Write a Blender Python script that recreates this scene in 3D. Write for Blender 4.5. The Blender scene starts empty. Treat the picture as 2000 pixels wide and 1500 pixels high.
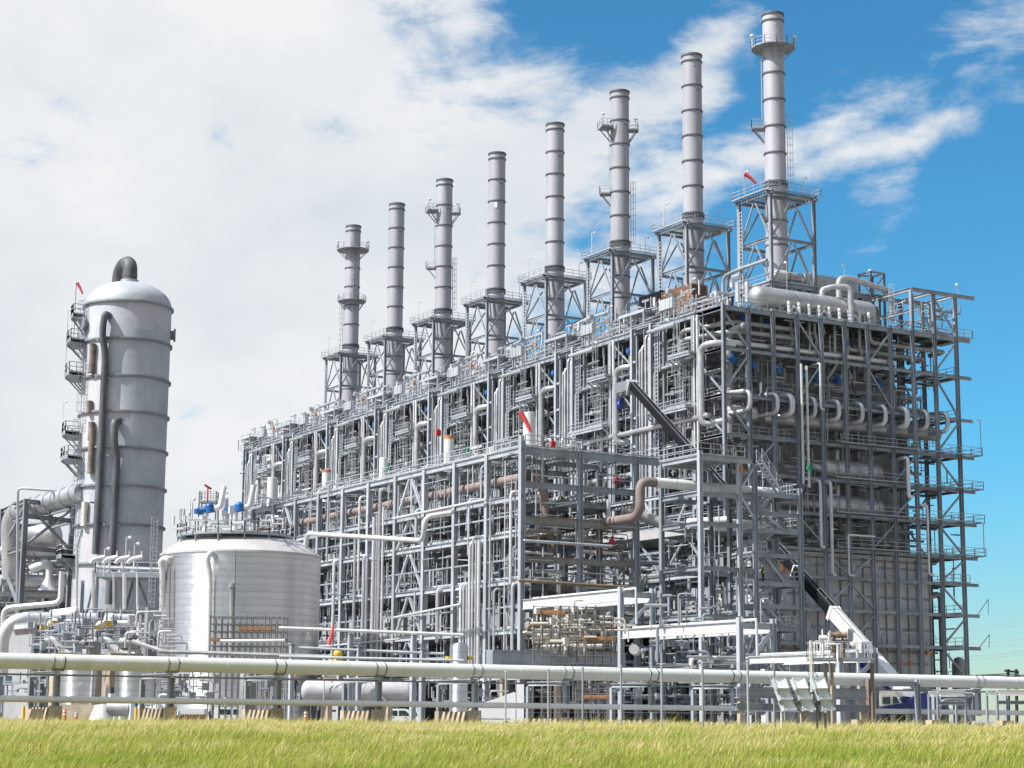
import bpy, math, random
import numpy as np
from math import sin, cos, radians, pi, sqrt
from mathutils import Vector, Matrix
R = random.Random(7)
SC = bpy.context.scene
COL = SC.collection
# ------------------------------------------------------------------ survey: the camera's place, used to turn a sight line into a point
F, ZC = 3712.0, 0.35
TH, PT, RO = radians(30.0), radians(9.96), radians(0.40)
FW = Vector((sin(TH)*cos(PT), cos(TH)*cos(PT), sin(PT)))
_r0 = Vector((cos(TH), -sin(TH), 0)); _u0 = _r0.cross(FW)
RT = _r0*cos(RO) + _u0*sin(RO); UP = -_r0*sin(RO) + _u0*cos(RO)
CAM = Vector((0, 0, ZC))
def ray(px, py): return FW + RT*((px-1000)/F) - UP*((py-750)/F)
def atD(px, py, D): return CAM + ray(px, py)*D
def atX(px, py, X): d = ray(px, py); return CAM + d*(X/d.x)
def atY(px, py, Y): d = ray(px, py); return CAM + d*(Y/d.y)
GZ = -0.7                                   # the yard lies a little lower than the grass bank

# ------------------------------------------------------------------ materials
MATS = {}
def mat(name, col, rough=.5, metal=0.0, var=.15, scale=.6, streak=0.0, col2=None, bump=0.0, patch=None, spec=.5, rust=0.0, hoop=0.0):
    m = bpy.data.materials.new(name); m.use_nodes = True
    nt = m.node_tree; N = nt.nodes; L = nt.links
    b = N['Principled BSDF']; b.inputs['Roughness'].default_value = rough; b.inputs['Metallic'].default_value = metal
    b.inputs['Specular IOR Level'].default_value = spec
    g = N.new('ShaderNodeNewGeometry')
    n1 = N.new('ShaderNodeTexNoise'); n1.inputs['Scale'].default_value = scale; n1.inputs['Detail'].default_value = 5
    n1.inputs['Roughness'].default_value = .65
    if streak:
        mp = N.new('ShaderNodeVectorMath'); mp.operation = 'MULTIPLY'; mp.inputs[1].default_value = (1, 1, streak)
        L.new(g.outputs['Position'], mp.inputs[0]); L.new(mp.outputs[0], n1.inputs['Vector'])
    else:
        L.new(g.outputs['Position'], n1.inputs['Vector'])
    r = N.new('ShaderNodeValToRGB')
    c = Vector(col); d = Vector(col2) if col2 else c*(1-var*1.6)
    e = c*(1+var) if not col2 else c
    r.color_ramp.elements[0].position = .3; r.color_ramp.elements[0].color = (*d, 1)
    r.color_ramp.elements[1].position = .68; r.color_ramp.elements[1].color = (*e, 1)
    L.new(n1.outputs['Fac'], r.inputs['Fac'])
    out = r.outputs['Color']
    if patch:                                # touched-up paint: rectangular-ish patches of another tone
        v = N.new('ShaderNodeTexVoronoi'); v.distance = 'CHEBYCHEV'; v.inputs['Scale'].default_value = patch[1]
        L.new(g.outputs['Position'], v.inputs['Vector'])
        sp = N.new('ShaderNodeSeparateColor'); L.new(v.outputs['Color'], sp.inputs[0])
        rr = N.new('ShaderNodeValToRGB'); rr.color_ramp.elements[0].position = .62; rr.color_ramp.elements[1].position = .66
        L.new(sp.outputs[0], rr.inputs['Fac'])
        mx = N.new('ShaderNodeMix'); mx.data_type = 'RGBA'; mx.inputs[7].default_value = (*patch[0], 1)
        mm = N.new('ShaderNodeMath'); mm.operation = 'MULTIPLY'; mm.inputs[1].default_value = .75
        L.new(rr.outputs['Color'], mm.inputs[0]); L.new(mm.outputs[0], mx.inputs[0]); L.new(out, mx.inputs[6]); out = mx.outputs[2]
    if rust:                                 # weathering: brown runs, stretched downwards
        ms = N.new('ShaderNodeVectorMath'); ms.operation = 'MULTIPLY'; ms.inputs[1].default_value = (1, 1, .22); L.new(g.outputs['Position'], ms.inputs[0])
        n4 = N.new('ShaderNodeTexNoise'); n4.inputs['Scale'].default_value = 1.3; n4.inputs['Detail'].default_value = 7; n4.inputs['Roughness'].default_value = .7; L.new(ms.outputs[0], n4.inputs['Vector'])
        r4 = N.new('ShaderNodeMapRange'); r4.inputs['From Min'].default_value = .52; r4.inputs['From Max'].default_value = .74; r4.inputs['To Max'].default_value = rust; L.new(n4.outputs['Fac'], r4.inputs['Value'])
        m4 = N.new('ShaderNodeMix'); m4.data_type = 'RGBA'; m4.inputs[7].default_value = (.19,.145,.105,1); L.new(r4.outputs[0], m4.inputs[0]); L.new(out, m4.inputs[6]); out = m4.outputs[2]
    if hoop:                                 # lap seams of the cladding sheets
        sz = N.new('ShaderNodeSeparateXYZ'); L.new(g.outputs['Position'], sz.inputs[0])
        dv_ = N.new('ShaderNodeMath'); dv_.operation = 'DIVIDE'; dv_.inputs[1].default_value = hoop; L.new(sz.outputs[2], dv_.inputs[0])
        fr = N.new('ShaderNodeMath'); fr.operation = 'FRACT'; L.new(dv_.outputs[0], fr.inputs[0])
        gt = N.new('ShaderNodeMath'); gt.operation = 'LESS_THAN'; gt.inputs[1].default_value = .10; L.new(fr.outputs[0], gt.inputs[0])
        fl = N.new('ShaderNodeMath'); fl.operation = 'FLOOR'; L.new(dv_.outputs[0], fl.inputs[0])
        wn = N.new('ShaderNodeTexWhiteNoise'); wn.noise_dimensions = '1D'; L.new(fl.outputs[0], wn.inputs['W'])
        k1 = N.new('ShaderNodeMath'); k1.operation = 'MULTIPLY_ADD'; k1.inputs[1].default_value = .07; k1.inputs[2].default_value = .95; L.new(wn.outputs['Value'], k1.inputs[0])
        k2 = N.new('ShaderNodeMath'); k2.operation = 'MULTIPLY_ADD'; k2.inputs[1].default_value = -.22; L.new(gt.outputs[0], k2.inputs[0]); L.new(k1.outputs[0], k2.inputs[2])
        m5 = N.new('ShaderNodeMix'); m5.data_type = 'RGBA'; m5.blend_type = 'MULTIPLY'; m5.inputs[0].default_value = 1; L.new(out, m5.inputs[6]); L.new(k2.outputs[0], m5.inputs[7]); out = m5.outputs[2]
    oi = N.new('ShaderNodeObjectInfo')       # no two pieces have quite the same tone
    ro = N.new('ShaderNodeMapRange'); ro.inputs['To Min'].default_value = .84; ro.inputs['To Max'].default_value = 1.08; L.new(oi.outputs['Random'], ro.inputs['Value'])
    m6 = N.new('ShaderNodeMix'); m6.data_type = 'RGBA'; m6.blend_type = 'MULTIPLY'; m6.inputs[0].default_value = 1; L.new(out, m6.inputs[6]); L.new(ro.outputs[0], m6.inputs[7]); out = m6.outputs[2]
    L.new(out, b.inputs['Base Color'])
    n2 = N.new('ShaderNodeTexNoise'); n2.inputs['Scale'].default_value = scale*4; L.new(g.outputs['Position'], n2.inputs['Vector'])
    mr = N.new('ShaderNodeMapRange'); mr.inputs['To Min'].default_value = max(.05, rough-.1); mr.inputs['To Max'].default_value = min(1, rough+.12)
    L.new(n2.outputs['Fac'], mr.inputs['Value']); L.new(mr.outputs[0], b.inputs['Roughness'])
    if bump:
        bp = N.new('ShaderNodeBump'); bp.inputs['Strength'].default_value = bump; bp.inputs['Distance'].default_value = .05
        L.new(n2.outputs['Fac'], bp.inputs['Height']); L.new(bp.outputs[0], b.inputs['Normal'])
    MATS[name] = m; return m
GALV = mat('galvanised_steel', (.345, .375, .41), .5, .2, .2, .5, streak=.3, rust=.4)
GALVL = mat('pale_galvanised_steel', (.49, .515, .545), .45, .2, .15, .6, streak=.3, rust=.25)
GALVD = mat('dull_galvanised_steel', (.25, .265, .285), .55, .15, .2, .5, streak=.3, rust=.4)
RAILM = mat('handrail_steel', (.44, .46, .485), .5, .2, .1, .5)
GRATE = mat('floor_grating', (.22, .24, .25), .65, .2, .25, 1.2)
ALU = mat('aluminium_cladding', (.62, .62, .625), .36, .6, .12, .5, bump=.12, rust=.22)
ALUW = mat('bright_cladding', (.72, .715, .71), .42, .3, .10, .5, bump=.1, rust=.18)
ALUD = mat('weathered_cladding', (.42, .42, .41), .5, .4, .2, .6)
STACK = mat('stack_steel', (.40, .395, .425), .55, .1, .10, .35, streak=.18, bump=.1, rust=.3)
STACKD = mat('stack_ring_steel', (.14, .145, .16), .6, .1, .2, .5)
TOWER = mat('tower_primer', (.47, .49, .525), .5, .06, .12, .25, patch=((.57, .545, .56), .22), bump=.08, rust=.2)
TOWERD = mat('tower_dark_pipe', (.115, .12, .13), .6, .1, .3, .8, streak=.3)
GIRD = mat('primed_girder', (.62, .625, .63), .5, .05, .12, .6, rust=.25)
WHITE = mat('white_paint', (.72, .72, .71), .45, 0, .07, .5)
CREAM = mat('cream_panel', (.66, .62, .53), .6, 0, .1, .4)
PALEP = mat('pale_green_pipe_paint', (.72, .73, .705), .42, 0, .08, .35, col2=(.62, .635, .60), rust=.18)
BROWN = mat('brown_primed_pipe', (.30, .235, .21), .65, 0, .2, .5, col2=(.20, .155, .14))
TANP = mat('tan_rusted_pipe', (.27, .19, .11), .65, 0, .2, .7, col2=(.16, .125, .10))
RUSTW = mat('rusted_beam', (.36, .37, .36), .65, .15, .2, .7, col2=(.24, .22, .18))
BLACK = mat('black_boom_paint', (.010, .011, .014), .6, 0, .2, .6, spec=.15)
BLUE = mat('blue_valve_paint', (.015, .12, .36), .4, 0, .15, 1.5)
NAVY = mat('navy_crane_paint', (.014, .03, .16), .35, 0, .15, .6)
GREEN = mat('green_valve_paint', (.03, .22, .12), .4, 0, .15, 1.5)
RED = mat('red_paint', (.55, .02, .025), .45, 0, .1, 1.0)
SOCK = mat('windsock_fabric', (.78, .09, .09), .8, 0, .12, 1.2)
PINK = mat('pink_windsock_fabric', (.78, .10, .16), .8, 0, .12, 1.2)
ORANGE = mat('orange_paint', (.62, .20, .03), .5, 0, .12, 1.0)
PLANK = mat('scaffold_plank', (.36, .17, .07), .8, 0, .25, 1.5)
SCAF = mat('scaffold_tube', (.20, .19, .18), .6, .3, .25, 1.5)
BROWNM = mat('brown_insulation', (.26, .21, .175), .85, 0, .3, 1.0)
BROWNB = mat('brown_timber', (.15, .075, .04), .8, 0, .25, 1.5)
YEL = mat('yellow_paint', (.70, .45, .03), .5, 0, .1, 1.0)
CONC = mat('concrete', (.43, .35, .255), .9, 0, .2, 1.2, bump=.3)
CASE = mat('furnace_casing', (.32, .325, .335), .7, 0, .2, .3, streak=.3)
PANEL = mat('wall_panel', (.62, .62, .625), .65, 0, .12, .35, streak=.4, rust=.25)
DARK = mat('dark_interior_steel', (.10, .105, .11), .8, 0, .3, .6)  # dark tone stands in for the shade inside the racks
TANKM = mat('tank_cladding', (.78, .77, .765), .34, .96, .04, .4, streak=4.0, hoop=.72)
_b = TANKM.node_tree.nodes['Principled BSDF']; _t = TANKM.node_tree.nodes.new('ShaderNodeTangent'); _t.direction_type = 'RADIAL'; _t.axis = 'Z'; TANKM.node_tree.links.new(_t.outputs[0], _b.inputs['Tangent'])
_b.inputs['Anisotropic'].default_value = .9; _b.inputs['Anisotropic Rotation'].default_value = .25
TANKR = mat('tank_roof_cladding', (.64, .62, .61), .5, .3, .08, .5)
GLASS = mat('vehicle_glass', (.02, .05, .05), .08, 0, .2, 1)
TYRE = mat('tyre_rubber', (.02, .02, .02), .85, 0, .2, 2)
SKIN = mat('skin', (.42, .25, .18), .6, 0, .1, 5)
CLOTH = mat('dark_workwear', (.03, .04, .08), .9, 0, .2, 4)
HIVIS = mat('hivis_vest', (.45, .62, .03), .8, 0, .1, 4)
HELM = mat('helmet_plastic', (.75, .72, .65), .4, 0, .05, 4)
HELMO = mat('orange_helmet_plastic', (.75, .18, .03), .4, 0, .05, 4)
MIRROR = mat('reflector_sheet', (.86, .90, .90), .4, .1, .06, 1.2)
LAMPG = mat('lamp_housing', (.75, .74, .72), .5, 0, .05, 3)
WOODP = mat('pole_timber', (.05, .045, .04), .9, 0, .2, 2)

# ------------------------------------------------------------------ mesh building
OFF = {}
class MB:
    def __init__(s): s.v = []; s.f = []; s.sm = []
    def add(s, vs, fs, smooth=False):
        n = len(s.v); s.v += [tuple(p) for p in vs]; s.f += [tuple(i+n for i in q) for q in fs]; s.sm += [smooth]*len(fs)
    def box(s, x0, y0, z0, x1, y1, z1):
        s.add([(x0,y0,z0),(x1,y0,z0),(x1,y1,z0),(x0,y1,z0),(x0,y0,z1),(x1,y0,z1),(x1,y1,z1),(x0,y1,z1)],
              [(0,3,2,1),(4,5,6,7),(0,1,5,4),(1,2,6,5),(2,3,7,6),(3,0,4,7)]); return s
    def cbox(s, c, sx, sy, sz): return s.box(c[0]-sx/2, c[1]-sy/2, c[2]-sz/2, c[0]+sx/2, c[1]+sy/2, c[2]+sz/2)
    def frame(s, a, b, up=None):
        a = Vector(a); b = Vector(b); d = (b-a).normalized()
        u = Vector(up) if up else (Vector((0,0,1)) if abs(d.z) < .95 else Vector((1,0,0)))
        sd = d.cross(u).normalized(); u = sd.cross(d).normalized(); return a, b, d, sd, u
    def prism(s, a, b, sec, up=None):
        a, b, d, sd, u = s.frame(a, b, up); n = len(sec)
        vs = [a+sd*x+u*y for x, y in sec] + [b+sd*x+u*y for x, y in sec]
        s.add(vs, [(i, (i+1) % n, n+(i+1) % n, n+i) for i in range(n)] + [tuple(range(n-1, -1, -1)), tuple(range(n, 2*n))]); return s
    def bar(s, a, b, w, h=None, up=None):
        h = h or w; return s.prism(a, b, [(-w/2,-h/2),(w/2,-h/2),(w/2,h/2),(-w/2,h/2)], up)
    def hbar(s, a, b, w, h, up=None, t=None):           # rolled H section: flanges across 'up'
        t = t or max(.035, w*.11); W = w/2; H = h/2; k = t*.5
        sec = [(-W,-H),(W,-H),(W,-H+t),(k,-H+t),(k,H-t),(W,H-t),(W,H),(-W,H),(-W,H-t),(-k,H-t),(-k,-H+t),(-W,-H+t)]
        a, b, d, sd, u = s.frame(a, b, up)
        vs = [a+sd*x+u*y for x, y in sec] + [b+sd*x+u*y for x, y in sec]; n = 12
        fs = [(i, (i+1) % n, n+(i+1) % n, n+i) for i in range(n)]
        for o, rev in ((0, True), (n, False)):
            for q in ((0,1,2,11),(10,3,4,9),(8,5,6,7)):
                fs.append(tuple(o+i for i in (q[::-1] if rev else q)))
        s.add(vs, fs); return s
    def col(s, x, y, z0, z1, w=.45, d=None):            # H column, flanges face +-x
        return s.hbar((x,y,z0), (x,y,z1), w, d or w, (1,0,0))
    def tube(s, pts, r, n=8, cap=True, r2=None):
        P = [Vector(p) for p in pts]; m = len(P)
        T = []
        for i in range(m):
            t = (P[min(i+1, m-1)]-P[max(i-1, 0)])
            T.append(t.normalized() if t.length > 1e-9 else Vector((0,0,1)))
        u = Vector((0,0,1)) if abs(T[0].z) < .9 else Vector((1,0,0))
        vs = []
        for i in range(m):
            u = (u - T[i]*u.dot(T[i]))
            if u.length < 1e-6: u = T[i].orthogonal()
            u.normalize(); w = T[i].cross(u)
            rr = r if not callable(r) else r(i/(m-1))
            for k in range(n):
                a = 2*pi*k/n; vs.append(P[i] + (u*cos(a)+w*sin(a))*rr)
        fs = [(i*n+k, i*n+(k+1) % n, (i+1)*n+(k+1) % n, (i+1)*n+k) for i in range(m-1) for k in range(n)]
        s.add(vs, fs, True)
        if cap:
            s.f += [tuple(len(s.v)-m*n+k for k in range(n-1, -1, -1)), tuple(len(s.v)-n+k for k in range(n))]; s.sm += [False]*2
        return s
    def pipe(s, pts, r, n=8, bend=None, seg=5):         # tube with rounded elbows
        P = [Vector(p) for p in pts]; b = bend or r*2.6; out = [P[0]]
        for i in range(1, len(P)-1):
            a = P[i-1]-P[i]; c = P[i+1]-P[i]; k = min(b, a.length*.49, c.length*.49)
            p0 = P[i]+a.normalized()*k; p2 = P[i]+c.normalized()*k
            for j in range(seg+1):
                t = j/seg; out.append(p0*(1-t)**2 + P[i]*2*t*(1-t) + p2*t*t)
        out.append(P[-1]); return s.tube(out, r, n)
    def lathe(s, c, prof, n=24, a0=0.0, a1=2*pi, smooth=True):
        full = abs(a1-a0-2*pi) < 1e-6; m = n if full else n+1; base = len(s.v)
        vs = []
        for r, z in prof:
            for k in range(m):
                a = a0+(a1-a0)*k/n; vs.append((c[0]+r*cos(a), c[1]+r*sin(a), c[2]+z))
        fs = [(i*m+k, i*m+(k+1) % m, (i+1)*m+(k+1) % m, (i+1)*m+k) for i in range(len(prof)-1) for k in range(n)]
        s.add(vs, fs, smooth); return s
    def disc(s, c, r, n=24):
        s.add([(c[0]+r*cos(2*pi*k/n), c[1]+r*sin(2*pi*k/n), c[2]) for k in range(n)], [tuple(range(n))]); return s
    def cyl(s, c, r, h, n=16): s.lathe(c, [(0.001,0),(r,0),(r,h),(0.001,h)], n); return s
    def cap(s, a, b, r, n=14, k=.5):                     # horizontal vessel with dished ends
        a = Vector(a); b = Vector(b); d = (b-a).normalized(); pts = []; rs = []
        for i in range(5):
            t = i/4*pi/2; pts.append(a-d*(r*k*cos(t))); rs.append(max(.02, r*sin(t)))
        L_ = (b-a)
        for i in range(1, 4): pts.append(a+L_*i/4); rs.append(r)
        for i in range(5):
            t = (4-i)/4*pi/2; pts.append(b+d*(r*k*cos(t))); rs.append(max(.02, r*sin(t)))
        q = list(rs); s.tube(pts, lambda t: q[min(len(q)-1, int(round(t*(len(q)-1))))], n); return s
    def sph(s, c, r, n=8, sz=1.0):
        prof = [(max(.002, r*sin(pi*i/6)), -r*sz*cos(pi*i/6)) for i in range(7)]; s.lathe(c, prof, n); return s
    def rail(s, pts, h=1.1, step=1.6, r=.032, toe=True):
        for a, b in zip(pts[:-1], pts[1:]):
            a = Vector(a); b = Vector(b); L_ = (b-a).length; k = max(1, int(round(L_/step)))
            for f in (1.0, .55): s.bar(a+Vector((0,0,h*f)), b+Vector((0,0,h*f)), r*1.8)
            if toe: s.bar(a+Vector((0,0,.08)), b+Vector((0,0,.08)), .02, .14)
            for i in range(k+1):
                p = a+(b-a)*i/k; s.bar(p, p+Vector((0,0,h)), r*1.8)
        return s
    def ladder(s, x, y, z0, z1, nx, ny, cage=True, w=.5):
        sx, sy = -ny, nx; r = .05
        for k in (-1, 1): s.bar((x+sx*w/2*k, y+sy*w/2*k, z0), (x+sx*w/2*k, y+sy*w/2*k, z1), r)
        z = z0+.3
        while z < z1:
            s.bar((x-sx*w/2, y-sy*w/2, z), (x+sx*w/2, y+sy*w/2, z), .035); z += .45
        if cage:
            z = z0+2.2; H = []
            while z < z1+.5:
                H.append(z); z += 1.1
            for z in H:
                p = [(x+sx*(.38*cos(a))+nx*(.75*sin(a)), y+sy*(.38*cos(a))+ny*(.75*sin(a)), z) for a in [pi*i/6 for i in range(7)]]
                for a, b in zip(p[:-1], p[1:]): s.bar(a, b, .04)
            if H:
                for a in (pi/6, pi/2, 5*pi/6):
                    q = (x+sx*(.38*cos(a))+nx*(.75*sin(a)), y+sy*(.38*cos(a))+ny*(.75*sin(a)))
                    s.bar((*q, H[0]), (*q, H[-1]), .035)
        return s
    def grate(s, x0, y0, x1, y1, z, axis='y', pitch=.5, fill=.55):  # open floor grating: one sheet of joined strips
        L_ = (y1-y0) if axis == 'y' else (x1-x0); n = max(2, int(L_/pitch)); st = L_/n; e = .08; vs = []; fs = []
        for i in range(n):
            for t in (i*st, i*st+st*(fill if i < n-1 else 1)):
                for u in (0, e, 1-e, 1):
                    ww = (x1-x0) if axis == 'y' else (y1-y0)
                    q = {0:0, e:min(.12,ww*.1), 1-e:ww-min(.12,ww*.1), 1:ww}[u]
                    vs.append((x0+q, y0+t, z) if axis == 'y' else (x0+t, y0+q, z))
        for r in range(2*n-1):
            for c in range(3):
                if c == 1 and r % 2: continue
                a = r*4+c; f = (a, a+1, a+5, a+4); fs.append(f if axis == 'y' else f[::-1])
        s.add(vs, fs); return s
    def build(s, name, m, parent=None, loc=None, label=None, group=None, kind=None, cat=None):
        if parent is not None: off = OFF[parent.name]
        elif loc is not None: off = Vector(loc)
        else: off = Vector((0,0,0))
        me = bpy.data.meshes.new(name)
        me.from_pydata([(p[0]-off.x, p[1]-off.y, p[2]-off.z) for p in s.v], [], s.f)
        me.polygons.foreach_set('use_smooth', s.sm); me.materials.append(m); me.update()
        try: me.set_sharp_from_angle(angle=radians(42))
        except Exception: pass
        o = bpy.data.objects.new(name, me); COL.objects.link(o)
        if parent is not None: o.parent = parent
        else: o.location = off
        OFF[o.name] = off
        if label: o['label'] = label
        if cat: o['category'] = cat
        if group: o['group'] = group
        if kind: o['kind'] = kind
        return o
def T(name, loc, label, cat, group=None):
    o = bpy.data.objects.new(name, None); COL.objects.link(o); o.location = loc; o.empty_display_size = .5
    OFF[o.name] = Vector(loc); o['label'] = label; o['category'] = cat
    if group: o['group'] = group
    return o
def one(mb, name, m, loc, label, cat, group=None): return mb.build(name, m, None, loc, label, group, 'stuff' if name in ('pipework','fittings') else None, cat)
KIDS = {}
def dup(root, delta, label=None, rz=None):
    r = root.copy(); COL.objects.link(r); r.location = Vector(root.location)+Vector(delta)
    if rz is not None: r.rotation_euler = (0, 0, rz)
    if label: r['label'] = label
    OFF[r.name] = OFF[root.name]+Vector(delta)
    if root.name not in KIDS: KIDS[root.name] = [(c, list(c.children)) for c in root.children]
    for ch, gs in KIDS[root.name]:
        c = ch.copy(); COL.objects.link(c); c.parent = r
        for g in gs:
            d = g.copy(); COL.objects.link(d); d.parent = c
    return r
ORD = ['first','second','third','fourth','fifth','sixth','seventh','eighth','ninth','tenth','eleventh','twelfth','thirteenth','fourteenth','fifteenth','sixteenth','seventeenth','eighteenth','nineteenth','twentieth']
def which(k): return 'the stack nearest the steam drum' if k == 0 else 'the %s stack from the steam drum' % ORD[k]
def stuff(o): o['kind'] = 'stuff'; return o

# ------------------------------------------------------------------ the ground
def gz(x, y):
    D = .5*x+.866*y
    pr = [(-9e3,-1.05),(40,-1.05),(62,-.17),(103,-.15),(113,GZ),(9e3,GZ)]
    for (d0,z0),(d1,z1) in zip(pr[:-1], pr[1:]):
        if D <= d1: return z0+(z1-z0)*(D-d0)/(d1-d0)
    return GZ
def ground():
    Ds = [-400,0,30,40,46,52,58,63,70,80,90,97,103,106,109,113,118,130,160,200,260,400,700,1500,7000]
    Ls = [-7000,-1500,-500,-200,-100,-60,-40,-20,0,20,40,60,100,200,500,1500,7000]
    m = MB(); vs = []; fs = []
    for D in Ds:
        for l in Ls:
            x = .5*D+.866*l; y = .866*D-.5*l; vs.append((x, y, gz(x, y)))
    n = len(Ls)
    for i in range(len(Ds)-1):
        for j in range(n-1): fs.append((i*n+j, i*n+j+1, (i+1)*n+j+1, (i+1)*n+j))
    m.add(vs, fs)
    g = bpy.data.materials.new('ground_soil'); g.use_nodes = True; nt = g.node_tree; N = nt.nodes; L = nt.links; b = N['Principled BSDF']
    b.inputs['Roughness'].default_value = .95
    ge = N.new('ShaderNodeNewGeometry'); dt = N.new('ShaderNodeVectorMath'); dt.operation = 'DOT_PRODUCT'; dt.inputs[1].default_value = (.5, .866, 0)
    L.new(ge.outputs['Position'], dt.inputs[0])
    nz = N.new('ShaderNodeTexNoise'); nz.inputs['Scale'].default_value = .5; nz.inputs['Detail'].default_value = 8; L.new(ge.outputs['Position'], nz.inputs['Vector'])
    r1 = N.new('ShaderNodeValToRGB'); r1.color_ramp.elements[0].color = (.10,.10,.02,1); r1.color_ramp.elements[1].color = (.22,.19,.06,1); L.new(nz.outputs['Fac'], r1.inputs['Fac'])
    r2 = N.new('ShaderNodeValToRGB'); r2.color_ramp.elements[0].color = (.16,.155,.14,1); r2.color_ramp.elements[1].color = (.30,.29,.27,1); L.new(nz.outputs['Fac'], r2.inputs['Fac'])
    mr = N.new('ShaderNodeMapRange'); mr.inputs['From Min'].default_value = 104; mr.inputs['From Max'].default_value = 110; L.new(dt.outputs['Value'], mr.inputs['Value'])
    mx = N.new('ShaderNodeMix'); mx.data_type = 'RGBA'; L.new(mr.outputs[0], mx.inputs[0]); L.new(r1.outputs[0], mx.inputs[6]); L.new(r2.outputs[0], mx.inputs[7])
    L.new(mx.outputs[2], b.inputs['Base Color'])
    o = m.build('ground', g, kind='structure')
ground()
def grass():
    rng = np.random.default_rng(3); n = 760000
    D = np.sqrt(rng.random(n)*(106**2-40.5**2)+40.5**2); lat = (rng.random(n)*2-1)*(D*.285+9)
    # tufts: pull blades toward tuft centres
    x = .5*D+.866*lat; y = .866*D-.5*lat
    cell = .55; cx = np.floor(x/cell); cy = np.floor(y/cell)
    h1 = np.modf(np.abs(np.sin(cx*12.9898+cy*78.233)*43758.5453))[0]; h2 = np.modf(np.abs(np.sin(cx*39.346+cy*11.135)*24634.6345))[0]
    h3 = np.modf(np.abs(np.sin(cx*73.156+cy*52.235)*13645.77))[0]
    pull = .35*rng.random(n)
    x += ((cx+.2+.6*h1)*cell-x)*pull; y += ((cy+.2+.6*h2)*cell-y)*pull
    D = .5*x+.866*y
    z = np.interp(D, [-9e3,40,62,103,113], [-1.05,-1.05,-.17,-.15,GZ])
    z += .05*np.sin(x*.9+1)*np.cos(y*.7)
    ht = (.11+.15*rng.random(n))*(.65+.7*h3)
    bare = np.sin(x*.23+1.3)*np.sin(y*.31+.5)+.5*np.sin(x*.61+y*.47); ht *= np.clip(1+.22*bare,.55,1.35)
    tall = rng.random(n) < np.interp(D, [60, 85], [.05, .085]); ht[tall] *= 1.4+.9*rng.random(tall.sum())
    ht *= np.interp(D, [40, 58, 70, 104], [1.25, 1.0, .75, .7])
    w = (.006+.007*rng.random(n))*np.interp(D, [40,106],[.85,1.6]); w[tall] *= .7
    an = rng.random(n)*np.pi; dx = np.cos(an)*w; dy = np.sin(an)*w
    ht *= np.where((D > 93) & (h3 > .78), 1.0+.9*rng.random(n), 1.0)
    # lean: the wind lays the grass over toward the right
    lx = ht*(.42*.866+.30*rng.normal(size=n)); ly = ht*(-.42*.5+.30*rng.normal(size=n))
    V = np.empty((n,5,3), np.float32)
    V[:,0] = np.stack([x-dx,y-dy,z-.03],1); V[:,1] = np.stack([x+dx,y+dy,z-.03],1)
    V[:,2] = np.stack([x+dx*.8+lx*.35,y+dy*.8+ly*.35,z+ht*.6],1); V[:,3] = np.stack([x-dx*.8+lx*.35,y-dy*.8+ly*.35,z+ht*.6],1)
    V[:,4] = np.stack([x+lx,y+ly,z+ht],1)
    me = bpy.data.meshes.new('grass'); me.vertices.add(n*5); me.vertices.foreach_set('co', V.ravel())
    idx = np.arange(n, dtype=np.int32)[:,None]*5
    lp = np.concatenate([idx+np.array([[0,1,2,3]]), idx+np.array([[3,2,4]])],1).astype(np.int32)
    me.loops.add(n*7); me.loops.foreach_set('vertex_index', lp.ravel())
    me.polygons.add(n*2); st = np.stack([np.arange(n)*7, np.arange(n)*7+4],1).astype(np.int32).ravel()
    me.polygons.foreach_set('loop_start', st)
    me.update(calc_edges=True); me.validate()
    g = bpy.data.materials.new('grass_blades'); g.use_nodes = True; nt = g.node_tree; N = nt.nodes; L = nt.links; b = N['Principled BSDF']
    b.inputs['Roughness'].default_value = .7; b.inputs['Specular IOR Level'].default_value = .25
    ge = N.new('ShaderNodeNewGeometry')
    nz = N.new('ShaderNodeTexNoise'); nz.inputs['Scale'].default_value = .22; nz.inputs['Detail'].default_value = 7; nz.inputs['Roughness'].default_value = .62; L.new(ge.outputs['Position'], nz.inputs['Vector'])
    dt = N.new('ShaderNodeVectorMath'); dt.operation = 'DOT_PRODUCT'; dt.inputs[1].default_value = (.5,.866,0); L.new(ge.outputs['Position'], dt.inputs[0])
    mr = N.new('ShaderNodeMapRange'); mr.inputs['From Min'].default_value = 42; mr.inputs['From Max'].default_value = 72; mr.inputs['To Min'].default_value = -.62; mr.inputs['To Max'].default_value = -.14
    L.new(dt.outputs['Value'], mr.inputs['Value'])
    ad = N.new('ShaderNodeMath'); ad.operation = 'MULTIPLY_ADD'; ad.inputs[1].default_value = 2.0; L.new(nz.outputs['Fac'], ad.inputs[0]); L.new(mr.outputs[0], ad.inputs[2])
    a2 = N.new('ShaderNodeMath'); a2.operation = 'MULTIPLY_ADD'; a2.inputs[1].default_value = .95; L.new(ge.outputs['Random Per Island'], a2.inputs[0]); L.new(ad.outputs[0], a2.inputs[2])
    r = N.new('ShaderNodeValToRGB'); el = r.color_ramp.elements; el[0].position = .55; el[0].color = (.30,.38,.06,1); el[1].position = 1.25; el[1].color = (.80,.68,.38,1)
    e = el.new(.85); e.color = (.52,.48,.12,1); el[2].position = 1.0
    s2 = N.new('ShaderNodeMath'); s2.operation = 'MULTIPLY'; s2.inputs[1].default_value = .68; L.new(a2.outputs[0], s2.inputs[0])
    L.new(s2.outputs[0], r.inputs['Fac']); L.new(r.outputs[0], b.inputs['Base Color'])
    tr = N.new('ShaderNodeBsdfTranslucent'); L.new(r.outputs[0], tr.inputs['Color'])
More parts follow.
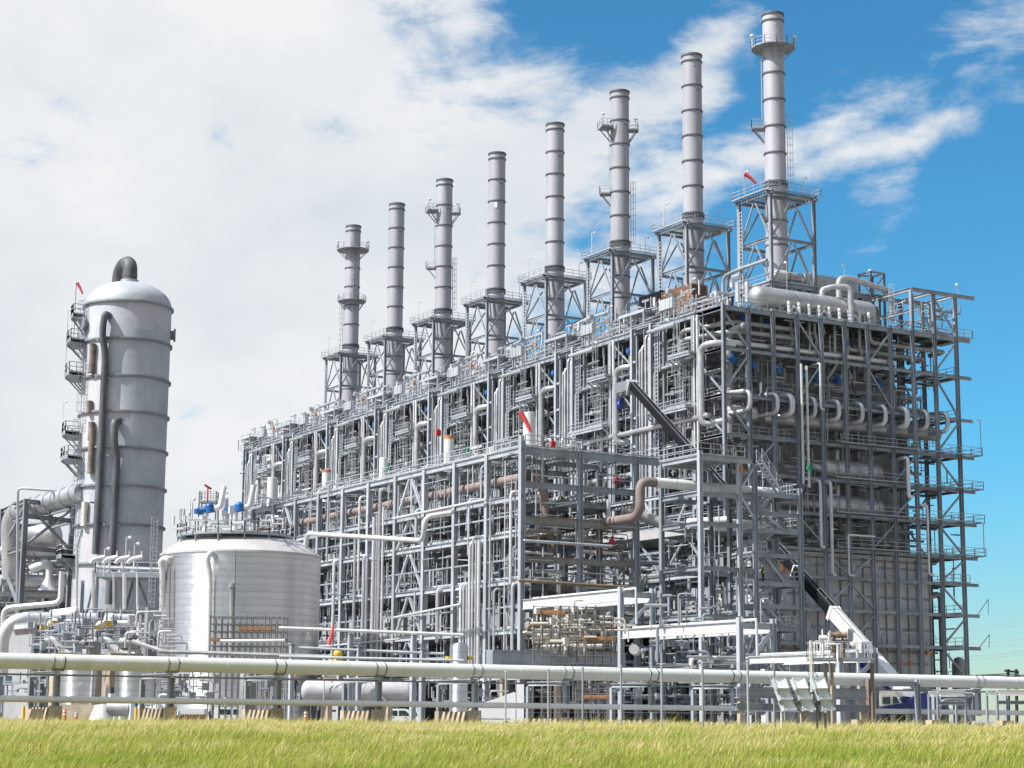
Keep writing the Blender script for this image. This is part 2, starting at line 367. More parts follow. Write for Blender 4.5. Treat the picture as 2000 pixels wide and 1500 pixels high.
    ms = N.new('ShaderNodeMixShader'); ms.inputs[0].default_value = .45; L.new(b.outputs[0], ms.inputs[1]); L.new(tr.outputs[0], ms.inputs[2])
    L.new(ms.outputs[0], N['Material Output'].inputs['Surface'])
    me.materials.append(g); o = bpy.data.objects.new('grass', me); COL.objects.link(o); o['kind'] = 'stuff'
grass()
# ------------------------------------------------------------------ furnace stacks and the braced towers that carry them
SX, SY0, SP, TOP = 162.3, 206.82, 20.05, 100.3
def SYk(k): return SY0+SP*k
XA, YA, YE = 143.3, 193.9, 358.0
def ring_platform(st, c, z, r0, r1, name='ring_platform'):
    m = MB(); n = 16
    m.lathe((c[0],c[1],z), [(r0,-.05),(r1,-.05),(r1,.05),(r0,.05),(r0,-.05)], n, smooth=False)
    for k in range(0, n, 2):
        a = 2*pi*k/n; m.bar((c[0]+r0*cos(a)*.98, c[1]+r0*sin(a)*.98, z-1.8), (c[0]+(r1-.2)*cos(a), c[1]+(r1-.2)*sin(a), z-.08), .10)
    o = m.build(name, GALVD, st)
    h = MB(); pts = [(c[0]+r1*cos(2*pi*k/12), c[1]+r1*sin(2*pi*k/12), z+.05) for k in range(13)]
    h.rail(pts, 1.15, 1.8, .035); h.build('handrail', RAILM, o)
    return o
def side_platform(st, c, z, ang, w=1.5, r0=1.5, out=2.3):
    d = Vector((cos(ang), sin(ang), 0)); s = Vector((-sin(ang), cos(ang), 0)); C = Vector((c[0],c[1],z))
    m = MB(); m.bar(C+d*r0, C+d*(r0+out), w*2, .16, (0,0,1))
    for k in (-1,1):
        m.bar(C+d*r0+s*k*.9*w/2-Vector((0,0,2.0)), C+d*(r0+out-.3)+s*k*w*.8, .16)
    o = m.build('side_platform', GALVD, st)
    h = MB(); P = [C+d*(r0+.05)+s*w, C+d*(r0+out)+s*w, C+d*(r0+out)-s*w, C+d*(r0+.05)-s*w]
    h.rail([p+Vector((0,0,.08)) for p in P], 1.15, 1.2, .035); h.build('handrail', RAILM, o)
    return o
def obstruction_lamp(st, p):
    m = MB(); m.bar(p, Vector(p)+Vector((0,0,1.6)), .09); m.lathe((p[0],p[1],p[2]+1.6), [(.02,0),(.30,.02),(.34,.18),(.2,.32),(.02,.36)], 10)
    m.build('warning_lamp', LAMPG, st)
def make_stack(kind, label):
    c = (SX, SYk(0), 54.0); st = T('furnace_stack', c, label, 'stack', 'tall grey stacks in a row on the furnace roofs')
    m = MB(); H = TOP-54
    m.lathe(c, [(1.56,0),(1.56,18.9),(1.64,18.9),(1.64,19.5),(1.5,19.5),(1.5,20.9),(1.5,H-.25),(1.5,H),(1.42,H),(1.42,H-3)], 28)
    m.disc((c[0],c[1],c[2]+H-3), 1.42)
    m.build('shaft', STACK, st)
    rg = None
    zs = [H-1.15]
    z = H-3.9-1.15
    while z > 21.5: zs.append(z); z -= 3.95
    zs += [15.5, 12, 8, 4]
    proto = None
    for z in zs:
        if proto is None:
            r = MB(); r.lathe((c[0],c[1],c[2]), [(1.48,-.09),(1.65,-.09),(1.65,.09),(1.48,.09)], 28, smooth=False); proto = r.build('stiffener_ring', STACKD, st); proto.location.z = z
        else:
            q = proto.copy(); COL.objects.link(q); q.location.z = z
    r = MB(); r.lathe((c[0],c[1],c[2]+H), [(1.42,-.3),(1.63,-.3),(1.66,-.05),(1.63,.03),(1.42,.03)], 28, smooth=False); r.build('top_rim', STACKD, st)
    r = MB(); cz = c[2]+20.9
    r.lathe((c[0],c[1],cz), [(1.5,-.4),(1.7,-.4),(1.7,-.22),(1.58,-.2),(1.58,.2),(1.7,.22),(1.7,.4),(1.5,.4)], 28, smooth=False)
    for k in range(28):
        a = 2*pi*k/28; r.bar((c[0]+1.66*cos(a), c[1]+1.66*sin(a), cz-.3), (c[0]+1.66*cos(a), c[1]+1.66*sin(a), cz+.3), .1)
    r.build('base_flange', STACKD, st)
    cc = (c[0], c[1])
    for a_, z_, w_ in ((-1.35, H-5.9, .5), (-1.65, H-6.0, .28), (-1.9, H-2.2, .22)):
        x_, y_ = c[0]+1.5*cos(a_), c[1]+1.5*sin(a_); MB().bar((x_,y_,c[2]+z_), (x_,y_,c[2]+z_+.14), w_, .03, (cos(a_), sin(a_), 0)).build('paint_mark', STACKD, st)
    # away-from-axis directions seen from the lens: left side, right side
    aL = pi-radians(36); aR = -radians(36)
    if kind == 'ring':
        ring_platform(st, cc, TOP-5.2, 1.5, 3.15)
        for a in (aL+.25, aR+.1): obstruction_lamp(st, (c[0]+3.1*cos(a), c[1]+3.1*sin(a), TOP-5.1))
    if kind == 'far':
        ring_platform(st, cc, TOP-5.2, 1.5, 3.3); ring_platform(st, cc, 84.3, 1.56, 2.9)
        for a in (aL+.25, aR+.1): obstruction_lamp(st, (c[0]+3.1*cos(a), c[1]+3.1*sin(a), TOP-5.1))
        l = MB(); x, y = c[0]+1.75*cos(aL+.3), c[1]+1.75*sin(aL+.3); l.ladder(x, y, 73, 84, cos(aL+.3), sin(aL+.3))
        a = -pi/2-.15; l.ladder(c[0]+1.7*cos(a), c[1]+1.7*sin(a), 84.5, 95, cos(a), sin(a)); l.build('ladder', RAILM, st)
    if kind == 'pair':
        side_platform(st, cc, TOP-6.3, aL+.35, 1.3, 1.45, 1.9); side_platform(st, cc, TOP-6.6, aR, 1.0, 1.45, 1.5)
        obstruction_lamp(st, (c[0]+3.1*cos(aL+.6), c[1]+3.1*sin(aL+.6), TOP-5.9)); obstruction_lamp(st, (c[0]+2.6*cos(aR), c[1]+2.6*sin(aR), TOP-6.4))
    if kind in ('pair', 'ring'):
        side_platform(st, cc, 83.2, aL-.05, .9, 1.45, 1.8)
        l = MB(); a = aL+.1; l.ladder(c[0]+1.75*cos(a), c[1]+1.75*sin(a), 84.5, TOP-6, cos(a), sin(a), cage=False)
        a = aR-.05; l.ladder(c[0]+1.75*cos(a), c[1]+1.75*sin(a), 73, 85, cos(a), sin(a)); l.build('ladder', RAILM, st)
    return st
protos = {k: make_stack(k, '') for k in ('ring','pair','plain','far')}
kinds = ['ring','plain','pair','plain','plain','pair','plain','far']
desc = ['grey ringed stack nearest the steam drum, with a full round platform near its top', 'plain grey ringed stack without platforms, second from the steam drum',
        'grey stack with two small side platforms, third from the steam drum', 'plain grey ringed stack, fourth from the steam drum',
        'plain grey ringed stack with a small white plate, fifth from the steam drum', 'grey stack with two small side platforms, sixth from the steam drum',
        'plain grey ringed stack, seventh from the steam drum', 'farthest and smallest looking stack, with two round platforms and a caged ladder']
used = set()
for k, kd in enumerate(kinds):
    o = protos[kd]
    if kd in used: o = dup(o, (0, SP*k-(OFF[o.name].y-SY0), 0), desc[k])
    else:
        o.location.y = SYk(k); o['label'] = desc[k]; OFF[o.name].y = SYk(k); used.add(kd)
    if k == 4:
        m = MB(); m.box(SX-1.2, SYk(k)-1.0, 90.5, SX-.9, SYk(k)-1.0+.45, 91.5)
        a = -2.2; m = MB(); x, y = SX+1.5*cos(a), SYk(k)+1.5*sin(a); m.bar((x,y,89.9), (x,y,90.9), .55, .10, (cos(a), sin(a), 0)); m.build('white_plate', WHITE, o)
def make_tower():
    c = (SX, SYk(0), 53.0); t = T('stack_tower', c, '', 'tower', 'braced steel towers round the stack bases')
    A, B, z0, z1 = 3.8, 3.6, 53.0, 72.5
    for sx in (-1,1):
        for sy in (-1,1): MB().col(c[0]+A*sx, c[1]+B*sy, z0, z1, .44).build('column', GALV, t)
    lv = [59.5, 66.0]
    for z in lv:
        m = MB()
        for sy in (-1,1): m.hbar((c[0]-A+.3, c[1]+B*sy, z), (c[0]+A-.3, c[1]+B*sy, z), .3, .4)
        for sx in (-1,1): m.hbar((c[0]+A*sx, c[1]-B+.3, z), (c[0]+A*sx, c[1]+B-.3, z), .3, .4)
        m.build('girt', GALV, t)
    m = MB(); zz = [53.3]+lv+[72.0]
    for a, b in zip(zz[:-1], zz[1:]):
        for sx in (-1,1):
            x = c[0]+A*sx
            for s in (-1,1): m.bar((x, c[1]+(B-.3)*s, a+.3), (x, c[1]+.25*s, b-.35), .2)
        for sy in (-1,1):
            y = c[1]+B*sy
            for s in (-1,1): m.bar((c[0]+(A-.3)*s, y, a+.3), (c[0]+.25*s, y, b-.35), .2)
    m.build('brace', GALV, t)
    m = MB(); e = .75; m.grate(c[0]-A-e, c[1]-B-e, c[0]+A+e, c[1]+B+e, z1+.3, 'y', .6, .5); m.build('platform_grating', GRATE, t); m = MB()
    for sy in (-1,1): m.hbar((c[0]-A-e, c[1]+B*sy, z1), (c[0]+A+e, c[1]+B*sy, z1), .3, .42)
    for sx in (-1,1): m.hbar((c[0]+A*sx, c[1]-B-e, z1-.003), (c[0]+A*sx, c[1]+B+e, z1-.003), .3, .41)
    for dy in (-1.7, 1.7): m.hbar((c[0]-A+.2, c[1]+dy, z1-.01), (c[0]+A-.2, c[1]+dy, z1-.01), .25, .4)
    m.build('platform_beam', GALV, t)
    m = MB(); p = [(c[0]-A-e, c[1]-B-e), (c[0]+A+e, c[1]-B-e), (c[0]+A+e, c[1]+B+e), (c[0]-A-e, c[1]+B+e), (c[0]-A-e, c[1]-B-e)]
    m.rail([(x,y,z1+.35) for x,y in p], 1.15, 1.7, .035); m.build('handrail', RAILM, t)
    for x, y in ((c[0]-A-e, c[1]+1.2), (c[0]+A+e, c[1]-.5)):
        l = MB(); l.bar((x,y,z1+.4), (x,y,z1+4.0), .07); l.bar((x,y,z1+4.0), (x+.35,y-.2,z1+4.1), .06); l.sph((x+.4,y-.22,z1+4.0), .17); l.build('floodlight', LAMPG, t)
    # ladder behind and the cable tray up the far-left leg
    l = MB(); l.ladder(c[0]+A-.6, c[1]+B+.5, 54, 73, 0, 1); l.build('ladder', RAILM, t)
    l = MB(); x, y = c[0]-A-.45, c[1]+B-1.0
    for d in (-.3,.3): l.bar((x,y+d,54), (x,y+d,71), .12)
    z = 54.4
    while z < 71: l.bar((x,y-.3,z), (x,y+.3,z), .1); z += .55
    l.build('cable_tray', GALVL, t)
    return t
tw = make_tower()
tl = ['braced steel tower round the base of %s' % which(k) for k in range(8)]
for k in range(8):
    if k: dup(tw, (0, SP*k, 0), tl[k])
tw['label'] = tl[0]

# ------------------------------------------------------------------ the furnace block: its steel frame
LV = [5.5, 10.0, 14.4, 18.6, 22.2, 26.8, 31.4, 36.1, 41.3, 47.3, 52.7]
fb = T('furnace_structure', (XA, YA, GZ), 'huge open grey steel frame of columns and floors carrying the row of eight stacks', 'steel structure')
cols = []
for i in range(11):
    x = XA+4*i; MB().col(x, YA, GZ, 53.4 if i < 8 else 58.7, .46).build('column', GALV, fb)
for j in range(1, 25):
    MB().col(XA, YA+6.683*j, GZ, 52.4, .46).build('column', GALV, fb)
for j in range(0, 25, 1):
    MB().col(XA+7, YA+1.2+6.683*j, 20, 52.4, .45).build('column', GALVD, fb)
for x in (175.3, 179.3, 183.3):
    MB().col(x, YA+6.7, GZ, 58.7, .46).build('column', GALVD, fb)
for z in LV:
    m = MB(); d = .62 if z > 50 else .42
    m.hbar((XA-.1, YA, z), (XA+42.6, YA, z), .3, d); m.build('floor_beam', GALV, fb)
    m = MB()
    for i in range(0, 11):
        m.hbar((XA+4*i, YA+.25, z-.012), (XA+4*i, YA+6.3, z-.012), .25, d*.85)
    m.hbar((XA+32, YA+6.7, z-.02), (XA+41.5, YA+6.7, z-.02), .28, d*.85)
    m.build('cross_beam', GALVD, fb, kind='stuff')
    if z > 20:
        m = MB(); m.hbar((XA, YA-.1, z-.004), (XA, YA+6.683*24+.1, z-.004), .3, d)
        m.build('facade_beam', GALVL if z in (36.1, 41.3) else GALV, fb)
        m = MB()
        for j in range(1, 25): m.hbar((XA+.2, YA+6.683*j, z-.012), (XA+7, YA+6.683*j, z-.012), .25, d*.8)
        m.build('cross_beam', GALVD, fb, kind='stuff')
# decks
m = MB()
for z in (22.2, 26.8, 31.4, 36.1): m.grate(XA+17.2 if z < 36 else XA+18, YA-1.0, 186.6, YA+3.6, z+.30, 'x')
m.grate(XA+2, YA+.3, XA+30, YA+2.5, 41.65, 'x'); m.grate(XA+30, YA+.3, 186, YA+6.5, 47.65, 'x'); m.box(XA+34, YA+.3, 53.05, 186.6, YA+6.5, 53.12)
for z in (10, 14.4, 18.6): m.box(XA+36, YA+.3, z+.22, 186, YA+6.4, z+.27)
m.build('walkway_grating', GRATE, fb, kind='stuff')
m = MB()
for z in (31.4, 36.1, 41.3, 47.3):
    for j in range(24):
        if (j+int(z)) % 4 != 3: m.grate(XA+1.2, YA+6.683*j+.2, XA+6.8, YA+6.683*j+6.5, z+.31)
m.build('facade_grating', GRATE, fb, kind='stuff')
m = MB(); m.box(XA+.2, YA+.3, 53.02, XA+33.9, YE, 53.1); m.build('roof_deck', GRATE, fb)
m = MB()
for z in (22.5, 27.1, 31.7, 36.4):
    x0 = XA+17.3 if z < 36 else XA+18.2
    m.rail([(x0, YA-.95, z), (186.55, YA-.95, z), (186.55, YA+3.5, z), (183.5, YA+3.5, z)], 1.15, 2.0, .036)
m.rail([(XA+36, YA-.1, 18.85), (XA+41, YA-.1, 18.85)], 1.1, 1.5, .035)
m.rail([(XA+3, YA-.1, 53.1), (XA+33.8, YA-.1, 53.1)], 1.15, 2.0, .036)
m.rail([(XA+32, YA+.1, 53.12), (186.5, YA+.1, 53.12), (186.5, YA+6.4, 53.12)], 1.15, 1.6, .036)
m.rail([(XA+12, YA+1.5, 41.7), (XA+28, YA+1.5, 41.7)], 1.15, 1.6, .036)
m.rail([(XA+1, YA+.4, 36.4), (XA+17, YA+.4, 36.4)], 1.15, 1.6, .036)
m.build('handrail', RAILM, fb, kind='stuff')
m = MB()
m.rail([(XA-.1, YA+2, 53.1), (XA-.1, YE, 53.1)], 1.15, 2.0, .036); m.rail([(XA+7, YA+12, 53.1), (XA+7, YE, 53.1)], 1.15, 2.0, .036)
for z in (36.4, 41.6, 47.6):
    for j in range(24):
        if (j*3+int(z)) % 5 < 3: m.rail([(XA+.9, YA+6.683*j+.3, z), (XA+.9, YA+6.683*j+6.4, z)], 1.15, 1.7, .036)
m.build('handrail', RAILM, fb, kind='stuff')
# walkways and ties in the open end bay
for i_, z in enumerate(LV[:-1]):
    m = MB(); m.grate(179.5, YA+.3, 183.1, YA+6.5, z+.31, 'y', .6, .5); m.build('bay_grating', GRATE, fb, kind='stuff')
    m = MB(); m.rail([(183.1, YA+.4, z+.32), (183.1, YA+6.5, z+.32), (179.6, YA+6.5, z+.32)], 1.15, 1.4, .036); m.build('handrail', RAILM, fb)
    MB().hbar((179.3, YA+3.4, z-.02), (183.3, YA+3.4, z-.02), .25, .34).build('tie_beam', GALVD, fb)
    if i_: MB().bar((179.5, YA+6.7, z+.2), (183.1, YA+6.7, LV[i_+1]-.3), .2).build('brace', GALVD, fb) if i_ % 2 else MB().bar((183.1, YA+6.7, z+.2), (179.5, YA+6.7, LV[i_+1]-.3), .2).build('brace', GALVD, fb)
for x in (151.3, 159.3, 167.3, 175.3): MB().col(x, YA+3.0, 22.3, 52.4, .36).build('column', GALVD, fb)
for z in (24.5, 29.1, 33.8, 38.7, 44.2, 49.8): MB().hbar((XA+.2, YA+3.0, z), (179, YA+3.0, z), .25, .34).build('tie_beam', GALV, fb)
# braces on the end face
def br(i0, z0, i1, z1, y=YA+.02): MB().bar((XA+4*i0, y, z0), (XA+4*i1, y, z1), .22).build('brace', GALV, fb)
for s in ((0,52.3,1,47.7),(1,46.9,0,41.7),(3,52.3,4,47.7),(4,46.9,3,41.7),(7,52.3,6,47.7),(6,46.9,7,41.7),(9,58.3,10,53.4),(10,52.2,9,47.7),(9,46.9,10,41.7),(10,40.9,9,36.6),
          (9,35.7,10,31.8),(10,31.0,9,27.2),(9,26.3,10,22.6),(10,21.8,9,19.0),(9,18.2,10,14.8),(10,14,9,10.4),(9,9.6,10,5.9),(0,40.8,1,36.6),(2,35.7,1,31.8),(8,35.7,7,31.8),(8,30.9,7,27.2),(7,26.3,6,22.7),
          (4,21.7,5,18.9),(6,21.7,5,18.9),(5,18.1,4,14.8),(5,18.1,6,14.8),(6,14,5,10.4),(5,9.6,4,5.9),(5,5.2,4,0),(3,26,4,22.6)): br(*s)
m = MB()
for j in range(0, 24, 3):
    y = YA+6.683*j
    for z0, z1 in ((36.4,41),(41.6,47),(47.6,52.3)): MB().bar((XA+.02, y+.3, z0), (XA+.02, y+6.3, z1), .2).build('brace', GALV, fb)
# open top frame on the right end
m = MB()
m.hbar((175.3, YA, 58.9), (187.0, YA, 58.9), .35, .5); m.hbar((175.3, YA+6.7, 58.9), (184, YA+6.7, 58.9), .35, .5)
for x in (175.3, 179.3, 183.3): m.hbar((x, YA+.2, 58.885), (x, YA+13 if x < 176 else YA+6.6, 58.885), .35, .48)
m.hbar((171, YA+6.7, 57.4), (175.2, YA+6.7, 57.4), .3, .4); m.hbar((175.3, YA+.2, 55.9), (175.3, YA+10, 55.9), .3, .4)
m.build('top_frame', GALV, fb)
# upper deck over the drum, round the nearest stack
m = MB()
for x in (158.5, 164, 170, 176.0):
    m.col(x, 203.2, 53.1, 59.4, .5); m.col(x, 212.5, 53.1, 59.4, .5)
m.hbar((158.0, 203.2, 59.55), (178.6, 203.2, 59.55), .4, .55); m.hbar((158.3, 203.4, 59.54), (158.3, 214, 59.54), .4, .5)
m.box(158.2, 203.0, 59.84, 178.4, 214, 59.9); m.build('upper_deck', GALV, fb)
m = MB(); m.rail([(158.3, 214, 59.9), (158.3, 203.1, 59.9), (178.4, 203.1, 59.9), (178.4, 208, 59.9)], 1.15, 1.8, .036); m.build('upper_handrail', RAILM, fb)
# furnace casings behind the frame, one per furnace
def casing(k):
    y0 = (199.2 if k == 0 else SYk(k)-9.2); y1 = SYk(k)+9.0 if k < 7 else 352.5
    t = T('furnace_casing', (150.4, y0, GZ), 'dark furnace casing deep inside the frame below %s' % which(k), 'furnace', 'dark furnace casings inside the steel frame')
    m = MB(); m.box(150.4, y0, GZ, 178.2, y1, 46.0); m.build('casing_wall', CASE, t)
    m = MB()
    for j in range(7):
        y = y0+(y1-y0)*(j+.5)/7; m.box(150.15, y-.12, 20, 150.4, y+.12, 45.9)
    for z in (24, 29, 34, 39, 44): m.box(150.1, y0, z-.12, 150.39, y1, z+.12)
    m.build('wall_rib', GALVD, t)
    m = MB(); m.box(153.5, y0+3.5, 46.01, 172, y1-3.5, 52.5) if k else m.box(152.5, 200.2, 46.01, 177.5, y1-3.5, 52.6); m.build('convection_box', CASE, t)
    m = MB(); m.box(149.2, y1-1.4, 46.5, 150.2, y1+.8, 52.2); m.build('cream_duct_panel', CREAM, t)
for k in range(8): casing(k)
# grey panelled lower wall on the end face
t = T('panel_wall', (150, 195.7, GZ), 'grey panelled furnace end wall with ribs and rows of burners behind the columns', 'wall')
m = MB(); m.box(150.5, 195.7, GZ, 178.9, 199.15, 22.0); m.build('wall_panel', PANEL, t)
m = MB()
for i in range(15):
    x = 151.5+i*1.93
    if i % 2 == 0: m.box(x-.06, 195.5, GZ, x+.06, 195.69, 21.6)
for z in (3, 7.8, 12.3, 16.5, 20.4): m.box(150.6, 195.52, z-.1, 178.8, 195.68, z+.1)
m.build('wall_rib', GALV, t)
for i in range(1, 15, 2):
    x = 151.5+i*1.93; m = MB()
    for z0_, z1_ in ((.2,5.2),(5.9,9.6),(10.4,14.0),(14.8,18.2),(19.0,21.7)): m.box(x-.34, 195.15, z0_, x+.34, 195.69, z1_)
    m.build('wall_duct', GALVL, t)
m = MB()
for z in (5.5, 10.0, 14.4, 18.6): m.box(150.6, YA+.25, z+.2, 178.9, YA+1.55, z+.26)
m.build('ledge', GALVD, t)  # added to cast a dark band below each lower floor beam
m = MB()
for z in (12.9, 17.1): m.rail([(151, 194.6, z-2.3), (178.5, 194.6, z-2.3)], 1.1, 1.5, .03, toe=False)
m.build('handrail', RAILM, t)
m = MB(); m.tube([(147, 194.5, 9.3), (178.6, 194.5, 9.3)], .14); m.tube([(147, 194.5, 3.6), (178.6, 194.5, 3.6)], .12); m.tube([(147,194.5,1.6),(178.6,194.5,1.6)], .12); m.tube([(151,194.45,21.2),(178.8,194.45,21.2)], .11); m.build('burner_header', TANP, t)
bp = None
for i in range(8):
    for d in (-.75, .75):
        x = XA+4*i+6+d
        if x > 178: continue
        if bp is None:
            m = MB(); m.tube([(x,194.9,9.2),(x,194.9,6.6)], .11); m.cyl((x,194.9,5.3), .3, .9, 8); m.tube([(x,194.9,6.6),(x,195.3,5.9)], .09); bp = m.build('burner', ALUD, t)
            m = MB(); m.cyl((x,194.9,7.4), .17, .8, 8); m.build('orange_valve', ORANGE, bp); bx = x
        else:
            q = bp.copy(); COL.objects.link(q); q.location.x = bp.location.x+x-bx
            for g in bp.children: h = g.copy(); COL.objects.link(h); h.parent = q
m = MB()
for x, z in ((165.3, 9.3), (176.9, 9.3), (166, 3.6), (176.9, 3.6), (176.5, 1.6), (165.5, 1.6)): m.cbox((x,194.4,z), .9, .35, .45)
m.build('orange_actuator', ORANGE, t)
m = MB(); m.tube([(152.6,194.7,20.6),(152.6,194.7,19.0)], .2); m.tube([(153.3,194.7,20.6),(153.3,194.7,19.0)], .2); m.build('orange_actuator', ORANGE, t)
# ------------------------------------------------------------------ vessels and pipes on the end face
def thing1(mb, name, m, loc, label, cat, group=None): return one(mb, name, m, loc, label, cat, group)
t = T('steam_drum', (160, 197.0, 53.1), 'long silver steam drum lying on the roof edge above a row of bent nozzles', 'drum')
m = MB(); m.cap((151.2,197.0,55.6),(170.0,197.0,55.6), 1.45, 20, .75); m.build('shell', ALU, t)
for x in (154.5, 166.8): MB().box(x-.3, 196.0, 53.1, x+.3, 198.0, 54.4).build('saddle', GALV, t)
for i in range(9):
    x = 155.2+i*1.72; m = MB()
    m.pipe([(x,196.9,54.4),(x-.02,195.7,54.9),(x-.05,195.4,55.0),(x-.05,195.3,53.3)], .23, 8, .5)
    if i % 3 == 0: m.pipe([(x+.05,195.3,53.7),(x+.8,195.3,54.6),(x+1.6,195.3,53.6)], .16, 7)
    m.build('nozzle', ALUW, t)
m = MB()
for i in range(9):
    a = 151.2+(170-151.2)*(.12+i*.1); m.tube([(a,197,55.6),(a+.06,197,55.6)], 1.47, 20)
m.build('cladding_band', ALUD, t)
m = MB(); m.pipe([(162.2,197,57.0),(162.2,197,57.8),(163.5,196.3,58.3),(165.6,195.2,58.3),(165.6,195.1,53.2)], .40, 10, .9); one(m, 'drum_outlet_pipe', ALU, (162.2,197,57), 'fat silver pipe arching from the top of the steam drum down over its front', 'pipe')
m = MB(); m.pipe([(167.2,199.5,54),(167.2,199.5,60.6),(169.5,199.5,60.8),(178,201,60.2),(178,201,56)], .42, 10, 1.2); one(m, 'overhead_pipe', ALU, (167,199.5,54), 'thick silver pipe looping over the roof behind the steam drum', 'pipe')
m = MB()
for x, r, h in ((170,.45,3.2),(171.6,.45,3.2),(173.2,.3,3.0),(174.6,.5,2.5)): m.cyl((x,201,54.8), r, h, 10)
one(m, 'filter_pots', ALUD, (172,201,54.8), 'cluster of dull upright pots on the roof right of the steam drum', 'vessel')
t = T('roof_frame', (176, 204, 53), 'small upright braced frame tower on the roof behind the steam drum', 'frame')
for x in (176,178.5):
    for y in (203,205.5): MB().col(x, y, 53, 63.5, .28).build('column', GALVD, t)
m = MB()
for z in (57, 60, 63.3):
    for y in (203,205.5): m.bar((176,y,z),(178.5,y,z), .22)
    for x in (176,178.5): m.bar((x,203,z),(x,205.5,z), .21)
for z in (57, 60): m.bar((176,203,z),(178.5,203,z+3), .15); m.bar((176,203.0,z),(176,205.5,z+3), .15)
m.build('brace', GALVD, t)
t = T('fan_duct', (160.5, 206, 59.9), 'pale ribbed duct box lying on the upper deck at the foot of the rightmost stack', 'duct')
m = MB(); m.box(165.2,204.2,60.0,174.5,206.6,62.0); m.build('duct_box', ALUD, t)
m = MB()
for x in (166,168,170,172,174): m.box(x-.06,204.1,59.95,x+.06,206.7,62.1)
m.build('rib', GALVL, t)
m = MB(); m.cap((159.6,204.3,61.0),(161.6,204.3,61.0), .9, 12); one(m, 'fan_housing', ALUW, (160.5,204.3,60), 'white rounded fan housing on the upper deck left of the duct box', 'fan')
t = T('fan_motor', (163, 204.5, 59.9), 'grey fan motor on a base between the duct box and the fan housing', 'motor')
m = MB(); m.box(162.2,203.8,59.9,164.4,205.4,60.4); m.build('base', GALV, t)
m = MB(); m.tube([(162.4,204.6,61.2),(164.4,204.6,61.2)], .7, 12); m.build('body', ALUD, t)
# floodlights standing along roofs
def lamp_post(x, y, z, h, label):
    t = T('lamp_post', (x,y,z), label, 'lamp post', 'slim lamp posts on the roof edges')
    m = MB(); m.bar((x,y,z),(x,y,z+h), .08); m.bar((x,y,z+h),(x-.3,y-.15,z+h+.1), .06); m.build('pole', RAILM, t)
    m = MB(); m.lathe((x-.38,y-.2,z+h-.12), [(.05,.3),(.2,.2),(.24,0),(.02,0)], 8); m.build('lamp_head', LAMPG, t)
    return t
for x, y, z, h, lb in ((171.5,203.3,59.9,3.8,'lamp post on the upper deck rail above the middle of the steam drum'),(176.4,203.3,59.9,3.6,'taller lamp post on the upper deck above the right end of the steam drum'),
    (158.6,200.0,53.1,8.6,'lamp post beside the nearest leg of the right tower'),(184.0,YA,59.1,1.4,'lamp on the outer corner of the open top frame'),(186.4,YA-.9,36.4,5.0,'lamp post on the end walkway where the rails stick out at right'),
    (186.3,YA-.9,22.5,4.6,'lamp post on the lower end walkway sticking out at right'),(155.8,YA-.9,27.1,4,'lamp post behind the stair tower on the end face'),(172.8,YA-.9,31.7,3.4,'lamp post in the middle of the drum walkway on the end face')):
    lamp_post(x, y, z, h, lb)
# pipes along the end face
m = MB(); m.tube([(144.6,194.6,48.35),(172.5,194.6,48.35)], .36, 10); one(m, 'header_pipe', ALU, (144.6,194.6,48.3), 'long silver header pipe resting on the beam below the roof of the end face', 'pipe')
for z, x1, lb in ((51.2,155.5,'upper'),(50.0,155.5,'lower')):
    m = MB(); m.pipe([(143.0,203,z-2.2),(143.0,203,z-.2),(145.5,194.9,z),(x1,194.9,z)], .33, 9, 1.4); one(m, 'crossover_pipe', ALUD, (143,203,z), lb+' of two weathered pipes bending round the top corner of the end face', 'pipe')
for z, x0, x1, lb in ((51.0,169,182.5,'upper'),(49.6,165,178.5,'lower')):
    m = MB(); m.pipe([(x0,195.6,z+2),(x0,195.4,z),(x1,195.4,z),(x1,198.5,z)], .33, 9, .8); one(m, 'crossover_pipe', ALUD, (x0,195.4,z), lb+' of two weathered pipes below the roof at the right of the end face', 'pipe')
for i, (x, z0, kx) in enumerate(((155.2,49.5,0),(158.3,49.4,0),(159.2,49.6,0),(160.2,49.5,0),(162.6,46.8,-.9),(164.8,47.0,-1.2),(166.9,48.6,.4),(168.2,48.9,.3))):
    m = MB(); m.pipe([(x,195.1,52.5),(x,195.1,z0+1.4),(x+.25,194.9,z0+.6),(x+kx,195.8,z0-1.6)], .22, 8, .8); one(m, 'drum_downpipe', ALUD, (x,195,z0), '%s of the downpipes under the steam drum, counted from the left' % ORD[i], 'pipe', 'downpipes hanging below the steam drum')
for i, x in enumerate((146.6, 151.0, 153.4, 157.2, 161.2, 165.2, 169.2, 173.0, 176.6, 180.3)):
    m = MB(); z = 40.6; big = i in (2, 7); r = .42 if big else .31
    m.pipe([(x-1.2,198.5,z+1.5),(x+.2,193.1,z+1.4),(x+.2,193.1,z-1.15),(x-1.1,195.8,z-1.35)], r, 10, 1.0, 7)
    one(m, 'return_bend', ALU, (x,193.2,z), '%s of the silver U-bends across the middle of the end face, counted from the left' % ORD[i], 'pipe bend', 'silver U-bends in a row across the end face')
m = MB(); m.cap((147.5,196.4,39.4),(181.5,196.4,39.4), .95, 14); one(m, 'manifold', ALU, (147.5,196.4,39), 'long fat silver manifold behind the row of U-bends', 'manifold')
m = MB(); m.cap((145.6,195.8,39.9),(149.5,195.8,39.9), .55, 12); one(m, 'bend_stub', ALUW, (146,195.8,39.5), 'stubby silver pipe with collar left of the first U-bend', 'pipe')
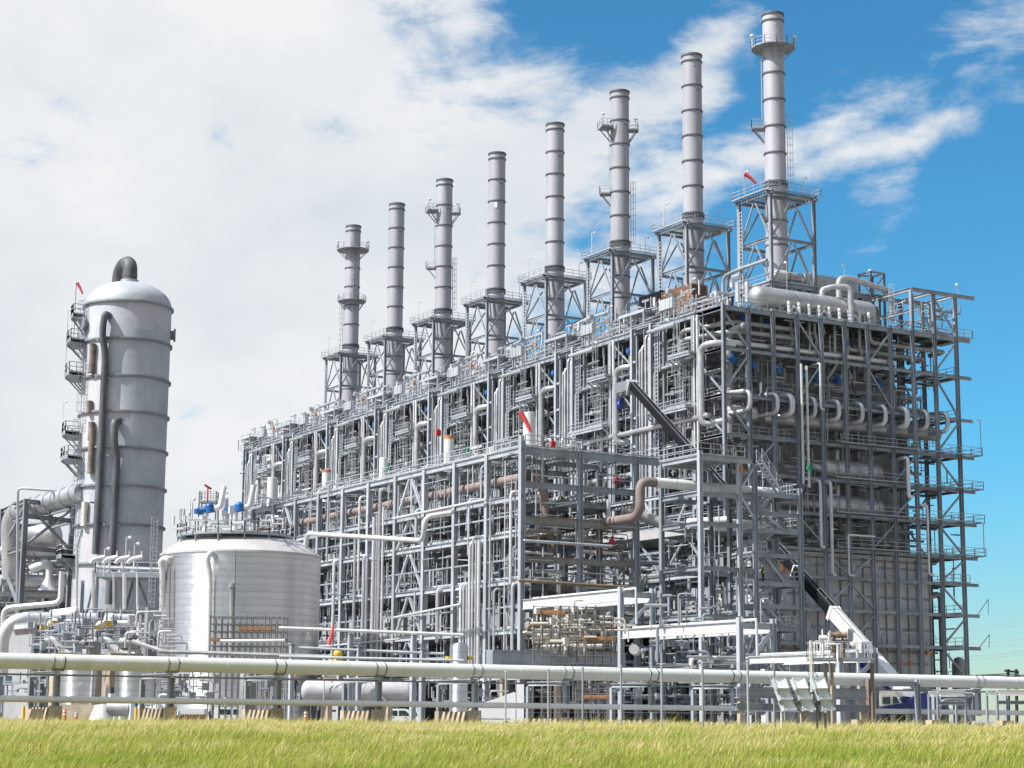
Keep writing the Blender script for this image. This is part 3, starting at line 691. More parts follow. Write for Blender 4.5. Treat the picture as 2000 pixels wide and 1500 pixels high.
for z, lb in ((33.3,'upper'),(28.5,'lower')):
    t = T('exchanger_drum', (165,196.4,z-1.6), lb+' silver exchanger drum on the walkway in the middle of the end face', 'drum', 'silver drums on the end face walkways')
    m = MB(); m.cap((161.4,196.4,z),(170.2,196.4,z), 1.35, 18, .6); m.build('shell', ALU, t)
    m = MB(); m.tube([(157.0,196.4,z+(1.5 if z > 30 else -.2)),(159.2,196.4,z+(.3 if z > 30 else -.1)),(161.2,196.4,z-.2)], .62, 12); m.build('inlet_cone', ALU, t)
    for x in (162.8, 169.6): MB().tube([(x,196.4,z),(x+.1,196.4,z)], 1.39, 18).build('flange', ALUD, t)
    for x, h_ in ((163.6,3), (169.4,2.2)): MB().tube([(x,196.4,z+1.1),(x,196.4,z+h_)], .34, 9).build('nozzle', ALU, t)
    for x in (163.8, 168.6): MB().box(x-.25,195.4,z-1.6,x+.25,197.4,z-1.05).build('saddle', GALV, t)
m = MB(); m.pipe([(144,196.2,28.3),(157,196.2,28.3)], .45, 10); one(m, 'inlet_pipe', ALUD, (144,196.2,28), 'weathered pipe running from the stair tower to the lower exchanger drum', 'pipe')
for i, (x, z1, z0, r) in enumerate(((154.85,46.2,30.4,.17),(155.75,46.0,30.0,.17),(157.6,31.0,22.4,.2),(159.35,31.0,18.9,.22),(172.7,35.2,29.9,.26),(175.9,28.9,19.6,.15),(162.1,24.2,18.9,.13),(158.0,46.6,40.5,.14))):
    m = MB(); y = YA-1.25
    if i in (5, 6): m.pipe([(x-1.2 if i == 5 else x+4.5,y,z1),(x,y,z1),(x,y,z0),(x+.9,y,z0)], r, 7)
    else: m.pipe([(x,y+1.8,z1),(x,y,z1),(x,y,z0),(x+.5,y,z0-.05)] if i > 1 else [(x,y,z1),(x,y,z0)], r, 8)
    one(m, 'vertical_pipe', ALUW, (x,y,z0), ['left of a pair of tall slim white pipes running down the end face','right of a pair of tall slim white pipes running down the end face','shorter white pipe below the pair of tall slim pipes','long white pipe beside the shorter one, running down past two walkways','short fat white pipe hooked in front of the upper exchanger drum','slim white pipe with a hooked top at the right of the end face','bent slim white pipe framing the lower middle bay of the end face','small bent white pipe right of the tall pair, above the U-bends'][i], 'pipe', 'slim white pipes hung on the end face')
for i, (x, z) in enumerate(((147.5,51.6),(151.5,51.2),(145.8,46.2),(149.0,45.7),(153.0,45.5),(157.0,45.2),(159.2,45.0),(163.0,45.1),(170.2,45.2),(164.5,50.4))):
    t = T('blue_valve', (x,195.4,z-.6), 'blue valve number %d from the left under the roof beams of the end face' % (i+1), 'valve', 'blue valves under the end face roof')
    t['label'] = '%s blue valve below the end face roof, %s' % (ORD[i], 'on the upper pipes' if z > 49 else 'above the row of U-bends')
    m = MB(); m.cbox((x,195.4,z), .9, .6, .5); m.cyl((x,195.4,z+.2), .28, .7, 8); m.build('body', BLUE, t)
    m = MB(); m.tube([(x,194.9,z),(x,194.8,z)], .42, 10); m.build('handwheel', BLUE, t)
# crowded small pipework inside the upper end bays (dark behind the bright pipes)
def clutter(n, x0, x1, y0, y1, z0, z1, rmin=.05, rmax=.16, dirs='xyz', lmin=1.0, lmax=5.0, bends=.3, rr=R):
    m = MB()
    for _ in range(n):
        p = Vector((rr.uniform(x0,x1), rr.uniform(y0,y1), rr.uniform(z0,z1))); d = rr.choice(dirs); L_ = rr.uniform(lmin,lmax)
        v = {'x':Vector((L_,0,0)),'y':Vector((0,L_,0)),'z':Vector((0,0,L_))}[d]; r = rr.uniform(rmin,rmax); q = p+v
        q.x = min(q.x,x1); q.y = min(q.y,y1); q.z = min(q.z,z1)
        if (q-p).length < .4: continue
        if rr.random() < bends:
            w = rr.choice([Vector((1,0,0)),Vector((0,1,0)),Vector((0,0,1))])*rr.uniform(.5,2)*rr.choice((-1,1)); m.pipe([p,q,q+w], r, 6, seg=3)
        else: m.tube([p,q], r, 6)
        if rr.random() < .25:
            c = (p+q)/2; s = r*rr.uniform(2.2,3.6); m.cbox(c, s, s, s)
    return m
for zz, lb in (((23,26.5),'lowest'),((36.6,41),'middle'),((42,47),'upper'),((48,52.3),'top')):
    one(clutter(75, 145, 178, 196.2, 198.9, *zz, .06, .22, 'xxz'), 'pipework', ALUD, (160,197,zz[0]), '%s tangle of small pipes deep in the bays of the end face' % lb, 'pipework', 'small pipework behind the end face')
for zz, lb in (((23,26.5),'lowest'),((31.8,35.5),'drum level')):
    one(clutter(50, 145, 160, 194.6, 198.9, *zz, .06, .2, 'xz'), 'pipework', ALUD, (150,197,zz[0]), '%s tangle of small pipes at the left corner of the end face' % lb, 'pipework', 'small pipework at the corner')
for q_ in range(4): one(clutter(70, 145+8.5*q_, 153.5+8.5*q_, 194.2, 197, 22.6, 52.3, .04, .09, 'xxz', 1.5, 5, .3), 'pipework', (RAILM,GALVL,ALU,GALV)[q_], (149+8.5*q_,195,22.6), '%s quarter of the thin pipes across the end face, counted from the stair tower' % ORD[q_], 'pipework', 'thin pipes across the end face')
one(clutter(70, 152, 178, 194.0, 195.4, .5, 21.5, .035, .08, 'xxz', 1.2, 4, .3), 'pipework', GALVL, (165,194.5,.5), 'thin pipes and conduits before the panelled end wall', 'pipework', 'thin pipes across the end face')
one(clutter(60, 179.2, 183.4, YA+.3, YA+6.3, 1, 52, .04, .1, 'zzyx', 1.5, 5, .3), 'pipework', GALV, (181,197,1), 'thin pipes inside the open end bay at the far corner', 'pipework', 'thin pipes across the end face')
one(clutter(70, 176, 186, 194.5, 200, 53.2, 58, .05, .14, 'xyzz'), 'pipework', GALV, (180,197,53), 'small pipes and ladders inside the open top frame at right', 'pipework')
m = MB(); m.ladder(173.6, 196.2, 53.1, 59.5, 0, -1); one(m, 'caged_ladder', RAILM, (173.6,196,53), 'caged ladder at the right end of the steam drum', 'ladder')
m = MB(); m.pipe([(179.9,197.4,0),(179.9,197.4,17.0),(182.2,197.4,17.6),(182.2,197.4,GZ)], .42, 10, 1.3); one(m, 'arched_pipe', ALUD, (180,197.4,0), 'tall pipe arching over inside the open right end bay', 'pipe')
m = MB(); m.lathe((186.6,199,GZ), [(1.0,0),(1.0,8.8),(.6,9.6),(.02,9.8)], 14); one(m, 'corner_silo', ALUD, (186.6,199,GZ), 'slim upright vessel peeping out past the lower right corner column', 'vessel')
m = MB(); m.bar((185.5,YA,14.6),(187.6,YA,16.8), .08); m.bar((187.6,YA,16.8),(187.2,YA-.3,14.7), .06); m.bar((185.5,YA,10.1),(187.6,YA,12.0), .08); m.bar((187.6,YA,12),(187.4,YA,10.1), .06); one(m, 'davit', GALV, (186,YA,14.6), 'thin davit brackets on the stub beams at the right edge', 'bracket')

# ------------------------------------------------------------------ repeated equipment on the long side, one set per furnace
XF = 142.6
def facade(k0=0):
    L = []; Y = SYk(0)
    t = T('riser_bundle', (XF, Y+5, 28), '', 'pipe bundle', 'framed riser bundles along the long side')
    m = MB()
    for y in (Y+2.6, Y+7.2): m.col(XF, y, 27, 53.2, .42)
    m.hbar((XF, Y+2.3, 53.3), (XF, Y+7.5, 53.3), .4, .4)
    for y in (Y+2.6, Y+7.2): m.hbar((XF+.2, y, 53.3), (XF+2.6, y, 53.3), .3, .35)
    m.build('frame', GALVL, t)
    m = MB(); z = 29.0
    m.bar((XF+.1, Y+6.2, 28), (XF+.1, Y+6.2, 52), .16)
    while z < 52: m.bar((XF, Y+6.2, z), (XF, Y+7.2, z), .16, .3); z += 3.9
    m.build('rung_frame', GALVL, t)
    for dy, zt, r in ((3.25,51.6,.20),(4.05,51.9,.16),(4.85,50.6,.20),(5.5,50.2,.15)):
        m = MB(); m.pipe([(XF+.1, Y+dy, 27), (XF+.1, Y+dy, zt), (XF+2.5, Y+dy, zt+.1)], r, 9, .8); m.build('riser_pipe', ALU if dy < 5 else ALUD, t)
    L.append((t, 'framed bundle of four silver risers below %s'))
    m = MB(); yb = Y-9.5
    m.pipe([(XF+2, yb-2.0, 38.2), (XF-.5, yb, 37.6), (XF-.5, yb, 47.9), (XF-.5, yb-2.6, 48.0), (XF+2.5, yb-3.4, 48.0)], .44, 12, 1.2, 6)
    L.append((one(m, 'downcomer_pipe', ALU, (XF,yb,38), '', 'pipe', 'fat white downcomer pipes along the long side'), 'fat white downcomer pipe with an elbow below %s'))
    m = MB(); m.pipe([(XF+3.5, yb-.8, 36), (XF+3.5, yb-.8, 50.2), (XF+3.5, yb-4.5, 50.4)], .48, 10, 1.2)
    L.append((one(m, 'return_pipe', ALUD, (XF+3,yb,36), '', 'pipe', 'weathered return pipes behind the downcomers'), 'weathered elbowed pipe behind the downcomer below %s'))
    m = MB(); m.pipe([(XF+.2, Y+2.0, 27), (XF+.2, Y+2.0, 46.5), (XF+.2, Y-2.5, 46.7), (XF+2, Y-4, 46.7)], .24, 10, .9)
    L.append((one(m, 'header_pipe', ALUD, (XF,Y+2,27), '', 'pipe', 'silver side headers beside the bundles'), 'dull bent pipe beside the riser bundle below %s'))
    for q, dy in ((0,-8.3),(1,-7.5)):
        m = MB(); m.tube([(XF-.1, Y+dy, 27), (XF-.1, Y+dy, 52.4)], .12 if q else .2, 8)
        L.append((one(m, 'slim_riser', ALUW, (XF,Y+dy,27), '', 'pipe', 'straight slim risers along the long side'), ('thicker' if not q else 'thinner')+' of two straight white risers below %s'))
    t = T('caged_ladder', (XF-.5, Y-4.4, 36), '', 'ladder', 'caged ladders along the long side')
    m = MB(); m.ladder(XF-.35, Y-4.4, 41.3, 55.6, -1, 0); m.build('upper_flight', RAILM, t)
    m = MB(); m.ladder(XF-.35, Y-5.6, 28, 48.6, -1, 0); m.build('lower_flight', RAILM, t)
    L.append((t, 'caged ladder in two flights below %s'))
    for z, y0, y1, nm in ((47.5,-8.2,-3.4,'upper'),(40.4,-7.4,1.6,'lower')):
        t = T('access_platform', (XF, Y+(y0+y1)/2, z), '', 'platform', nm+' platforms sticking out of the long side')
        m = MB(); m.box(XF-1.5, Y+y0, z-.16, XF+.4, Y+y1, z-.08); m.hbar((XF-1.4,Y+y0,z-.35),(XF-1.4,Y+y1,z-.35), .2, .35)
        for y in (y0, y1): m.bar((XF-1.4,Y+y,z-.4),(XF+.4,Y+y,z-1.6), .14)
        m.build('deck', GALVL, t)
        m = MB(); m.rail([(XF+.4,Y+y0,z-.05),(XF-1.45,Y+y0,z-.05),(XF-1.45,Y+y1,z-.05),(XF+.4,Y+y1,z-.05)], 1.15, 1.2, .036); m.build('handrail', RAILM, t)
        L.append((t, nm+' railed platform beside the caged ladder below %s'))
    t = T('blue_valve', (XF+1, Y+9.0, 49.8), '', 'valve', 'blue valves under the roof of the long side')
    m = MB(); m.cbox((XF+1,Y+9.0,50.5), .7, 1.1, .4); m.cyl((XF+1,Y+9,50.6), .25, .6, 9); m.build('body', BLUE, t)
    m = MB(); m.tube([(XF+.4,Y+9,50.5),(XF+.5,Y+9,50.5)], .4, 12); m.build('handwheel', BLUE, t)
    L.append((t, 'blue valve under the roof edge below %s'))
    t = T('roof_cabinet', (XF+.6, Y-.5, 53.1), '', 'cabinet', 'white cabinets along the roof edge')
    m = MB(); m.box(XF+.2,Y-2.2,54.6,XF+.9,Y+.8,56.0); m.build('box', GALVL, t)
    for y in (-2.1,-1.0,.1,.7): MB().bar((XF+.5,Y+y,53.1),(XF+.5,Y+y,54.6), .12).build('leg', GALVL, t)
    m = MB()
    for y in (-1.6,-.6,.4): m.box(XF+.17,Y+y-.02,54.7,XF+.2,Y+y+.02,55.9)
    m.build('door_seam', GALVD, t)
    L.append((t, 'white cabinet on legs on the roof edge before %s'))
    t = T('roof_canopy', (XF+1, Y+7, 53.1), '', 'canopy', 'white edged canopies along the roof')
    m = MB(); m.box(XF-.2,Y+4.0,55.3,XF+4.5,Y+10.3,55.38); m.box(XF-.25,Y+3.98,55.1,XF-.2,Y+10.32,55.5); m.build('roof', GALVL, t)
    for y in (4.2,7.2,10.1):
        for x in (-.1, 4.3): MB().bar((XF+x,Y+y,53.1),(XF+x,Y+y,55.5), .16).build('leg', GALVL, t)
    m = MB(); m.box(XF+.8,Y+4.8,53.2,XF+3,Y+6.6,54.8); m.box(XF+.8,Y+7.3,53.2,XF+2.6,Y+9.6,54.5); m.build('skid', ALUD, t)
    L.append((t, 'white edged canopy over a roof skid by %s'))
    m = clutter(46, XF, XF+5, Y-9.5, Y+9.8, 53.2, 57.2, .05, .17, 'yyxz', .8, 4)
    L.append((one(m, 'pipework', ALU, (XF,Y,53), '', 'pipework', 'small bright pipes on the roof of the long side'), 'tangle of small bright roof edge pipes before %s'))
    m = clutter(26, 147, 158, Y-9.0, Y+9.0, 53.2, 58.5, .12, .42, 'yxz', 1.5, 5)
    L.append((one(m, 'pipework', ALU, (150,Y,53), '', 'pipework', 'larger roof pipes around the tower feet'), 'larger silver roof pipes round the tower foot of %s'))
    m = clutter(40, XF+.4, XF+6.4, Y-9.8, Y+9.8, 36.5, 52.0, .07, .24, 'yyyz', 2, 7)
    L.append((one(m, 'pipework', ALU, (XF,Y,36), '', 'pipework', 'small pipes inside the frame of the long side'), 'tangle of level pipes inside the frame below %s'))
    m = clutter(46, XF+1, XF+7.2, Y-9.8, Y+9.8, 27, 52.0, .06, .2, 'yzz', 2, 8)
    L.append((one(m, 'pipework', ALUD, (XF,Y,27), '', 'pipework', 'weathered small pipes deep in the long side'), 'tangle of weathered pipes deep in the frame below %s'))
    m = clutter(110, XF-.25, XF+1.6, Y-9.8, Y+9.8, 27.5, 52.6, .035, .085, 'zzzy', 2.5, 9, .25)
    L.append((one(m, 'pipework', RAILM, (XF,Y,27), '', 'pipework', 'thin conduits and braces on the face of the long side'), 'thin conduits and struts on the facade below %s'))
    m = clutter(70, XF-.2, XF+6, Y-9.8, Y+9.8, 53.1, 56.2, .035, .09, 'zzyx', .8, 2.6, .3)
    L.append((one(m, 'pipework', GALVL, (XF,Y,53), '', 'pipework', 'thin struts along the roof edge'), 'thin struts and conduits along the roof edge before %s'))
    t = T('cable_ladder', (XF-.2, Y+1.0, 30), '', 'cable ladder', 'upright cable ladders on the long side')
    m = MB()
    for d in (-.32,.32): m.bar((XF-.2,Y+1.0+d,30),(XF-.2,Y+1.0+d,52.4), .1)
    z = 30.3
    while z < 52.3: m.bar((XF-.2,Y+.7,z),(XF-.2,Y+1.3,z), .08); z += .55
    m.build('tray', GALVL, t); m = MB()
    for d in (-.15,0,.15): m.bar((XF-.1,Y+1.0+d,30),(XF-.1,Y+1.0+d,52), .07)
    m.build('cables', GALVD, t)
    L.append((t, 'upright cable ladder on the facade below %s'))
    t = T('tower_feed_pipe', (157.8, Y+4.6, 53), '', 'pipe', 'pipes climbing the tower feet')
    m = MB(); m.pipe([(157.6,Y+6.4,53.2),(157.6,Y+6.4,62.3),(157.6,Y+3.0,62.6),(158.2,Y-3,62.9)], .26, 9, 1.2); m.build('feed_pipe', ALU, t)
    m = MB(); m.ladder(156.9, Y+6.9, 53.2, 60, -1, 0, cage=False); m.build('ladder', RAILM, t)
    L.append((t, 'silver pipe climbing the tower foot of %s'))
    m = MB(); m.bar((XF-.1,Y-7.0,53.1),(XF-.1,Y-7.0,57.4), .07); m.bar((XF-.1,Y-7,57.4),(XF+.1,Y-7.5,57.5), .06); m.sph((XF+.1,Y-7.6,57.4), .2)
    L.append((one(m, 'roof_floodlight', LAMPG, (XF,Y-7,53), '', 'floodlight', 'floodlights along the roof edge'), 'thin floodlight pole on the roof edge before %s'))
    t = T('orange_valve', (XF+1.2, Y-4.8, 56), '', 'valve', 'orange valves on the roof pipes')
    m = MB(); m.cbox((XF+1.2,Y-4.8,55.8), .4, .55, .3); m.cyl((XF+1.2,Y-4.8,55.9), .2, .35, 8); m.build('body', ORANGE, t)
    m = MB(); m.bar((XF+1.2,Y-4.8,53.1),(XF+1.2,Y-4.8,55.7), .14); m.build('stem', GALVL, t)
    L.append((t, 'orange valve on the roof pipes before %s'))
    return L
for o, lb in facade():
    for k in range(1, 8): dup(o, (0, SP*k, 0), lb % which(k))
    o['label'] = lb % which(0)
# long headers along the whole side
for i, (x, z, r, mm, lb) in enumerate(((141.6,51.7,.42,ALU,'bright white header pipe running the whole long side just under the roof'),(145.5,45.2,.3,ALUD,'weathered header pipe along the long side at the middle floor'),
        (142.4,38.8,.34,ALU,'silver header pipe along the long side just above the pipe rack'),(146.5,50.3,.34,ALUD,'weathered header pipe along the long side under the roof, set back'),(144.6,33.5,.4,ALU,'silver header pipe along the long side behind the pipe rack top'))):
    m = MB(); y = YA+2
    if i == 0:
        m.tube([(x,SYk(0)-4.5,z),(x,SYk(0)+1.8,z)], .27, 9); o = one(m, 'roof_header', mm, (x,SYk(0),z), 'header pipe under the roof edge below '+which(0), 'pipe', 'bright header pipes under the roof edge')
        for k in range(1, 8): dup(o, (0,SP*k,0), 'header pipe under the roof edge below '+which(k))
        continue
    m.tube([(x,y,z),(x,YE-6,z)], r, 9)
    one(m, 'long_header', mm, (x,YA,z), lb, 'pipe')
t = T('blue_hoist', (140.9, 213.5, 42), 'dark blue hoist block hanging by the crane boom tip', 'hoist')
m = MB(); m.sph((140.6,214.2,42.3), .42, 10, 1.9); m.cbox((140.6,214.2,43.1), .4, .9, .6); m.build('block', NAVY, t)
m = MB(); m.bar((140.6,214.2,43.6),(141.5,214.2,47.2), .08); m.build('chain', GALVD, t)
t = T('tarpaulin_screen', (150, 216, 53.1), 'dark and rust coloured tarpaulin screen on the roof between two stack towers', 'screen')
m = MB(); m.box(147.5,214.0,56.4,150.5,219.6,59.3); m.build('dark_sheet', BLACK, t)
m = MB(); m.box(147.7,207.2,55.6,150.5,213.9,59.0); m.build('rust_sheet', BROWNB, t)
m = MB()
for y in (207.1,213.95,219.7):
    for x in (147.6,150.4): MB().bar((x,y,53.1),(x,y,59), .12).build('post', SCAF, t)
XB_ = 107.6
# ------------------------------------------------------------------ front pipe rack
XR, YR, BAY = 93.1, 159.2, 6.83
def RY(k): return YR+BAY*k
rk = T('pipe_rack', (XR, YR, GZ), 'long open pipe rack of pale steel columns and beams standing in front of the furnaces', 'pipe rack')
for k in range(11):
    for x in (XR, 99.8, 106.5): MB().col(x, RY(k), GZ, 27.6 if (k == 0 and x == XR) else 26.4, .52 if x == XR else .48).build('column', GALVL if x == XR else GALV, rk)
FL = [26.2, 21.6, 18.0, 13.4, 8.6, 4.2]
for li, z in enumerate(FL):
    MB().hbar((XR, YR-.2, z), (XR, RY(10)+.2, z), .32, .55 if z > 20 else .48).build('long_beam', GALVL, rk)
    for x in (99.8, 106.5): MB().hbar((x, YR+.3, z), (x, RY(10)+.2, z), .3, .45).build('long_beam', GALV, rk)
    m = MB()
    for k in range(1, 11): m.hbar((XR+.25, RY(k), z-.02), (106.3, RY(k), z-.02), .3, .5)
    m.build('cross_beam', GALV, rk, kind='stuff')
for z, mm, d, x1 in ((26.15, GALV, .75, 109.4), (22.8, GALV, .6, 106.3), (19.35, RUSTW, .85, 106.3), (15.55, RUSTW, .6, 106.3), (11.1, GALV, .5, 106.3), (4.2, GALV, .5, 106.3)):
    MB().hbar((XR+.28, YR, z), (x1, YR, z), .32, d).build('cross_beam', mm, rk)
MB().hbar((99.5, YR+5, 21.9), (106.3, YR+5, 21.9), .3, .7).build('cross_beam', GALV, rk)
MB().hbar((XR+.3, YR+6.83, 18.2), (106.3, YR+6.83, 18.2), .4, 1.3).build('cross_beam', RUSTW, rk)
for z in (19.9, 15.6, 11.0, 6.4): MB().bar((XR-.1, RY(0)+.3, z), (XR-.1, RY(10 if z > 20 else 9), z), .13, .16).build('long_rail', GALV, rk)
one(clutter(110, XR+.4, 106.4, YR-.3, YR+1.6, 1.5, 25.8, .035, .09, 'xxxz', 1.5, 6, .35), 'pipework', RAILM, (100,YR,1.5), 'thin pipes and rails across the near end of the front rack', 'pipework', 'thin pipes on the rack face')
one(clutter(50, XR+.4, 106.4, YR-.2, YR+2.6, 2, 19, .07, .14, 'xxz', 2, 6, .35), 'pipework', TANP, (100,YR,2), 'tan and rusty small pipes across the near end of the front rack', 'pipework', 'thin pipes on the rack face')
one(clutter(90, XB_-.2, 119.6, 149.9, 156, 1.5, 25, .035, .09, 'xyzz', 1.2, 5, .35), 'pipework', RAILM, (113,152,1.5), 'thin pipes and rails round the end platform and the stair tower', 'pipework', 'thin pipes on the rack face')
for k in (3, 8):
    for a, b in zip(FL[1:]+[0], FL):
        for s in (-1, 1): MB().bar((XR, (RY(k)+RY(k+1))/2+s*(BAY/2-.4), a+.35), (XR, (RY(k)+RY(k+1))/2+s*.25, b-.4), .26).build('brace', GALVL, rk)
m = MB(); m.grate(XR+.2, YR, 106.7, RY(7), 26.55, 'y', .6, .5); m.grate(106.7, YR, 109.4, RY(1), 26.55, 'y'); m.build('top_grating', GRATE, rk, kind='stuff')
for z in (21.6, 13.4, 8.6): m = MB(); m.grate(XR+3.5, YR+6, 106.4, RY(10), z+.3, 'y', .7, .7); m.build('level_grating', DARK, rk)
m = MB(); m.rail([(XR-.1, RY(7.2), 26.55), (XR-.1, YR+.3, 26.55)], 1.15, 1.7, .036); m.rail([(XR+.3, YR-.15, 26.55), (109.4, YR-.15, 26.55), (109.4, RY(1), 26.55)], 1.15, 1.7, .036); m.build('handrail', RAILM, rk)
# pipes lying on its levels
mats = [ALU, ALUW, ALUD, GALVL, ALU, TANP, ALUD, PALEP]
lvn = {26.2:'top', 21.6:'second highest', 18.0:'third highest', 13.4:'fourth highest', 8.6:'fifth highest', 4.2:'lowest'}
for li, z in enumerate(FL[1:]):
    x = XR+.75; n = 0
    while x < 106:
        r = R.choice((.11,.14,.18,.22,.3)) if n else .16
        x += r
        m = MB(); y1 = RY(10)-R.uniform(0, 10); y0 = YR+R.uniform(.8, 9)
        drop = Vector((0,0,R.choice((-1,1))*R.uniform(1.2,2.8)))
        pts = [(x,y0,z+.33+r+drop.z),(x,y0,z+.33+r),(x,y1,z+.33+r)] if R.random() < .5 else [(x,y0,z+.33+r),(x,y1,z+.33+r)]
        m.pipe(pts, r, 8)
        one(m, 'rack_pipe', R.choice(mats), (x,y0,z), '%s pipe from the front edge on the %s level of the front pipe rack' % (ORD[n], lvn[z]), 'pipe', 'pipes lying along the front pipe rack')
        x += r+R.choice((.25,.4,.7,1.4)); n += 1
        if n > 13: break
for k in range(10):                                      # hanging services in each bay
    m = clutter(30, XR+.6, 106, RY(k)+.4, RY(k+1)-.3, 1.0, 25.5, .05, .2, 'yyzx', .8, 5)
    one(m, 'pipework', (ALU, GALV, ALUD)[k % 3], (XR,RY(k),1), 'small pipes and fittings in the %s bay of the front pipe rack counted from its near end' % ORD[k], 'pipework', 'small pipework in the rack bays')
    m = clutter(70, XR-.25, XR+2.2, RY(k)+.3, RY(k+1)-.2, 1.0, 25.8, .035, .08, 'zzzy', 1.2, 6, .35)
    one(m, 'pipework', (RAILM, GALVL)[k % 2], (XR,RY(k),1), 'thin hangers and conduits on the face of the %s bay of the front rack' % ORD[k], 'pipework', 'thin pipes on the rack face')
    m = clutter(46, XR+.5, 105, RY(k)+.4, RY(k+1)-.3, 26.7, 28.0, .04, .15, 'yyzx', .5, 3.0)
    one(m, 'pipework', ALUW if k % 2 else ALU, (XR,RY(k),26.6), 'bright valves and small pipes on the top deck over the %s bay of the front rack' % ORD[k], 'pipework', 'valves and pipes on the rack top')
# slim pipes in front of the rack face
grp = 'slim vertical pipes in front of the rack face'
for i, (px, yt, yb, r, back) in enumerate(((653,1095,1290,.2,1),(642,945,1095,.13,1),(694,1050,1290,.18,0),(703,970,1150,.16,1),(711,1085,1290,.2,1),(717,1090,1290,.16,0),(731,1010,1290,.22,0),(737,1005,1290,.12,0),(743,955,1290,.2,1),(749,990,1290,.13,0),(813,995,1052,.16,1),
        (855,1150,1255,.22,1),(900,1140,1300,.16,1),(906,1140,1300,.12,1),(912,1140,1300,.12,0),(918,1060,1300,.16,1),(924,1048,1300,.13,1),(930,1055,1300,.12,0),(936,1055,1300,.2,0),(916,975,1050,.13,1),(958,970,1300,.1,0),(998,960,1140,.16,1),(1001,1140,1290,.18,1),(965,1150,1290,.12,1),(987,900,1290,.06,0),(940,910,980,.1,1))):
    t = atX(px, yt, XR-.45); b = atX(px, yb, XR-.45); m = MB()
    m.pipe(([(t.x+1.6, t.y-.4, t.z)] if back else [])+[(t.x, t.y, t.z), (t.x, t.y, max(b.z, 0))], r, 8, .45)
    one(m, 'face_pipe', (ALUW, GALVL, ALU)[i % 3], (t.x,t.y,b.z), '%s of the slim upright pipes on the front face of the pipe rack, in order from left to right' % ORD[0] if False else 'slim upright pipe on the rack face, number %s' % (i+1), 'pipe', grp)
fp = [o for o in COL.objects if o.get('group') == grp]
fp.sort(key=lambda o: -o.location.y)
NUM = ORD+['twenty-first','twenty-second','twenty-third','twenty-fourth','twenty-fifth','twenty-sixth','twenty-seventh','twenty-eighth']
for i, o in enumerate(fp): o['label'] = '%s slim upright pipe from the left on the front face of the pipe rack' % NUM[i]
for i, (ax, ay, bx, by, r) in enumerate(((600,1040,820,1056,.24),(768,1013,950,975,.13),(770,1206,900,1180,.12),(640,1262,780,1248,.1))):
    a = atX(ax, ay, XR-.7); b = atX(bx, by, XR-.7)
    if i == 0:
        a = atD(596,1068,203); b0 = atD(600,1042,203); c = atD(826,1056,186); e = atD(830,1010,186); f = atD(880,1003,187)
        m = MB(); m.pipe([a,b0,c,e,f], .26, 9, .8)
    else: m = MB(); m.tube([a,b], r, 8)
    one(m, 'tie_pipe', ALUW, a, ['long white pipe leaving the tank roof and running level to the rack','pale sloping pipe along the upper rack face','pale pipe along the middle rack face','thin pale pipe low on the rack face'][i], 'pipe')
# brown pipes
p = atX(1000, 936, 94.4)
m = MB(); m.pipe([(94.4, 229, p.z),(94.4, 161.2, p.z),(96.4,160.6,p.z-.1),(96.6,160.6,p.z-4.6)], .44, 12, 1.0); o = one(m, 'brown_pipe', BROWN, (94.4,161,p.z), 'long brown primed pipe running through the upper level of the front rack', 'pipe')
for k in range(10): MB().tube([(94.4,RY(k)+.9,p.z),(94.4,RY(k)+1.5,p.z)], .475, 12).build('dark_coupling', TOWERD, o)
q = atY(1250, 985, 153.0); zt = atY(1300, 944, 153.0).z; zb = atY(1232, 1008, 153).z
t = T('elbow_pipe', (q.x,153,zb), 'thick brown elbowed pipe at the rack end turning into a white wrapped run', 'pipe')
m = MB(); m.pipe([(q.x,176,zb),(q.x,153,zb),(q.x,153,zt),(q.x+2.0,153,zt)], .46, 14, 1.5, 7); m.build('brown_elbow', BROWN, t)
m = MB(); m.tube([(q.x+1.85,153,zt),(119.5,153,zt-.1)], .50, 14); m.build('white_wrap', WHITE, t)
m = MB()
for x in (q.x+4, q.x+7, q.x+9.5): m.tube([(x,153,zt),(x+.08,153,zt)], .53, 14)
m.build('strap', ALU, t)
m = MB()
for y in (157, 161, 166): m.tube([(q.x,y,zb),(q.x,y+.12,zb)], .49, 12)
m.build('band', TOWERD, t)
m = MB(); m.pipe([(112,158,zt-3.2),(119,156.5,zt-2.6),(121,156,zt-2.4)], .55, 12); one(m, 'wrapped_pipe', WHITE, (112,158,zt-3), 'second white wrapped pipe below and behind the brown elbow pipe', 'pipe')
m = MB(); m.pipe([(107.5,163,zt-1.4),(111.5,161,zt-3.2),(114,160.5,zt-3.4)], .6, 12, 1.2); one(m, 'wrapped_pipe', ALUW, (107,163,zt-3), 'third fat pale pipe dipping behind the brown elbow', 'pipe')
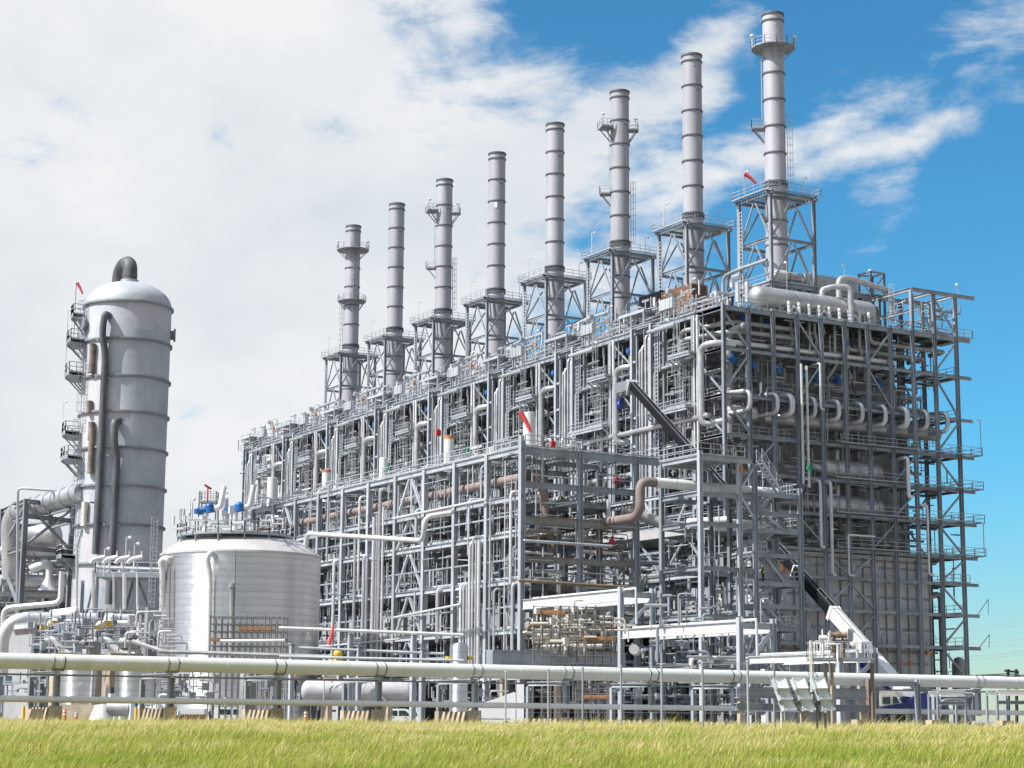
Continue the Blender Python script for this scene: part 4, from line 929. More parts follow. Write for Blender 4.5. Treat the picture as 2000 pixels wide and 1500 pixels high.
# vessels standing on the rack deck
for i, (px, yb, h, r, top) in enumerate(((1033,856,2.7,.62,None),(877,892,2.1,.55,ORANGE),(749,922,1.7,.5,None),(637,958,2.4,.55,ORANGE),(531,985,3.6,.7,None))):
    b = atX(px, yb, 100.0); t = T('deck_vessel', (b.x,b.y,26.55), ['white upright vessel by the big red windsock on the rack top','white upright vessel with orange top in the middle of the rack top','small white upright vessel between two orange-topped ones on the rack top','white upright vessel with orange top above the tank roof end of the rack','tall white upright vessel at the far left end of the rack top'][i], 'vessel', 'white upright vessels on the rack top')
    m = MB(); m.lathe((b.x,b.y,27.2), [(.02,0),(r,0),(r,b.z-27.2+h),(r*.8,b.z-27.2+h+.05),(.02,b.z-27.2+h+.05)], 14); m.build('shell', WHITE, t)
    for a in range(4): MB().bar((b.x+r*.8*cos(a*pi/2+.6), b.y+r*.8*sin(a*pi/2+.6), 26.55), (b.x+r*.8*cos(a*pi/2+.6), b.y+r*.8*sin(a*pi/2+.6), 27.3), .12).build('leg', GALV, t)
    if top: m = MB(); m.lathe((b.x,b.y,b.z+h-.1), [(r+.02,0),(r+.02,.32),(.02,.34)], 14); m.build('orange_top', ORANGE, t)
def windsock(px, py, D, z0, L_, mm, label, ang=-.2, drop=-.75):
    p = atD(px, py, D); t = T('windsock', (p.x,p.y,z0), label, 'windsock', 'red windsocks on tall poles')
    m = MB(); m.bar((p.x,p.y,z0),(p.x,p.y,p.z+.1), .08); m.build('pole', RAILM, t)
    d = RT*cos(drop)+Vector((0,0,1))*sin(drop); pts = [p+RT*.1+d*(L_*f)-Vector((0,0,.35*L_*f*f)) for f in (0,.15,.3,.45,.6,.75,.9,1)]
    m = MB(); r0 = L_*.18; m.tube(pts, lambda f: r0*(1-.5*f)*(1+.07*sin(19*f)), 10, cap=False); m.build('sock', mm, t); return t
windsock(1014, 806, 188, 26.55, 1.7, SOCK, 'big red windsock on the near corner of the rack top', drop=-.9)
windsock(1453, 340, 268, 73, 1.8, SOCK, 'red windsock flying on the platform of the rightmost stack tower', drop=-.45)
windsock(149, 553, 236, 45.5, 1.2, PINK, 'small pink windsock beside the top of the big left tower', drop=-.9)
for px, py, D, lb in ((1080,868,187,'red fire cabinet on the end rail of the rack top'),(1205,940,196,'red fire cabinet behind the end of the rack, below its top'),(856,846,300,'small red fire cabinet on the long side below the middle stacks'),(935,723,318,'small red fire cabinet on the roof edge of the long side'),(1195,1059,190,'red fire cabinet low behind the rack end')):
    p = atD(px, py, D); m = MB(); s = 5.5*D/3712; m.cbox(p, s*1.6, s*1.2, s*2.0); m.cyl((p.x,p.y,p.z+s), s*.55, s*.5, 10); m.cbox((p.x-s*.82,p.y,p.z), .04, s*.9, s*1.4)
    one(m, 'fire_cabinet', RED, p, lb, 'fire cabinet', 'red fire cabinets')
for px, py, D, lb in ((759,914,222,'green valve on the rack top beside a small white vessel'),(915,882,203,'green valve on the rack top near the middle'),(1580,1000-86,240,'green pump cover behind the stair tower')):
    p = atD(px, py, D); m = MB(); m.cbox(p, .5, .5, .4); m.cyl((p.x,p.y,p.z+.1), .2, .5, 8); m.cbox((p.x,p.y-.2,p.z-.4), .3, .3, .6); one(m, 'green_valve', GREEN, p, lb, 'valve', 'green valves')

# ------------------------------------------------------------------ inner racks between the front rack and the furnaces
ir = T('inner_rack', (119, 163, GZ), 'darker inner pipe rack between the front rack and the furnace frame', 'pipe rack')
XI = ((119,163,20.3),(127.5,163.5,20.3),(135,181,13.5),(140.5,190,13.5))
for x, y0, h in XI:
    for k in range(8):
        y = 163.5+9*k
        if y > y0-1: MB().col(x, y, GZ, h, .5).build('column', GALV, ir)
for z in (6, 11, 15.5, 20.2):
    for x, y0, h in XI:
        if z < h: MB().hbar((x, y0+.2, z), (x, 226.7, z), .32, .5).build('long_beam', GALVL if x < 120 else GALV, ir)
    m = MB()
    for k in range(8): m.hbar((119.2, 163.5+9*k, z-.02), (140.3 if z < 13 and k > 2 else 127.3, 163.5+9*k, z-.02), .32, .5)
    m.build('cross_beam', GALV, ir, kind='stuff')
for z in (6, 11): m = MB(); m.box(121.5, 182, z+.26, 140.0, 226, z+.32); m.build('level_deck', DARK, ir)  # solid dark slabs added to block light and sight inside the rack
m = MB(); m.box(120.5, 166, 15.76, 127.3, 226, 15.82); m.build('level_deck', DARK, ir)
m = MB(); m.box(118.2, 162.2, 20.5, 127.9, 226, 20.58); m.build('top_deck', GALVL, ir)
MB().box(118.0, 162.0, 19.85, 118.2, 226, 20.75).build('edge_plate', ALUW, ir)
MB().box(118.0, 161.8, 19.85, 124.5, 161.99, 20.75).build('edge_plate', GALVL, ir)
m = MB(); m.rail([(118.2,200,20.7),(118.2,162.3,20.7),(126,162.3,20.7)], 1.1, 2, .04); m.build('handrail', RAILM, ir)
for k in (0, 1, 2):
    for s_ in (-1, 1):
        MB().bar((118.8, 163.5+9*k+4.5+s_*.2, 19.6), (118.8, 163.5+9*k+4.5+s_*4.2, 15.8), .22).build('brace', GALV, ir)
        MB().bar((119.4, 163.5+9*k+4.5+s_*.2, 24.4), (119.4, 163.5+9*k+4.5+s_*3.0, 20.7), .18).build('brace', GALVL, ir)
MB().hbar((119.4, 163.5, 24.6), (119.4, 205, 24.6), .3, .4).build('long_beam', GALVL, ir)
for i in range(14):
    x = 118.9+i*.62; r = R.choice((.1,.13,.17,.22)); m = MB(); m.pipe([(x, 163+R.uniform(0,3), 20.75+r),(x, 225, 20.75+r)], r, 8)
    one(m, 'inner_pipe', R.choice((ALUW,ALU,ALUW,PALEP)), (x,163,20.7), '%s pale pipe from the front edge on the bright deck of the inner rack' % ORD[i], 'pipe', 'pale pipes lying on the inner rack deck')
for i in range(12):
    z = (6, 11, 15.5)[i % 3]; x = 120+R.uniform(0, 7); r = R.uniform(.12,.4); m = MB(); m.tube([(x,163.5+R.uniform(0,2),z+.35+r),(x,225,z+.35+r)], r, 8)
    one(m, 'inner_pipe', R.choice((ALU,ALUD,TANP)), (x,163,z), '%s shaded pipe on the lower levels of the inner rack' % ORD[i], 'pipe', 'shaded pipes on the inner rack')
for k in range(4):
    for j, (x0, x1) in enumerate(((119.5,128),(129,140.0))):
        m = clutter(60, x0, x1, (163 if j == 0 else 188)+7*k, (163 if j == 0 else 188)+7*k+8, .5, 19.8 if j == 0 else 12.5, .06, .26, 'yzx', 1, 6)
        one(m, 'pipework', (ALU,GALV,ALUD)[(k+j) % 3], (x0,163+7*k,.5), 'tangle of small pipes in the %s row of the inner rack, %s half' % (ORD[k], ('front','rear')[j]), 'pipework', 'small pipework in the inner rack')
for k in range(4):
    m = clutter(55, 107.5, 117.8, 162+9*k, 162+9*k+9, .3, 19, .06, .24, 'yzx', 1, 6)
    one(m, 'pipework', (GALV,ALU)[k % 2], (108,162+9*k,.5), 'tangle of small pipes in the alley behind the front rack, %s stretch' % ORD[k], 'pipework', 'small pipework in the alley')
# dark blocks added to close the view and stand for shade under the racks
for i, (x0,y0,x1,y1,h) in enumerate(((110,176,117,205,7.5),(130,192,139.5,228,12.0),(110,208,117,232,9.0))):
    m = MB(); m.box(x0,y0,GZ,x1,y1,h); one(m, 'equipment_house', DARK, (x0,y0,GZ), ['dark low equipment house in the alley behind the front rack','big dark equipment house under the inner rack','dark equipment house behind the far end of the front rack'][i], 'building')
# ------------------------------------------------------------------ railed end platform and stair tower
XB, YB = 107.6, 149.7
pb = T('end_platform', (XB,YB,GZ), 'tall steel bay with a railed top platform between rack end and stair tower', 'platform')
for x, y, z1 in ((XB,YB,26.1),(XB,156.3,25.4),(112.3,YB,25.3),(113.6,156.3,25.3)): MB().col(x,y,GZ,z1,.42).build('column', GALV if y > 150 else GALVL, pb)
for z in (25.45, 21.9, 19.0, 14.7, 10.0, 5.0):
    m = MB()
    m.hbar((XB,YB+.22,z),(XB,156.1,z), .3, .45); m.hbar((XB+.22,YB,z),(113.9,YB,z), .3, .42); m.hbar((XB+.22,156.3,z),(113.4,156.3,z), .3, .45)
    m.build('beam', GALVL if z > 25 else GALV, pb)
MB().box(XB-.1,YB-.1,25.68,113.9,156.5,25.74).build('deck', GRATE, pb); MB().box(XB+.2,YB+.3,10.23,113.5,156.2,10.29).build('deck', GRATE, pb)
m = MB(); m.rail([(XB-.1,156.5,25.74),(XB-.1,YB-.1,25.74),(113.0,YB-.1,25.74)], 1.15, 1.3, .04); m.bar((XB-.1,YB-.1,26.2),(XB-.1,156.5,26.2), .05)
m.build('handrail', RAILM, pb)
for a_, b_ in ((22.4,25.0),(22.2,19.7),(14.5,17),(14.4,11.5),(5.2,9.5)): MB().bar((112.3,YB,a_),(114.2,YB,b_), .18).build('brace', GALVL, pb)
stt = T('stair_tower', (114.2,YB,GZ), 'zigzag steel stair tower with many landings in front of the end face', 'stair tower')
X0, X1, Y1 = 114.2, 119.8, 153.9
for x, y, z1 in ((X0,YB,25.2),(X1,YB,23.2),(X0,Y1,25.2),(X1,Y1,23.2)): MB().col(x,y,GZ,z1,.42).build('column', GALV, stt)
LZ = [22.3, 20.4, 18.7, 16.3, 13.5, 11.3, 9.1, 6.7, 4.3, 1.9]
for z in LZ:
    m = MB(); m.hbar((X0+.22,YB,z),(X1-.22,YB,z), .28, .4); m.hbar((X0+.22,Y1,z),(X1-.22,Y1,z), .28, .38); m.hbar((X0,YB+.2,z),(X0,Y1-.2,z), .26, .36); m.hbar((X1,YB+.2,z),(X1,Y1-.2,z), .26, .36)
    m.build('landing_beam', GALV, stt)
m = MB()
for i, z in enumerate(LZ):
    h = MB()
    xs = (X1-1.5, X1-.05) if i % 2 == 0 else (X0+.05, X0+1.5)
    h.rail([(xs[0],YB+.15,z+.25),(xs[1],YB+.15,z+.25)], 1.1, .8, .04); xx = xs[1] if i % 2 == 0 else xs[0]; h.rail([(xx,YB+.15,z+.25),(xx,Y1-.1,z+.25)], 1.1, 1.2, .04); h.build('landing_handrail', RAILM, stt)
    m = MB(); m.box(xs[0], YB+.2, z+.2, xs[1], Y1-.2, z+.25); m.build('landing_deck', GRATE, stt)
zz = [25.7]+LZ
for i in range(len(LZ)):
    a, b = zz[i], zz[i+1]; y = YB+1.0 if i % 2 == 0 else YB+2.9
    xa, xb = (X0+1.4, X1-1.5) if i % 2 == 0 else (X1-1.5, X0+1.4)
    m = MB()
    for d in (-.45, .45): m.bar((xa,y+d,a+.15),(xb,y+d,b+.2), .06, .28)
    n = 9
    for j in range(1, n): f = j/n; m.cbox((xa+(xb-xa)*f, y, a+.2+(b-a)*f), .25, .85, .05)
    for d in (-.45, .45):
        for hh in (.55, 1.05): m.bar((xa,y+d,a+.25+hh),(xb,y+d,b+.25+hh), .055)
        for f in (0,.33,.66,1): x = xa+(xb-xa)*f; zf = a+.2+(b-a)*f; m.bar((x,y+d,zf),(x,y+d,zf+1.05), .05)
    m.build('stair_flight', GALVL, stt)
p = atY(1447, 916, YB); m = MB(); m.cyl((p.x,p.y-.1,p.z-.3), .16, .55, 10); m.cbox((p.x+.1,p.y+.1,p.z-.05), .3, .06, .7); one(m, 'orange_lamp', ORANGE, p, 'orange beacon hanging below the railed end platform beside the stair tower', 'beacon')
# ------------------------------------------------------------------ white girder frames that step the pipe line down to the front
for i, (ya, yb, z, lb) in enumerate(((158.8,141.7,11.1,'upper'),(141.4,124.3,7.7,'lower'),(123.0,112.0,5.0,'lowest'))):
    t = T('girder_frame', (XR,yb,GZ), '%s of the white girder frames stepping down in front of the pipe rack' % ('highest, leftmost' if i == 0 else 'middle' if i == 1 else 'lowest, rightmost'), 'steel frame', 'white girder frames stepping down to the front')
    for x in (XR, 96.5): MB().col(x,yb,GZ,z+.75,.42).build('post', GALVL if x == XR else GALV, t)
    h = (.95, .85, .6)[i]
    for x in (XR, 96.5): MB().hbar((x,ya,z),(x,yb+.23,z), .34, h).build('girder', GIRD, t)
    MB().hbar((XR+.23,yb,z+.1),(96.3,yb,z+.1), .3, .5).build('cross_beam', GALVL, t)
    MB().bar((96.4,yb,z-.3),(XR+.1,yb,z-3.4 if i < 2 else z-2.6), .26).build('brace', GALVL, t)
    m = MB(); m.tube([(XR+1.1,ya,z+h/2+.14),(XR+1.1,yb-.8,z+h/2+.14),(XR+1.1,yb-.85,z-2.5)], .13, 8); m.build('drain_pipe', ALUW, t)
# ------------------------------------------------------------------ the big left tower
TC = atD(258, 590, 235); Z_T = TC.z; tx, ty = 74.6, 225.2; TR = 5.33
t = T('quench_tower', (tx,ty,GZ), 'huge grey domed process tower at the left with ring bands and patchy primer', 'tower')
m = MB(); z1 = 50.2
dome = [(TR*cos(a), (z1+.3)+3.2*sin(a)) for a in [pi/2*i/10 for i in range(10)]]+[(.02, z1+3.5)]
m.lathe((tx,ty,0), [(TR,GZ),(TR,z1+.3)]+dome[1:], 48); m.build('shell', TOWER, t)
p0 = None
for z in (50.3, 45.6, 41.0, 36.6, 32.2, 27.6, 22.9, 18.2, 12.0):
    if p0 is None:
        m = MB(); m.lathe((tx,ty,z), [(TR-.02,-.13),(TR+.28,-.13),(TR+.30,0),(TR+.28,.13),(TR-.02,.13)], 48, smooth=False); p0 = m.build('stiffener_ring', TOWERD if False else GALVD, t); pz = z
    else: q = p0.copy(); COL.objects.link(q); q.location.z = z-pz
for (a, z) in ((-.35, 47.2), (pi+.55-.5, 47.8)):
    d = Vector((cos(a), sin(a), 0)); c = Vector((tx,ty,z))+d*TR; m = MB(); m.tube([c-d*.2, c+d*.35], .6, 14); m.tube([c+d*.35, c+d*.6], .85, 14); m.build('manway', GALVD, t)
# overhead vapour line
m = MB(); top = Vector((tx,ty,z1+3.3)); lf = Vector((.5,.866,0))*3.6-RT*2.2; m.pipe([top, top+Vector((0,0,2.9)), top+lf*.85+Vector((0,0,2.9)), top+lf+Vector((0,0,-1.5)), top+lf*1.2+Vector((0,0,-9))], .92, 16, 2.0, 8); o = one(m, 'vapour_pipe', TOWERD, top, 'dark fat pipe bending over the dome of the big left tower', 'pipe')
m = MB(); m.tube([top+Vector((0,0,-.2)), top+Vector((0,0,.5))], 1.1, 16); m.build('flange', STACK, o)
m = MB(); m.tube([top+Vector((0,0,1.0)), top+Vector((0,0,1.1))], .97, 16); m.build('weld_band', STACKD, o)
def on_tower(px, py, out=.9):
    d = ray(px, py); a = d.x**2+d.y**2; ox, oy = -tx, -ty; b = 2*(d.x*ox+d.y*oy); c = ox*ox+oy*oy-(TR+out)**2
    disc = max(0, b*b-4*a*c); s = (-b-sqrt(disc))/(2*a); return CAM+d*s
a = on_tower(213,617,0); b = on_tower(205,612); c = on_tower(199,650); d = on_tower(206,690,.55); e = on_tower(186,1082,.55)
m = MB(); m.pipe([a,b,c,d,e], .42, 12, 1.4, 6); o = one(m, 'dark_downpipe', TOWERD, e, 'longer of two dark pipes running down the big left tower', 'pipe', 'dark pipes on the left tower')
a = on_tower(233,822,0); b = on_tower(223,824); c = on_tower(222,862,.9); d = on_tower(228,895,.6); e = on_tower(213,1180,.6)
m = MB(); m.pipe([a,b,c,d,e], .48, 12, 1.4, 6); o2 = one(m, 'dark_downpipe', TOWERD, e, 'shorter of two dark pipes running down the big left tower', 'pipe', 'dark pipes on the left tower')
for px, py, oo in ((205,665,o),(202,737,o),(190,982,o),(218,1025,o2),(225,890,o2)):
    p = on_tower(px, py, .5); m = MB(); m.cbox(p, 1.9, .35, .2); m.build('pipe_clamp', GALV, oo)
# tower platforms, left side
def tplat(z, a0, a1, label, w=2.3, lamp=False):
    t = T('tower_platform', (tx+TR*cos((a0+a1)/2), ty+TR*sin((a0+a1)/2), z), label, 'platform', 'curved railed platforms on the left tower')
    m = MB(); m.lathe((tx,ty,z), [(TR+.1,-.35),(TR+w,-.35),(TR+w,0),(TR+.1,0),(TR+.1,-.35)], 8, a0, a1, smooth=False)
    for a in (a0,(a0+a1)/2,a1): m.bar((tx+TR*cos(a),ty+TR*sin(a),z-2.2),(tx+(TR+w-.2)*cos(a),ty+(TR+w-.2)*sin(a),z-.3), .16)
    m.build('deck', GALV, t)
    m = MB(); q = [(tx+(TR+.2)*cos(a0),ty+(TR+.2)*sin(a0),z)]+[(tx+(TR+w)*cos(a0+(a1-a0)*i/6),ty+(TR+w)*sin(a0+(a1-a0)*i/6),z) for i in range(7)]+[(tx+(TR+.2)*cos(a1),ty+(TR+.2)*sin(a1),z)]
    m.rail(q, 1.25, 1.2, .045); m.build('handrail', RAILM, t)
    if lamp:
        a = (a0+a1)/2+.1; x, y = tx+(TR+w)*cos(a), ty+(TR+w)*sin(a); m = MB(); m.bar((x,y,z),(x,y,z+4.0), .07); m.sph((x+.3,y,z+4), .16); m.build('lamp', LAMPG, t)
aC = pi-radians(21)
for z, a0, a1, nm, lp in ((49.0,-.15,.35,'topmost',0),(45.7,-.35,.45,'second',1),(41.6,-.45,.45,'third',1),(34.3,-.5,.4,'fourth',1),(31.2,-.35,.55,'fifth',0),(19.2,-.6,.5,'lowest',0)):
    tplat(z, aC+a0, aC+a1, '%s curved railed platform from the top on the left side of the big left tower' % nm, 2.0 if z < 48 else 1.6, lp)
m = MB()
for k, (z0, z1_) in enumerate(((41.8,50.3),(34.5,43.0),(31.4,35.6),(19.4,32.5))):
    a = aC+.42+.12*(k % 2); m.ladder(tx+(TR+.35)*cos(a), ty+(TR+.35)*sin(a), z0, z1_, cos(a), sin(a))
one(m, 'tower_ladder', RAILM, (tx-TR,ty,19), 'caged ladders linking the platforms on the left of the big left tower', 'ladder')
for px, py, h in ((180,700,3.6),(174,795,1.5),(178,842,2.2),(178,880,5.5),(165,1004,2.9)):
    p = on_tower(px, py, .3); m = MB(); m.lathe((p.x,p.y,p.z-h/2), [(.02,0),(.42,0),(.36,h*.5),(.42,h),(.02,h)], 10); one(m, 'insulation_patch', BROWNM if px != 165 else CREAM, p, {700:'tall brown insulated nozzle box between the upper platforms of the left tower',795:'rust brown insulated nozzle on the left tower above its fourth platform',842:'brown insulated nozzle box beside the fourth tower platform',880:'long brown insulated strip beside the ladder of the left tower',1004:'cream insulated bulge just above the lowest tower platform'}[py], 'insulation')
# side duct on rings, its frame, the drum behind
p1 = on_tower(160, 962, 0); p2 = atD(18, 1003, 240); p3 = atD(22, 1130, 240)
m = MB(); m.pipe([p1, p2, p3], 18*235/3712, 16, 2.6, 7); t = one(m, 'side_duct', ALU, p2, 'fat pale duct sloping from the left tower down to the left picture edge', 'duct')
m = MB()
for f in (.08,.2,.32,.42,.54,.66,.78,.88): c = Vector(p1).lerp(p2, f); d = (p2-p1).normalized(); m.tube([c, c+d*.12], 18*235/3712+.08, 16)
m.build('ring_band', GALV, t)
t = T('support_frame', atD(50,1200,236), 'braced grey frame carrying the fat pale duct at the left edge', 'steel frame')
A = {k: atD(px, 1000, D) for k, (px, D) in {'a':(5,244),'b':(50,232),'c':(98,246),'d':(142,238)}.items()}
for k in 'abcd':
    MB().col(A[k].x, A[k].y, GZ, 26.3, .6).build('column', GALVD, t)
for z in (26.0, 24.2, 20.3, 12.5):
    for a, b in ('ab','bd','dc','ca'): MB().hbar((A[a].x,A[a].y,z),(A[b].x,A[b].y,z+.01), .4, .55).build('beam', GALVD, t)
m = MB()
for a, b in ('ab','bd'):
    for z0, z1_ in ((20.5,25.8),(25.8,20.5)) if b == 'd' else ((20.5,25.8),): m.bar((A[a].x,A[a].y,z0),(A[b].x,A[b].y,z1_), .3)
m.bar((A['b'].x,A['b'].y,12.6),(A['a'].x,A['a'].y,20), .3); m.build('brace', GALVD, t)
m = MB(); m.cap(atD(38,1046,246), atD(104,1050,246), 1.9, 18, .6); one(m, 'horizontal_drum', ALU, atD(70,1065,246), 'silver horizontal drum seen through the frame at the left edge', 'drum')
m = MB(); a = atD(33,1200,228); b = atD(35,953,228); c = atD(105,958,228); d = atD(105,975,228); m.pipe([a,b,c,d], .16, 8, .6); one(m, 'bent_vent_pipe', GALVL, a, 'thin pipe bent like a tall goalpost at the left edge', 'pipe')
for i, (y, r, mm) in enumerate(((1078,.62,ALU),(1135,.85,ALU),(1102,.45,ALUD),(1160,.5,ALUD),(1090,.2,GALVL),(1150,.25,GALVL))):
    a = atD(-60, y-2, 242); b = atD(146, y+2, 242); m = MB(); m.tube([a,b], r, 10); one(m, 'level_pipe', mm, b, ['upper fat','lower fat','upper dull','lower dull','upper thin','lower thin'][i]+' level pipe at the left edge in front of the dark rack', 'pipe', 'level pipes at the left edge')
a = atD(88,1110,238); b = atD(97,1100,238); m = MB(); m.pipe([atD(60,1112,238), atD(92,1100,238), atD(96,1112,238)], .55, 10, .5); m.lathe((b.x,b.y,b.z-3.4), [(1.3,0),(.45,1.5),(.45,3)], 12); one(m, 'reducer_pipe', ALUW, b, 'pale pipe with a cone joining the lower fat pipe at the left edge', 'pipe')
t = T('pipe_rack', atD(60,1390,246), 'dark pipe rack at the left edge behind the level pipes', 'pipe rack')
P = [atD(px, 1300, 246+dd) for px in (-50, 15, 80, 140) for dd in (0, 9)]
for p in P: MB().col(p.x, p.y, GZ, 20, .5).build('column', GALVD, t)
for z in (19.5, 17, 14.5, 12, 9):
    for i in (0, 1): MB().hbar((P[i].x,P[i].y,z),(P[i+6].x,P[i+6].y,z), .3, .5).build('beam', GALVD, t)
m = MB()
for z in (16, 12.2, 8.8):
    a, b, c, d = P[0], P[6], P[7], P[1]; m.add([(q.x,q.y,z) for q in (a,b,c,d)]+[(q.x,q.y,z+.2) for q in (a,b,c,d)], [(0,1,2,3),(4,5,6,7),(0,1,5,4),(1,2,6,5),(2,3,7,6),(3,0,4,7)])
m.build('level_deck', DARK, t)  # solid dark slabs, added to block light and sight
a = atD(-80, 1215, 262); b = atD(150,1215,262); m = MB(); m.add([(a.x,a.y,GZ),(b.x,b.y,GZ),(b.x,b.y,16.5),(a.x,a.y,16.5),(a.x+3,a.y+5,GZ),(b.x+3,b.y+5,GZ),(b.x+3,b.y+5,16.5),(a.x+3,a.y+5,16.5)], [(0,1,2,3),(7,6,5,4),(0,3,7,4),(1,5,6,2),(3,2,6,7),(0,4,5,1)]); one(m, 'equipment_house', DARK, a, 'dark equipment house behind the pipes at the left edge', 'building')  # dark block added to stand for shade behind the level pipes
def clutter_px(n, px0, px1, y0, y1, D0, D1, rmin, rmax, hz=.5, blocks=.3, lmax=3.0):
    m = MB()
    for _ in range(n):
        D = R.uniform(D0,D1); p = atD(R.uniform(px0,px1), R.uniform(y0,y1), D)
        if p.z < GZ+.2: p.z = GZ+.2+R.random()
        L_ = R.uniform(.6,lmax); d = RT if R.random() < hz else Vector((0,0,1)) if R.random() < .75 else Vector((.5,.866,0)); r = R.uniform(rmin,rmax); q = p+d*L_
        if R.random() < .3: m.pipe([p,q,q+(Vector((0,0,-1)) if d.z < .5 else RT)*R.uniform(.5,1.5)], r, 6, seg=3)
        else: m.tube([p,q], r, 6)
        if R.random() < blocks: s = R.uniform(.2,.6); m.cbox(q, s, s, s*1.2)
    return m
one(clutter_px(80,-20,146,1070,1235,240,246,.06,.25), 'pipework', ALU, atD(60,1230,242), 'bright small pipes and fittings at the left edge', 'pipework')
one(clutter_px(50,-20,146,1070,1235,240,246,.06,.2), 'pipework', GALV, atD(80,1230,243), 'grey small pipes and fittings at the left edge', 'pipework')
# ------------------------------------------------------------------ valve platform in front of the tower
D = 212
t = T('valve_platform', atD(225,1385,D), 'railed valve platform on braced legs in front of the foot of the left tower', 'platform')
c0 = atD(150,1128,D+4); c1 = atD(186,1120,D-3); c2 = atD(322,1122,D-3); up = Vector((0,0,1))
n0 = Vector((.866,-.5,0)); zt = c1.z
for px in (158, 186, 238, 262, 300): p = atD(px,1200,D-2 if px > 170 else D+3); MB().col(p.x,p.y,GZ,zt-.3,.42).build('leg', GALVL if px < 190 else GALV, t)
m = MB(); b1 = c1; b2 = c2; w = Vector((.5,.866,0))*6
m.add([b1+up*-.35, b2+up*-.35, b2+w+up*-.35, b1+w+up*-.35, b1+up*.1, b2+up*.1, b2+w+up*.1, b1+w+up*.1], [(3,2,1,0),(4,5,6,7),(0,1,5,4),(1,2,6,5),(2,3,7,6),(3,0,4,7)]); m.build('deck', GALV, t)
m = MB(); m.rail([b1+w+up*.1, b1+up*.1, b2+up*.1], 1.2, 1.4, .045); l = c0; m.build('handrail', RAILM, t)
for a, b in (((160,1240),(184,1130)),((184,1240),(162,1190)),((240,1210),(262,1128)),((300,1210),(268,1128))): MB().bar(atD(*a,D-1), atD(*b,D-1), .22).build('brace', GALVD, t)
for i, px in enumerate((190,214,238,262)):
    p = atD(px,1092,D-1); m = MB(); m.tube([p-up*1.6, p+up*.1], .12, 7); m.pipe([p-RT*.7-up*.5, p-RT*.4, p+RT*.9+up*.25], .24, 8, .3); m.bar(p+RT*.8, p+RT*.8+up*.9, .1); m.cbox(p-up*1.5, .5,.5,.5)
    one(m, 'relief_valve', WHITE, p-up*2, '%s of four white relief valves on the platform before the left tower, from the left' % ORD[i], 'valve', 'white relief valves on the platform before the left tower')
m = MB(); a = atD(186,1108,D-2); b = atD(310,1112,D-2); m.tube([a,b], .22, 8); one(m, 'valve_header', ALUW, a, 'pale header pipe under the four white relief valves', 'pipe')
for px, y0, y1, r, lb in ((182,1112,1250,.2,'pale pipe falling beside the left leg of the valve platform'),(243,1120,1190,.22,'pale upright pipe under the middle of the valve platform'),(222,1120,1190,.12,'thin upright pipe under the valve platform, left of the middle'),(268,1120,1190,.12,'thin upright pipe under the right of the valve platform'),(150,1060,1260,.14,'thin pipe rising at the left end of the valve platform')):
    m = MB(); m.tube([atD(px,y0,D-4), atD(px,y1,D-4)], r, 8); one(m, 'upright_pipe', ALUW, atD(px,y1,D-4), lb, 'pipe')
# ------------------------------------------------------------------ the silver tank
kx, ky, kr = 77.4, 192.2, 8.55; ze = 17.3
tk = T('storage_tank', (kx,ky,GZ), 'big round silver clad tank with a low cone roof and hoop lines', 'tank')
m = MB(); prof = [(kr,GZ)]
z = .2
while z < ze: prof += [(kr,z-.012),(kr-.02,z),(kr,z+.012)]; z += .72
m.lathe((kx,ky,0), prof+[(kr,ze)], 64); m.build('shell', TANKM, tk)
m = MB(); m.lathe((kx,ky,0), [(kr+.02,ze-.25),(kr+.12,ze-.2),(kr+.12,ze),(kr*.78,ze+1.45),(kr*.5,ze+2.3),(kr*.2,ze+2.75),(.02,ze+2.85)], 64); m.build('roof', TANKR, tk)
g = atD(443, 1040, 203); g = Vector((kx-1.0, ky-.6, ze+1.9)); gr = 6.2
m = MB(); m.lathe((g.x,g.y,g.z), [(gr-1.6,-.1),(gr,-.1),(gr,.08),(gr-1.6,.08),(gr-1.6,-.1)], 40, smooth=False)
for i in range(14):
    a = 2*pi*i/14; r_ = gr-.1; dx = g.x+r_*cos(a)-kx; dy = g.y+r_*sin(a)-ky; rr = sqrt(dx*dx+dy*dy); zr = ze+max(0,(1-rr/kr))*5.5*.9
    m.bar((g.x+r_*cos(a),g.y+r_*sin(a),g.z-.1),(g.x+r_*cos(a),g.y+r_*sin(a),min(g.z-.3,zr)), .13)
    m.bar((g.x+r_*cos(a),g.y+r_*sin(a),g.z-.1),(g.x+(r_-1.5)*cos(a+.1),g.y+(r_-1.5)*sin(a+.1),g.z-.9), .1)
wk = m.build('roof_walkway', GALV, tk)
m = MB(); q = [(g.x+gr*cos(2*pi*i/28),g.y+gr*sin(2*pi*i/28),g.z+.08) for i in range(29)]; m.rail(q, 1.2, 1.4, .045); m.build('handrail', RAILM, wk)
def on_tank(px, py, out=.4):
    d = ray(px, py); a = d.x**2+d.y**2; b = -2*(d.x*kx+d.y*ky); c = kx*kx+ky*ky-(kr+out)**2
    s = (-b-sqrt(max(0,b*b-4*a*c)))/(2*a); return CAM+d*s
a = on_tank(420,1086,0); b = on_tank(411,1078,.9); c = on_tank(404,1092,.9); d = on_tank(410,1122,.55); e = on_tank(407,1285,.55)
m = MB(); m.pipe([a,b,c,d,e], .30, 10, .8, 6); one(m, 'gooseneck_pipe', ALUW, e, 'pale gooseneck pipe hooked over the middle of the tank wall', 'pipe', 'gooseneck pipes on the tank')
a = on_tank(331,1094,.2); b = atD(324,1090,200); c = atD(313,1096,200); d = atD(318,1120,200); e = atD(316,1290,200)
